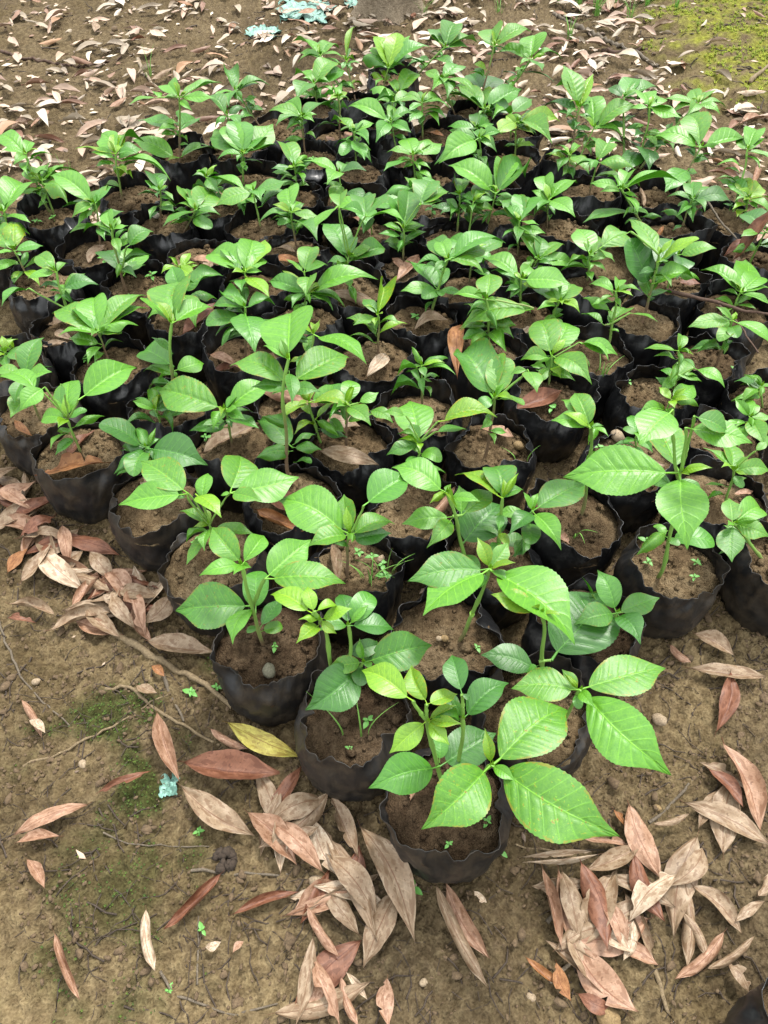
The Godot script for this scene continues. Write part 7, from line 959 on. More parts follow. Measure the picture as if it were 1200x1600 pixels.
func make_ground() -> void:
	var X := steps([-25.0, [-5.0, 1.0], [-2.3, .12], [-.85, .014], [.85, .0042], [2.3, .014], [5.0, .12], [25.0, 1.0]])
	var Z := steps([-30.0, [-8.0, 1.0], [-4.6, .12], [-2.6, .017], [-1.3, .010], [.02, .0042], [.6, .03], [12.0, 1.0]])
	var nx := X.size()
	var nz := Z.size()
	var v := PackedVector3Array()
	var n := PackedVector3Array()
	var c := PackedColorArray()
	var ix := PackedInt32Array()
	v.resize(nx * nz)
	n.resize(nx * nz)
	c.resize(nx * nz)
	var H := PackedFloat32Array()
	H.resize(nx * nz)
	for j in nz:
		for i in nx:
			H[j * nx + i] = ground_h(X[i], Z[j])
	var cols := [Color(.175, .137, .075), Color(.335, .268, .158), Color(.11, .083, .05), Color(.115, .09, .06), Color(.058, .078, .02), Color(.33, .37, .05)]
	for j in nz:
		var j0: int = max(j - 1, 0)
		var j1: int = min(j + 1, nz - 1)
		for i in nx:
			var k := j * nx + i
			var i0: int = max(i - 1, 0)
			var i1: int = min(i + 1, nx - 1)
			var x := X[i]
			var z := Z[j]
			v[k] = Vector3(x, H[k], z)
			n[k] = Vector3(-(H[j * nx + i1] - H[j * nx + i0]) / (X[i1] - X[i0]), 1, -(H[j1 * nx + i] - H[j0 * nx + i]) / (Z[j1] - Z[j0])).normalized()
			var a := n_col.get_noise_2d(x, z)
			var b := n_mid.get_noise_2d(x + 7, z)
			var e := n_hi.get_noise_2d(x + 3, z)
			var col: Color = cols[0].lerp(cols[1], clampf(.5 + a * 1.3 + b * .6, 0, 1))
			col = col.lerp(cols[2], clampf(.15 + e * .5 + b * .5, 0, .6))
			# dark humus where leaves rot, greener film of algae on the damp bare soil
			var hum := smoothstep(-.15, .5, n_col.get_noise_2d(x * .7 + 40, z * .7)) * .5
			if z < -2.1: hum = maxf(hum, .28 + .35 * a)
			col = col.lerp(cols[3], clampf(hum, 0, .8))
			var ms := moss_amount(x, z)
			col = col.lerp(cols[4], clampf(ms * 1.1, 0, .85))
			var bk := bank(x, z)
			if bk > .05: col = col.lerp(cols[5], clampf(bk * (.45 + 1.6 * b), 0, .9))
			c[k] = col
	for j in nz - 1:
		for i in nx - 1:
			var p := j * nx + i
			ix.append(p); ix.append(p + 1); ix.append(p + nx)
			ix.append(p + 1); ix.append(p + nx + 1); ix.append(p + nx)
	var g := inst("ground", to_mesh(v, n, PackedVector2Array(), c, ix), M.ground)
	tag(g, "bare tan soil with clods, rootlets and greenish algae", "ground", "", "structure")

# ---------------------------------------------------------------- bags
func bag_reach(k: int, th: float, R: float) -> float:
	# how far the film bulges in a direction before it meets the next bag
	var r := R * 1.07
	var dir := Vector2(cos(th), sin(th))
	for j in BAGS.size():
		if j == k: continue
		var d := Vector2(BAGS[j][0] - BAGS[k][0], BAGS[j][1] - BAGS[k][1]) * .001
		var L := d.length()
		if L > R * 2.5: continue
		var c := dir.dot(d / L)
		if c > .2:
			var lim := (L * .5 - .0015) / c
			# soft minimum, so that the corners stay round
			r = r - maxf(0.0, r - lim) - .0022 * exp(-absf(r - lim) / .006)
	return r

func bag_look(k: int) -> Dictionary:
	# the folds, lean and sag of one bag
	var g := RandomNumberGenerator.new()
	g.seed = k + 3
	return {"sd": k + 3, "p2": g.randf() * TAU, "p3": g.randf() * TAU, "a2": g.randf_range(.01, .05), "tilt": g.randf() * TAU, "ta": g.randf_range(.003, .013),
		"lean": Vector2.from_angle(g.randf() * TAU) * g.randf_range(.0, .006), "sag": g.randf() * TAU, "sag_d": g.randf_range(.0, .016)}

func film_point(k: int, f: Dictionary, th: float, reach: float, t: float, h: float, soil_y: float, inset: float) -> Vector3:
	var cx := cos(th)
	var sz := sin(th)
	var sd: float = f.sd
	var lip := smoothstep(soil_y / h - .12, 1.0, t)
	var body := reach * (1.0 - .07 * pow(absf(t - .55) / .55, 2.0))
	var r: float = body * (1.0 - .13 * pow(1.0 - t, 5.0)) * (1.0 + f.a2 * sin(2 * th + f.p2) * lip)
	# creases: folds that run slantwise down the film, stronger above the soil where nothing fills it
	var cr := absf(n_mid.get_noise_3d(cx * .105 + sd * 1.7, t * h * .8 + cx * .03, sz * .105))
	var cr2 := absf(n_hi.get_noise_3d(cx * .034 + sd * 3.1, t * h * .34 + sz * .03, sz * .034))
	r += .004 - cr * .024 * (.45 + .8 * lip) - cr2 * .0090
	r += n_lo.get_noise_3d(cx * .6 + sd, t * .3, sz * .6) * .020 * lip
	r += lip * lip * .006 * sin(th * 3 + f.p3)
	r -= inset
	var edge := 1.7 * n_mid.get_noise_2d(cx * .085 + sd, sz * .085) + .18 * n_hi.get_noise_2d(cx * .03 + sd, sz * .03)
	var y: float = t * h + lip * (f.ta * cos(th - f.tilt) + .006 * edge - f.sag_d * pow(maxf(0.0, cos(th - f.sag)), 4.0))
	return Vector3(cx * r + f.lean.x * lip, y - .012 * (1 - t), sz * r + f.lean.y * lip)

func film_mesh(k: int, R: float, h: float, soil_y: float) -> ArrayMesh:
	var f := bag_look(k)
	var sh := Shape.new()
	var nu := 120
	# profile: outer wall up, over the rim, inner wall down to below the soil
	var prof := []
	for q in 17: prof.append([float(q) / 16.0, 0.0])
	prof.append([1.003, .0005])
	for q in 8: prof.append([1.0 - q * .055, .0013])
	var P := []
	var U := []
	var reach := []
	for i in nu: reach.append(bag_reach(k, TAU * i / nu, R))
	for q in prof:
		for i in nu:
			P.append(film_point(k, f, TAU * i / nu, reach[i], q[0], h, soil_y, q[1]))
			U.append(Vector2(float(i) / nu, q[0]))
	sh.grid(P, nu, prof.size(), U, true)
	return sh.done()

func soil_mesh(k: int, R: float, h: float, y: float, sd: int) -> ArrayMesh:
	var f := bag_look(k)
	var g := RandomNumberGenerator.new()
	g.seed = sd * 7 + 1
	var sh := Shape.new()
	var P := []
	var nu := 60
	var nv := 22
	var rim := []
	for i in nu:
		var th := TAU * i / nu
		rim.append(film_point(k, f, th, bag_reach(k, th, R), (y - .004) / h, h, y, .0008))
	var dx := g.randf_range(-.09, .09)
	var dz := g.randf_range(-.09, .09)
	for j in nv:
		var q := float(j) / (nv - 1)
		for i in nu:
			var x: float = rim[i].x * q
			var z: float = rim[i].z * q
			var e := n_mid.get_noise_2d(x + sd, z) * .006 + n_hi.get_noise_2d(x + sd, z) * .0045 + absf(n_rid.get_noise_2d(x + sd, z)) * .009 + absf(n_fine.get_noise_2d(x + sd, z)) * .005 + x * dx + z * dz
			P.append(Vector3(x, y - .004 + e * (1.0 - .6 * pow(q, 8)) - .010 * pow(q, 6), z))
	sh.grid(P, nu, nv, [], true)
	for q in g.randi_range(30, 70):
		var r2 := R * .80 * sqrt(g.randf())
		var a := g.randf() * TAU
		var s := g.randf_range(.0014, .0046) * (2.1 if g.randf() < .12 else 1.0)
		var xx := cos(a) * r2
		var zz := sin(a) * r2
		sh.lump(Vector3(xx, y + xx * dx + zz * dz + s * .3 + n_mid.get_noise_2d(xx + sd, zz) * .006, zz), Vector3(s, s * .8, s), g.randi(), .35)
	# dry pale crust and moist dark patches
	for q in sh.v:
		var m := n_mid.get_noise_2d(q.x * .7 + sd * 2, q.z * .7) + .5 * n_hi.get_noise_2d(q.x * .8 + sd, q.z * .8)
		sh.c.append(Color(.62, .58, .54).lerp(Color(1.12, 1.10, 1.06), smoothstep(-.35, .45, m)))
	return sh.done()

func make_bags() -> void:
	for k in BAGS.size():
		var b = BAGS[k]
		var o := root_at("nursery_bag", Vector3(b[0] * .001, 0, b[1] * .001))
		var R: float = b[2] * .001
		var h: float = b[3] * .001
		inst("bag_film", film_mesh(k, R, h, h - b[8] * .001), M["film%d" % b[4]], o)
		inst("soil", soil_mesh(k, R, h, h - b[8] * .001, k + 3), M["soil%d" % b[5]], o)
		tag(o, BAGLABELS[b[6]], "bag", BAGGROUPS[b[7]])

# ---------------------------------------------------------------- seedlings
func green_leaf(kind: int, variant: int) -> ArrayMesh:
	# one blade of unit length along +z with its stalk; kind 0 ovate, 1 round, 2 curled, 3 long
	var key := kind * 10 + variant
	if leaf_meshes.has(key): return leaf_meshes[key]
	var g := RandomNumberGenerator.new()
	g.seed = 500 + key
	var arch := g.randf_range(.01, .15)
	var droop := g.randf_range(.04, .22)
	var fold := g.randf_range(.05, .55)
	var wavy := g.randf_range(.010, .030)
	var quilt := g.randf_range(.014, .027)
	var skew := g.randf_range(-.06, .06)
	var ph := g.randf() * TAU
	var pet := .11
	var pw := g.randf_range(.72, .86)
	if kind == 1:
		quilt *= .3
		fold *= .5
		pet = .16
	if kind == 2:
		arch = g.randf_range(.10, .2)
		wavy = .07
		fold = g.randf_range(-.3, .5)
	if kind == 3: pw = .9
	var nl := 44
	var nw := 17
	var P := []
	var U := []
	for j in nl:
		var s := float(j) / (nl - 1)
		var prof := 0.0
		if kind == 1:
			prof = pow(maxf(0, 1 - pow(absf(2 * s - 1), 2.2)), .5) * .30
		else:
			prof = pow(maxf(0.0, sin(PI * pow(s, pw))), .82) * .255
			prof *= 1.0 - .55 * smoothstep(.58, .95, s)
			var teeth := s * 21.0
			prof *= 1.0 + (.055 * (teeth - floorf(teeth)) - .03) * smoothstep(.15, .3, s)
		prof = maxf(prof, .0012)
		for i in nw:
			var uu := 2.0 * i / (nw - 1) - 1.0
			var au := absf(uu)
			var sway := skew * sin(PI * s)
			var x := uu * prof + sway
			var z := pet + (1 - pet) * s + .02 * au * sin(PI * s)
			var q := (s - .17 * au + .03 * au * au) * 8.5 + (.175 if uu > 0 else 0.0)
			var y := arch * 4 * s * (1 - s) + fold * au * prof * .9
			y += quilt * pow(absf(sin(PI * q)), .7) * (1 - au * au * au) * smoothstep(0, .12, au) * smoothstep(.0, .15, s) * (1 - s * .5)
			y += wavy * au * au * sin(9 * s + ph + 2.0 * signf(uu)) * sin(PI * s)
			y -= droop * pow(s, 4) * (1.0 if kind != 1 else .3)
			if kind == 2:
				y -= .16 * au * au * sin(PI * s) * (1 if variant % 2 == 0 else -1)
				x *= 1 - .25 * au * sin(PI * s)
			P.append(Vector3(x, y, z))
			U.append(Vector2(.5 + .5 * uu, s))
	var sh := Shape.new()
	sh.grid(P, nw, nl, U)
	var sp := []
	var sr := []
	for k in 5:
		var t := k / 4.0
		sp.append(Vector3(0, -.004 + .02 * sin(PI * t) * 0.0, pet * 1.15 * t))
		sr.append(.013 - .004 * t)
	sh.tube(sp, sr, 5, false)
	# the raised midrib under the blade
	var mp := []
	var mr := []
	for k in 9:
		var j := int(lerpf(0, nl - 4, k / 8.0))
		mp.append(P[j * nw + nw / 2] + Vector3(0, -.004, 0))
		mr.append(.0085 * (1 - .8 * k / 8.0))
	sh.tube(mp, mr, 5, false)
	for k in range(nl * nw, sh.uv.size()): sh.uv[k] = Vector2(.5, .3)
	leaf_meshes[key] = sh.done()
	return leaf_meshes[key]

func stem_mesh(a: Vector3, b: Vector3, r0: float, r1: float, sd: int, woody := 0.0) -> ArrayMesh:
	var g := RandomNumberGenerator.new()
	g.seed = sd
	var sh := Shape.new()
	var pts := []
	var rad := []
	var n := 15
	var side := Vector3(g.randf_range(-1, 1), 0, g.randf_range(-1, 1)) * (b - a).length() * .045
	var knot := g.randi_range(4, 10)
	for k in n:
		var t := k / (n - 1.0)
		pts.append(a.lerp(b, t) + side * sin(PI * t) + side * .3 * sin(TAU * 1.5 * t))
		rad.append(lerpf(r0, r1, t) * (1.0 + (.38 if k == knot or k == n - 2 else 0.0) + g.randf_range(-.06, .06)))
	sh.tube(pts, rad, 7)
	for k in sh.v.size():
		var t := clampf((sh.v[k].y - a.y) / maxf(b.y - a.y, .001), 0, 1)
		var m := smoothstep(woody - .35, woody + .25, t + .25 * n_hi.get_noise_3d(sh.v[k].x, sh.v[k].y, sh.v[k].z + sd))
		sh.c.append(Color(.17, .11, .065).lerp(Color(.17, .33, .055), m))
	return sh.done()

func v3(a: Array, k: int) -> Vector3:
	return Vector3(a[k], a[k + 1], a[k + 2]) * .001

func make_seedlings() -> void:
	rng.seed = 77
	for pi in PLANTS.size():
		var p = PLANTS[pi]
		var a := v3(p[0], 0)
		var b := v3(p[0], 3)
		var o := root_at("seedling", a)
		var up := (b - a).length()
		var r0 := clampf(.0016 + up * .011, .0018, .0034)
		var stem := inst("stem", stem_mesh(Vector3(0, -.015, 0), b - a, r0, r0 * .62, pi, p[0][6] * .1), M.stem, o)
		var bud := inst("leaf_bud", green_leaf(0, pi % 5), M.leaf00, o)
		bud.transform = Transform3D(Basis(Vector3(.010, 0, 0), Vector3(0, 0, .018), Vector3(0, .018, .004)), b - a)
		var done_b := {}
		for lf in p[1]:
			var B := v3(lf, 2) - a
			var T := v3(lf, 5) - a
			if lf[1] == 1:
				var kk := "%d,%d" % [lf[2], lf[3]]
				if not done_b.has(kk):
					done_b[kk] = true
					var sp: Vector3 = (b - a) * (lf[0] * .01)
					inst("branch", stem_mesh(sp, B, r0 * .7, r0 * .5, pi * 31 + lf[2]), M.stem, o)
			var ax := T - B
			var L := maxf(ax.length(), .008)
			ax = ax.normalized() if ax.length() > .001 else Vector3(0, .6, .8)
			var upv := Vector3.UP
			if absf(ax.y) > .93: upv = Vector3(0, .5, .8)
			var n := (upv - ax * ax.dot(upv)).normalized()
			n = n.rotated(ax, deg_to_rad(lf[11]))
			var s := n.cross(ax)
			var w: float = lf[8] * .01
			var variant: int = rng.randi() % 9
			var kind: int = lf[10]
			if kind == 0 and rng.randf() < .25: kind = 3
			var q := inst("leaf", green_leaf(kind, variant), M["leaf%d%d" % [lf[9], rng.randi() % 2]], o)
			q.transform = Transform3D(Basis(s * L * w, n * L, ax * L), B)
		tag(o, p[2] if p[2] != "" else RESTLABELS[p[0][7]], "seedling", p[3])

# ---------------------------------------------------------------- litter
func dead_leaf(variant: int) -> ArrayMesh:
	# unit length along +z; x is scaled by the width, y by the length of each copy
	var g := RandomNumberGenerator.new()
	g.seed = 900 + variant
	var how := variant % 5          # 0 flat, 1 cupped, 2 folded on the midrib, 3 rolled edges, 4 arched
	var arch := g.randf_range(.0, .06) + (.16 if how == 4 else 0.0)
	var roll := g.randf_range(.15, .5) + (1.5 if how == 3 else (.9 if how == 1 else 0.0))
	if variant % 3 == 0: roll = -roll
	var fold := .9 if how == 2 else .12
	var twist := g.randf_range(-.6, .6)
	var bend := g.randf_range(-.12, .12)
	var hook := g.randf_range(-.10, .16)
	var torn := variant in [5, 8, 11, 14, 17]
	var one_side := g.randf_range(.72, 1.0)
	var pw := g.randf_range(.80, 1.1)
	var nl := 30
	var nw := 11
	var P := []
	var U := []
	var ph := g.randf() * TAU
	for j in nl:
		var s := float(j) / (nl - 1)
		var prof := pow(maxf(0.0, sin(PI * pow(s, pw))), 1.05) * .5
		prof *= 1.0 - .25 * smoothstep(.75, .98, s)
		prof = maxf(prof, .006)
		var yc := arch * 4 * s * (1 - s) + hook * pow(s, 3) * .5
		var tw := twist * (s - .5)
		for i in nw:
			var uu := 2.0 * i / (nw - 1) - 1.0
			var pr := prof * (one_side if uu < 0 else 1.0)
			if torn:
				var bite := n_mid.get_noise_2d(variant * 3.1 + signf(uu), s * .30) + .3 * n_hi.get_noise_2d(variant, s * .12)
				pr *= 1.0 - .75 * smoothstep(.02, .25, bite) * (1 if (uu > 0) == (variant % 2 == 0) else 0)
			else:
				pr *= 1.0 + .10 * n_mid.get_noise_2d(variant * 5.0 + signf(uu), s * .4)
			# across the blade the film bends along an arc
			var q := uu * pr
			var x := q
			var y := absf(q) * fold * .5
			if absf(roll) > .05:
				x = sin(q * roll * 2.2) / (roll * 2.2)
				y += (1.0 - cos(q * roll * 2.2)) / (roll * 2.2)
			y += .05 * sin(7 * s + ph + uu * 1.5) * uu * uu + .018 * n_hi.get_noise_2d(uu * .03 + variant, s * .07) * 2.0
			var xr := x * cos(tw) - y * sin(tw)
			var yr := x * sin(tw) + y * cos(tw)
			P.append(Vector3(xr + bend * sin(PI * s) * 2.0, yr * .42 + yc + .008 * n_hi.get_noise_2d(s * .09, uu * .03 + variant), s))
			U.append(Vector2(.5 + .5 * uu, s))
	var lowest := 9.0
	for q in P: lowest = minf(lowest, q.y)
	for k in P.size(): P[k].y -= lowest * .8
	var sh := Shape.new()
	sh.grid(P, nw, nl, U)
	var b0 := sh.v.size()
	var st: Vector3 = P[nw / 2]
	sh.tube([st + Vector3(.02, .01, -.07), st + Vector3(.01, .004, -.03), st + Vector3(0, 0, .02)], [.008, .008, .009], 5)
	for k in range(b0, sh.uv.size()): sh.uv[k] = Vector2(.5, .5)
	return sh.done()

func place_dead(a: Vector3, b: Vector3, w: float, variant: int, m: Material, roll: float, flip: bool) -> MeshInstance3D:
	var o := inst("fallen_leaf", dead_meshes[variant], m)
	var ax := b - a
	var L := ax.length()
	ax /= L
	var n := (Vector3.UP - ax * ax.y).normalized().rotated(ax, roll)
	var s := n.cross(ax)
	if flip:
		s = -s
	o.transform = Transform3D(Basis(s * w, n * L, ax * L), a)
	return o

func make_litter() -> void:
	for k in 20: dead_meshes.append(dead_leaf(k))
	rng.seed = 31
	var keys := ["p", "t", "b", "o", "w", "y"]
	for k in DEAD.size():
		var d = DEAD[k]
		var a := Vector3(d[0], 0, d[1]) * .001
		var b := Vector3(d[2], 0, d[3]) * .001
		var flat: bool = d[6] == 1
		if flat:
			var bd = BAGS[d[7]]
			var sy: float = (bd[3] - bd[8]) * .001 + .005
			a.y = sy + rng.randf_range(.0, .006)
			b.y = sy + rng.randf_range(.0, .008)
		else:
			a.y = ground_h(a.x, a.z) + .004 + d[7] * .0035 + rng.randf_range(0, .006)
			b.y = ground_h(b.x, b.z) + .004 + d[7] * .0035 + rng.randf_range(0, .008)
			var mid := (a + b) / 2
			var need: float = ground_h(mid.x, mid.z) + .004 + d[7] * .0035 - mid.y
			if need > 0:
				a.y += need
				b.y += need
		var variant := rng.randi() % 20
		var o := place_dead(a, b, d[4] * .001, variant, M["dead_%s%d" % [keys[d[5]], rng.randi() % 2]], rng.randf_range(-.22, .22), rng.randf() < .5)
		tag(o, DEADLABELS[d[8]], "leaf", DEADGROUPS[d[9]])
	# the litter behind and beside the block
	var made := 0
	var sh := Shape.new()
	var tries := 0
	var stuff := 0
	while made + stuff < 1400 and tries < 14000:
		tries += 1
		var x := rng.randf_range(-2.2, 2.2)
		var z := rng.randf_range(-4.3, -1.2)
		if absf(x) > .28 + .52 * -z: continue
		var bd := bag_dist(x, z)
		if bd < .05: continue
		var in_block := z > -2.2 and absf(x) < .75
		if in_block and bd > .2: continue
		var pile := n_col.get_noise_2d(x * 1.3 + 11, z * 1.3)
		var dens := .7 + .9 * pile
		if x < -.75 and z > -2.75 and z < -1.75: dens += .35
		if x > .75 and z > -3.0: dens += .4
		if x < -.5 and z < -2.9: dens -= .28
		if bank(x, z) > .3: dens = .06
		if rng.randf() > dens: continue
		var L := rng.randf_range(.045, .115)
		var an := rng.randf() * TAU
		var dir := Vector3(cos(an), 0, sin(an)) * L * .5
		var c := Vector3(x, 0, z)
		var a := c - dir
		var b := c + dir
		if bag_dist(a.x, a.z) < .01 or bag_dist(b.x, b.z) < .01: continue
		var lift := rng.randf_range(.003, .016)
		a.y = ground_h(a.x, a.z) + lift
		b.y = ground_h(b.x, b.z) + lift + rng.randf_range(-.002, .014)
		var w := L * rng.randf_range(.26, .42)
		var t := rng.randf()
		var ck: String = "p" if t < .26 else ("t" if t < .66 else ("w" if t < .82 else ("b" if t < .95 else "o")))
		var variant: int = [0, 1, 2, 3, 5, 6, 7, 8, 10, 11, 12, 13, 15, 16, 18, 4][rng.randi() % 16]
		var roll := rng.randf_range(-.25, .25)
		if made < 100 and L > .07:
			var o := place_dead(a, b, w, variant, M["dead_%s%d" % [ck, rng.randi() % 2]], roll, rng.randf() < .5)
			var what: String = {"p": "pinkish tan", "t": "greyish tan", "w": "pale bleached", "b": "red-brown", "o": "orange-brown"}[ck]
			var side := "beyond the rear bags" if z < -2.25 else ("beside the dirt strip" if x < 0 else "on the mossy bank side")
			tag(o, "%s dry leaf lying in the litter %s" % [what, side], "leaf", "%s fallen leaves %s" % [what, side])
			made += 1
		else:
			var ax := (b - a) / (b - a).length()
			var n := (Vector3.UP - ax * ax.y).normalized().rotated(ax, roll)
			var s := n.cross(ax)
			var tr := Transform3D(Basis(s * w, n * L, ax * L), a)
			var base: ArrayMesh = dead_meshes[variant]
			var arr := base.surface_get_arrays(0)
			var b0 := sh.v.size()
			var cc: Color = {"p": Color(.42, .30, .22), "t": Color(.33, .265, .19), "w": Color(.54, .46, .36), "b": Color(.20, .105, .065), "o": Color(.30, .17, .09)}[ck]
			cc = cc * rng.randf_range(.75, 1.05)
			for q in arr[Mesh.ARRAY_VERTEX]:
				sh.v.append(tr * q)
				sh.uv.append(Vector2.ZERO)
				sh.c.append(cc)
			for q in arr[Mesh.ARRAY_INDEX]: sh.ix.append(b0 + q)
			stuff += 1
	# crumbled leaf bits
	for k in 7000:
		var x := rng.randf_range(-2.2, 2.2)
		var z := rng.randf_range(-4.3, .1)
		if absf(x) > .35 + .52 * -z or bag_dist(x, z) < .008: continue
		var keep := .95 if z < -1.9 else .10
		if bank(x, z) > .3: keep = .1
		if rng.randf() > keep * (.55 + n_col.get_noise_2d(x * 1.3 + 11, z * 1.3)): continue
		var s := rng.randf_range(.004, .022) if z < -1.9 else rng.randf_range(.003, .012)
		var an := rng.randf() * TAU
		var u := Vector3(cos(an), rng.randf_range(-.25, .25), sin(an)) * s
		var q := Vector3(-sin(an), rng.randf_range(-.25, .25), cos(an)) * s * rng.randf_range(.3, .7)
		var p := Vector3(x, ground_h(x, z) + .003 + rng.randf() * .004, z)
		var cc := [Color(.42, .30, .21), Color(.34, .25, .17), Color(.50, .42, .32), Color(.20, .11, .07), Color(.13, .09, .06)][rng.randi() % 5] as Color
		var b0 := sh.v.size()
		for e in [-u, q, u * rng.randf_range(.5, 1.0), -q * rng.randf_range(.5, 1.2), Vector3(0, s * .2, 0)]:
			sh.v.append(p + e)
			sh.uv.append(Vector2.ZERO)
			sh.c.append(cc)
		for e in 4: sh.ix.append_array(PackedInt32Array([b0 + 4, b0 + e, b0 + (e + 1) % 4]))
	tag(inst("leaf_litter", sh.done(), M.litter), "mass of broken dry leaves littering the ground around the block", "litter", "", "stuff")

func ground_line(pts: Array, lift: float, r: float) -> Array:
	# a wandering line over the ground: smooth points and radii
	var cv := Curve3D.new()
	for k in pts.size():
		var t: Vector3 = (pts[min(k + 1, pts.size() - 1)] - pts[max(k - 1, 0)]) * .2
		cv.add_point(pts[k], -t, t)
	var n := maxi(5, int(cv.get_baked_length() / .012))
	var P := []
	var Rr := []
	for k in n:
		var p := cv.sample_baked(cv.get_baked_length() * k / (n - 1))
		p += Vector3(n_mid.get_noise_2d(p.x * 2, p.z * 2), 0, n_mid.get_noise_2d(p.z * 2, p.x * 2)) * .005
		if lift >= 0: p.y = ground_h(p.x, p.z) + lift
		P.append(p)
		Rr.append(r * (1.0 + .3 * n_hi.get_noise_2d(p.x, p.z)) * (1.0 - .45 * k / n))
	return [P, Rr]

func make_sticks() -> void:
	for s in STICKS:
		var pts := []
		for k in range(0, s[0].size(), 3): pts.append(v3(s[0], k))
		var raised: bool = s[3] == 1
		var r: float = s[1] * .0001
		var l := ground_line(pts, -1.0 if raised else r * .5, r)
		var sh := Shape.new()
		sh.tube(l[0], l[1], 7)
		tag(inst("stick", sh.done(), M["stick_" + s[2]]), s[4], "stick", "sticks and bare roots")
	# fine roots everywhere on the bare soil
	rng.seed = 404
	var sh := Shape.new()
	for k in 1900:
		var x := rng.randf_range(-1.9, 1.9)
		var z := rng.randf_range(-3.9, .0)
		if k < 1100:
			x = rng.randf_range(-.8, .8)
			z = rng.randf_range(-1.1, -.05)
		if absf(x) > .35 + .52 * -z or bag_dist(x, z) < .01: continue
		var an := rng.randf() * TAU
		var p := Vector3(x, 0, z)
		var P := []
		var Rr := []
		var r := rng.randf_range(.0004, .0014) * (1.0 + .4 * -z)
		for j in rng.randi_range(4, 9):
			p.y = ground_h(p.x, p.z) + r * .6
			if bag_dist(p.x, p.z) < .0: break
			P.append(p)
			Rr.append(r * (1 - .08 * j))
			an += rng.randf_range(-.6, .6)
			p += Vector3(cos(an), 0, sin(an)) * rng.randf_range(.008, .02)
		if P.size() > 2: sh.tube(P, Rr, 4, false)
	tag(inst("fine_roots", sh.done(), M.stick_root), "tangle of hair-thin dry roots on the bare soil", "roots", "", "stuff")
	# crumbs of soil
	sh = Shape.new()
	sh.lump(Vector3.ZERO, Vector3(1, .75, .9), 17, .35)
	var lump_mesh := sh.done()
	var list := []
	for k in 30000:
		var x := rng.randf_range(-1.7, 1.7)
		var z := rng.randf_range(-3.6, .0)
		if k < 20000:
			x = rng.randf_range(-.82, .82)
			z = rng.randf_range(-1.1, -.02)
		if absf(x) > .35 + .52 * -z: continue
		if n_col.get_noise_2d(x * 3, z * 3) * .8 + n_mid.get_noise_2d(x + 5, z) < rng.randf_range(-.25, .5): continue
		if bag_dist(x, z) < -.004: continue
		var s := rng.randf_range(.0009, .0036) * (2.3 if rng.randf() < .05 else 1.0) * (1.0 + .25 * -z)
		var bs := Basis.from_euler(Vector3(rng.randf() * .8, rng.randf() * TAU, rng.randf() * .8)).scaled(Vector3(s, s * rng.randf_range(.6, 1.0), s * rng.randf_range(.7, 1.3)))
		list.append(Transform3D(bs, Vector3(x, ground_h(x, z) + s * .2, z)))
	var mm := MultiMesh.new()
	mm.transform_format = MultiMesh.TRANSFORM_3D
	mm.mesh = lump_mesh
	mm.instance_count = list.size()
	for k in list.size(): mm.set_instance_transform(k, list[k])
	var mo := MultiMeshInstance3D.new()
	mo.name = numbered("soil_crumbs")
	mo.multimesh = mm
	mo.material_override = M.crumb
	add_child(mo)
	tag(mo, "loose crumbs of tan soil on the ground", "soil", "", "stuff")

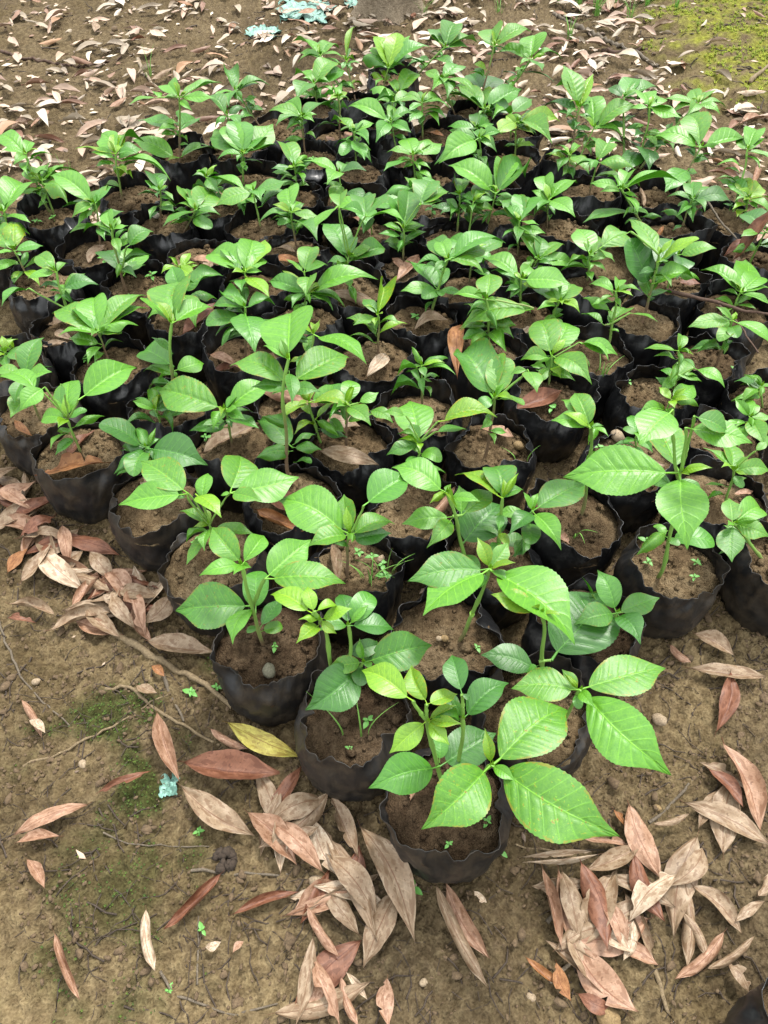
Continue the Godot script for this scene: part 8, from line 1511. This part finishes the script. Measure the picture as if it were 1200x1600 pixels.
# ---------------------------------------------------------------- small plants and things
func make_small() -> void:
	rng.seed = 808
	var proto := []
	for k in 4:
		var sh := Shape.new()
		var tall := [.8, 1.3, .5, 1.0][k] as float
		sh.tube([Vector3(0, -.2, 0), Vector3(.05, tall * .5, 0), Vector3(0, tall, .03)], [.05, .045, .04], 5)
		for q in [4, 6, 4, 5][k]:
			var an: float = PI * q + PI * .5 * (q / 2) + rng.randf_range(-.4, .4)
			var y: float = tall * (1.0 - .22 * (q / 2))
			var big := [.6, 1.0, .85][q / 2] * rng.randf_range(.8, 1.15) as float
			var P := []
			for j in 6:
				var s := j / 5.0
				var w := sin(PI * pow(s, .8)) * .24 + .02
				for i in 3:
					var u := i - 1.0
					var p := Vector3(u * w * big, y + .3 * s - .34 * s * s + absf(u) * .05, s * .95 * big)
					P.append(p.rotated(Vector3.UP, an))
			sh.grid(P, 3, 6)
		proto.append(sh.done())
	for k in SPROUTS.size():
		var s = SPROUTS[k]
		var p := Vector3(s[0], 0, s[1]) * .001
		p.y = ground_h(p.x, p.z) if s[3] < 0 else (BAGS[s[3]][3] - BAGS[s[3]][8]) * .001 + .002
		var o := inst("weed_sprout", proto[rng.randi() % 4], M.sprout)
		o.position = p
		o.rotation.y = rng.randf() * TAU
		o.scale = Vector3.ONE * s[2] * .001 * .55
		tag(o, "tiny green weed sprout growing in the soil of a nursery bag" if s[3] >= 0 else "tiny bright weed sprout growing from bare ground in front of the bags", "weed", "weed sprouts in the bags" if s[3] >= 0 else "weed sprouts on the ground")
	for s in PEBBLES:
		var sh := Shape.new()
		var P := []
		var r: float = s[2] * .0005
		for j in 9:
			var th := PI * j / 8.0
			for i in 14:
				var ph := TAU * i / 14.0
				var d := Vector3(sin(th) * cos(ph) * 1.1, cos(th) * .75, sin(th) * sin(ph) * .85)
				P.append(d * r * (1.0 + .22 * n_mid.get_noise_3d(d.x * .12 + s[0], d.y * .12, d.z * .12)))
		sh.grid(P, 14, 9, [], true)
		var o := inst("pebble", sh.done(), M["stone_" + s[4]])
		var p := Vector3(s[0], 0, s[1]) * .001
		p.y = (ground_h(p.x, p.z) if s[3] < 0 else (BAGS[s[3]][3] - BAGS[s[3]][8]) * .001 + .004) + r * .5
		o.position = p
		o.rotation.y = rng.randf() * TAU
		tag(o, s[5], "stone", "loose stones")
	# moss: short upright tufts standing on the damp soil
	var mt := Shape.new()
	for k in 5:
		var an := TAU * k / 5.0
		var d := Vector3(cos(an), 0, sin(an))
		var sd := Vector3(-sin(an), 0, cos(an)) * .35
		var b0 := mt.v.size()
		for e in [-sd + d * .1, sd + d * .1, d * .9 + Vector3(0, 1.1, 0)]:
			mt.v.append(e)
			mt.uv.append(Vector2.ZERO)
		mt.ix.append_array(PackedInt32Array([b0, b0 + 1, b0 + 2]))
	var tuft := mt.done()
	var list := []
	var tint := []
	for k in 60000:
		if list.size() > 14000: break
		var near := k % 3 > 0
		var x := rng.randf_range(-.8, .3) if near else rng.randf_range(.9, 2.2)
		var z := rng.randf_range(-.8, -.02) if near else rng.randf_range(-4.4, -2.3)
		var am := moss_amount(x, z) if near else bank(x, z) * (.45 + 1.6 * n_mid.get_noise_2d(x * .5, z * .5))
		if rng.randf() > am * 1.2 - .12 or bag_dist(x, z) < .0: continue
		var s := rng.randf_range(.0010, .0028) * (1.0 if near else 3.5)
		var bs := Basis(Vector3.UP, rng.randf() * TAU).scaled(Vector3.ONE * s)
		list.append(Transform3D(bs, Vector3(x, ground_h(x, z) - s * .1, z)))
		tint.append(Color(.10, .155, .022).lerp(Color(.05, .09, .018), rng.randf()) if near else Color(.38, .43, .05).lerp(Color(.16, .22, .03), rng.randf()))
	for part in 2:
		var sel := []
		for k in list.size():
			if (list[k].origin.x > .85) == (part == 1): sel.append(k)
		var mm := MultiMesh.new()
		mm.transform_format = MultiMesh.TRANSFORM_3D
		mm.use_colors = true
		mm.mesh = tuft
		mm.instance_count = sel.size()
		for k in sel.size():
			mm.set_instance_transform(k, list[sel[k]])
			mm.set_instance_color(k, tint[sel[k]])
		var o := MultiMeshInstance3D.new()
		o.multimesh = mm
		o.material_override = M.moss
		o.name = numbered("moss")
		add_child(o)
		tag(o, ["low dark green moss on damp soil beside the edge bags", "yellow-green moss covering the low bank behind the block"][part], "moss", "", "stuff")
	# grass
	for s in GRASS:
		var sh := Shape.new()
		for k in s[3]:
			var an := rng.randf() * TAU
			var d := Vector3(cos(an), 0, sin(an))
			var L: float = s[2] * .001 * rng.randf_range(.6, 1.1)
			var lean := rng.randf_range(.15, .8)
			var P := []
			var w := rng.randf_range(.0012, .0024)
			var sd := Vector3(-sin(an), 0, cos(an))
			var o2 := d * rng.randf_range(0, .018)
			for j in 7:
				var t := j / 6.0
				var c := o2 + d * L * lean * t * t + Vector3(0, L * (t - .4 * lean * t * t), 0)
				for i in 3:
					P.append(c + sd * (i - 1.0) * w * (1 - .92 * t) + Vector3(0, -.0006 * (1 - absf(i - 1.0)), 0))
			sh.grid(P, 3, 7)
		var g := inst("grass_tuft", sh.done(), M.grass)
		var p := Vector3(s[0], 0, s[1]) * .001
		p.y = ground_h(p.x, p.z) if s[4] < 0 else (BAGS[s[4]][3] - BAGS[s[4]][8]) * .001
		g.position = p
		tag(g, "thin grass blades growing from the soil of a nursery bag" if s[4] >= 0 else "tuft of thin green grass growing near the mossy bank", "grass", "grass in the bags" if s[4] >= 0 else "grass tufts behind the block")
	# scraps of turquoise sheeting
	for s in SCRAPS:
		var sh := Shape.new()
		var P := []
		var n := 17
		for j in n:
			for i in n:
				var u := i / (n - 1.0) - .5
				var w := j / (n - 1.0) - .5
				var rag := 1.0 + .75 * n_mid.get_noise_2d(s[0] * .01 + u * .25, w * .25)
				var x: float = u * s[2] * .001 * rag
				var z: float = w * s[3] * .001 * (1.0 + .8 * n_mid.get_noise_2d(w * .3 + 9, u * .3 + s[1] * .01))
				P.append(Vector3(x, ground_h(s[0] * .001 + x, s[1] * .001 + z) + .004 + absf(n_mid.get_noise_2d(x * 1.6, z * 1.6)) * .02, z))
		sh.grid(P, n, n)
		var o := inst("plastic_scrap", sh.done(), M.scrap)
		o.position = Vector3(s[0], 0, s[1]) * .001
		o.rotation.y = 0
		tag(o, s[4], "plastic", "turquoise plastic scraps")

func make_odds() -> void:
	# a dried, leafless seedling and a dark clod of soil
	var b = BAGS[5]
	var o := root_at("dried_seedling", Vector3(b[0] * .001 + .012, (b[3] - b[8]) * .001, b[1] * .001 - .012))
	inst("stem", stem_mesh(Vector3.ZERO, Vector3(.004, .052, .0), .0020, .0016, 9), M.stem, o)
	inst("branch", stem_mesh(Vector3(.004, .05, 0), Vector3(-.014, .082, 0), .0016, .0012, 10), M.stem, o)
	inst("branch", stem_mesh(Vector3(.003, .02, 0), Vector3(.046, .044, .004), .0017, .0010, 11), M.stem, o)
	var q := inst("shrivelled_leaf", green_leaf(2, 1), M.leaf10, o)
	q.transform = Transform3D(Basis(Vector3(.012, 0, .004), Vector3(0, .02, .02), Vector3(-.018, .03, -.01)), Vector3(-.013, .080, 0))
	tag(o, "dried stalk with one shrivelled pale leaf at a bag rim", "seedling")
	var bl := place_dead(v3(BIGLEAF, 0), v3(BIGLEAF, 3), .075, 1, M.dead_b0, -.5, false)
	tag(bl, "largest red-brown curled leaf leaning upright on a rear bag rim", "leaf")
	var sh := Shape.new()
	var g := RandomNumberGenerator.new()
	g.seed = 4
	for k in 26:
		var r := g.randf_range(.003, .007)
		var a := g.randf() * TAU
		var d := .014 * sqrt(g.randf())
		sh.lump(Vector3(cos(a) * d, r * .6 + (.014 - d) * .5 * g.randf(), sin(a) * d), Vector3(r, r, r), k, .35)
	var cl := inst("soil_clod", sh.done(), M.crumb_dark)
	cl.position = Vector3(CLOD[0] * .001, ground_h(CLOD[0] * .001, CLOD[1] * .001), CLOD[1] * .001)
	tag(cl, "crumbly dark clod of soil beside a short grey stick", "soil")

func make_tree() -> void:
	var o := root_at("tree", Vector3(TREE[0], 0, TREE[1]) * .001)
	var sh := Shape.new()
	var P := []
	var nu := 40
	var nv := 40
	for j in nv:
		var t := float(j) / (nv - 1)
		var y := -.05 + 2.6 * t * t
		for i in nu:
			var th := TAU * i / nu
			var r: float = TREE[2] * .001 * (1.0 - .25 * t) * (1.0 + .55 * exp(-y * 14.0) * (1.0 + .5 * sin(5 * th)))
			r += n_mid.get_noise_3d(cos(th) * .3, y * .5, sin(th) * .3) * .012
			P.append(Vector3(cos(th) * r, y, sin(th) * r))
	sh.grid(P, nu, nv, [], true)
	inst("trunk", sh.done(), M.bark, o)
	tag(o, "grey-brown tree trunk rooted in the litter behind the block", "tree")

# ---------------------------------------------------------------- scene
func _ready() -> void:
	var cam := Camera3D.new()
	cam.name = "camera"
	cam.position = Vector3(0, 1.12, 0)
	cam.rotation_degrees = Vector3(-50, 0, 0)
	cam.fov = 66.1
	cam.near = .02
	cam.far = 200
	add_child(cam)
	cam.current = true
	var env := Environment.new()
	env.background_mode = Environment.BG_SKY
	var sky := Sky.new()
	var sm := ProceduralSkyMaterial.new()
	sm.sky_top_color = Color(.92, .93, .94)
	sm.sky_horizon_color = Color(.56, .58, .58)
	sm.sky_curve = .55
	sm.ground_horizon_color = Color(.40, .42, .36)
	sm.ground_bottom_color = Color(.20, .18, .14)
	sm.sky_energy_multiplier = 1.0
	sky.sky_material = sm
	env.sky = sky
	env.tonemap_mode = Environment.TONE_MAPPER_LINEAR
	env.tonemap_exposure = 3.5
	env.sdfgi_enabled = true
	env.ssao_enabled = true
	env.ssil_enabled = true
	var we := WorldEnvironment.new()
	we.name = "environment"
	we.environment = env
	add_child(we)
	var sun := DirectionalLight3D.new()
	sun.name = "sun"
	sun.light_energy = .5
	sun.light_color = Color(1.0, .985, .96)
	sun.light_angular_distance = 14.0
	sun.shadow_enabled = true
	sun.rotation_degrees = Vector3(-62.0, 150.0, 0.0)
	add_child(sun)

	for a in [[n_lo, 1, 1.6, 3], [n_mid, 2, 9.0, 4], [n_hi, 3, 48.0, 3], [n_rid, 4, 26.0, 3], [n_col, 5, 2.6, 4], [n_fine, 6, 85.0, 2]]:
		a[0].seed = a[1]
		a[0].noise_type = FastNoiseLite.TYPE_SIMPLEX_SMOOTH
		a[0].frequency = a[2]
		a[0].fractal_octaves = a[3]
	make_materials()
	make_ground()
	make_tree()
	make_bags()
	make_seedlings()
	make_litter()
	make_sticks()
	make_small()
	make_odds()
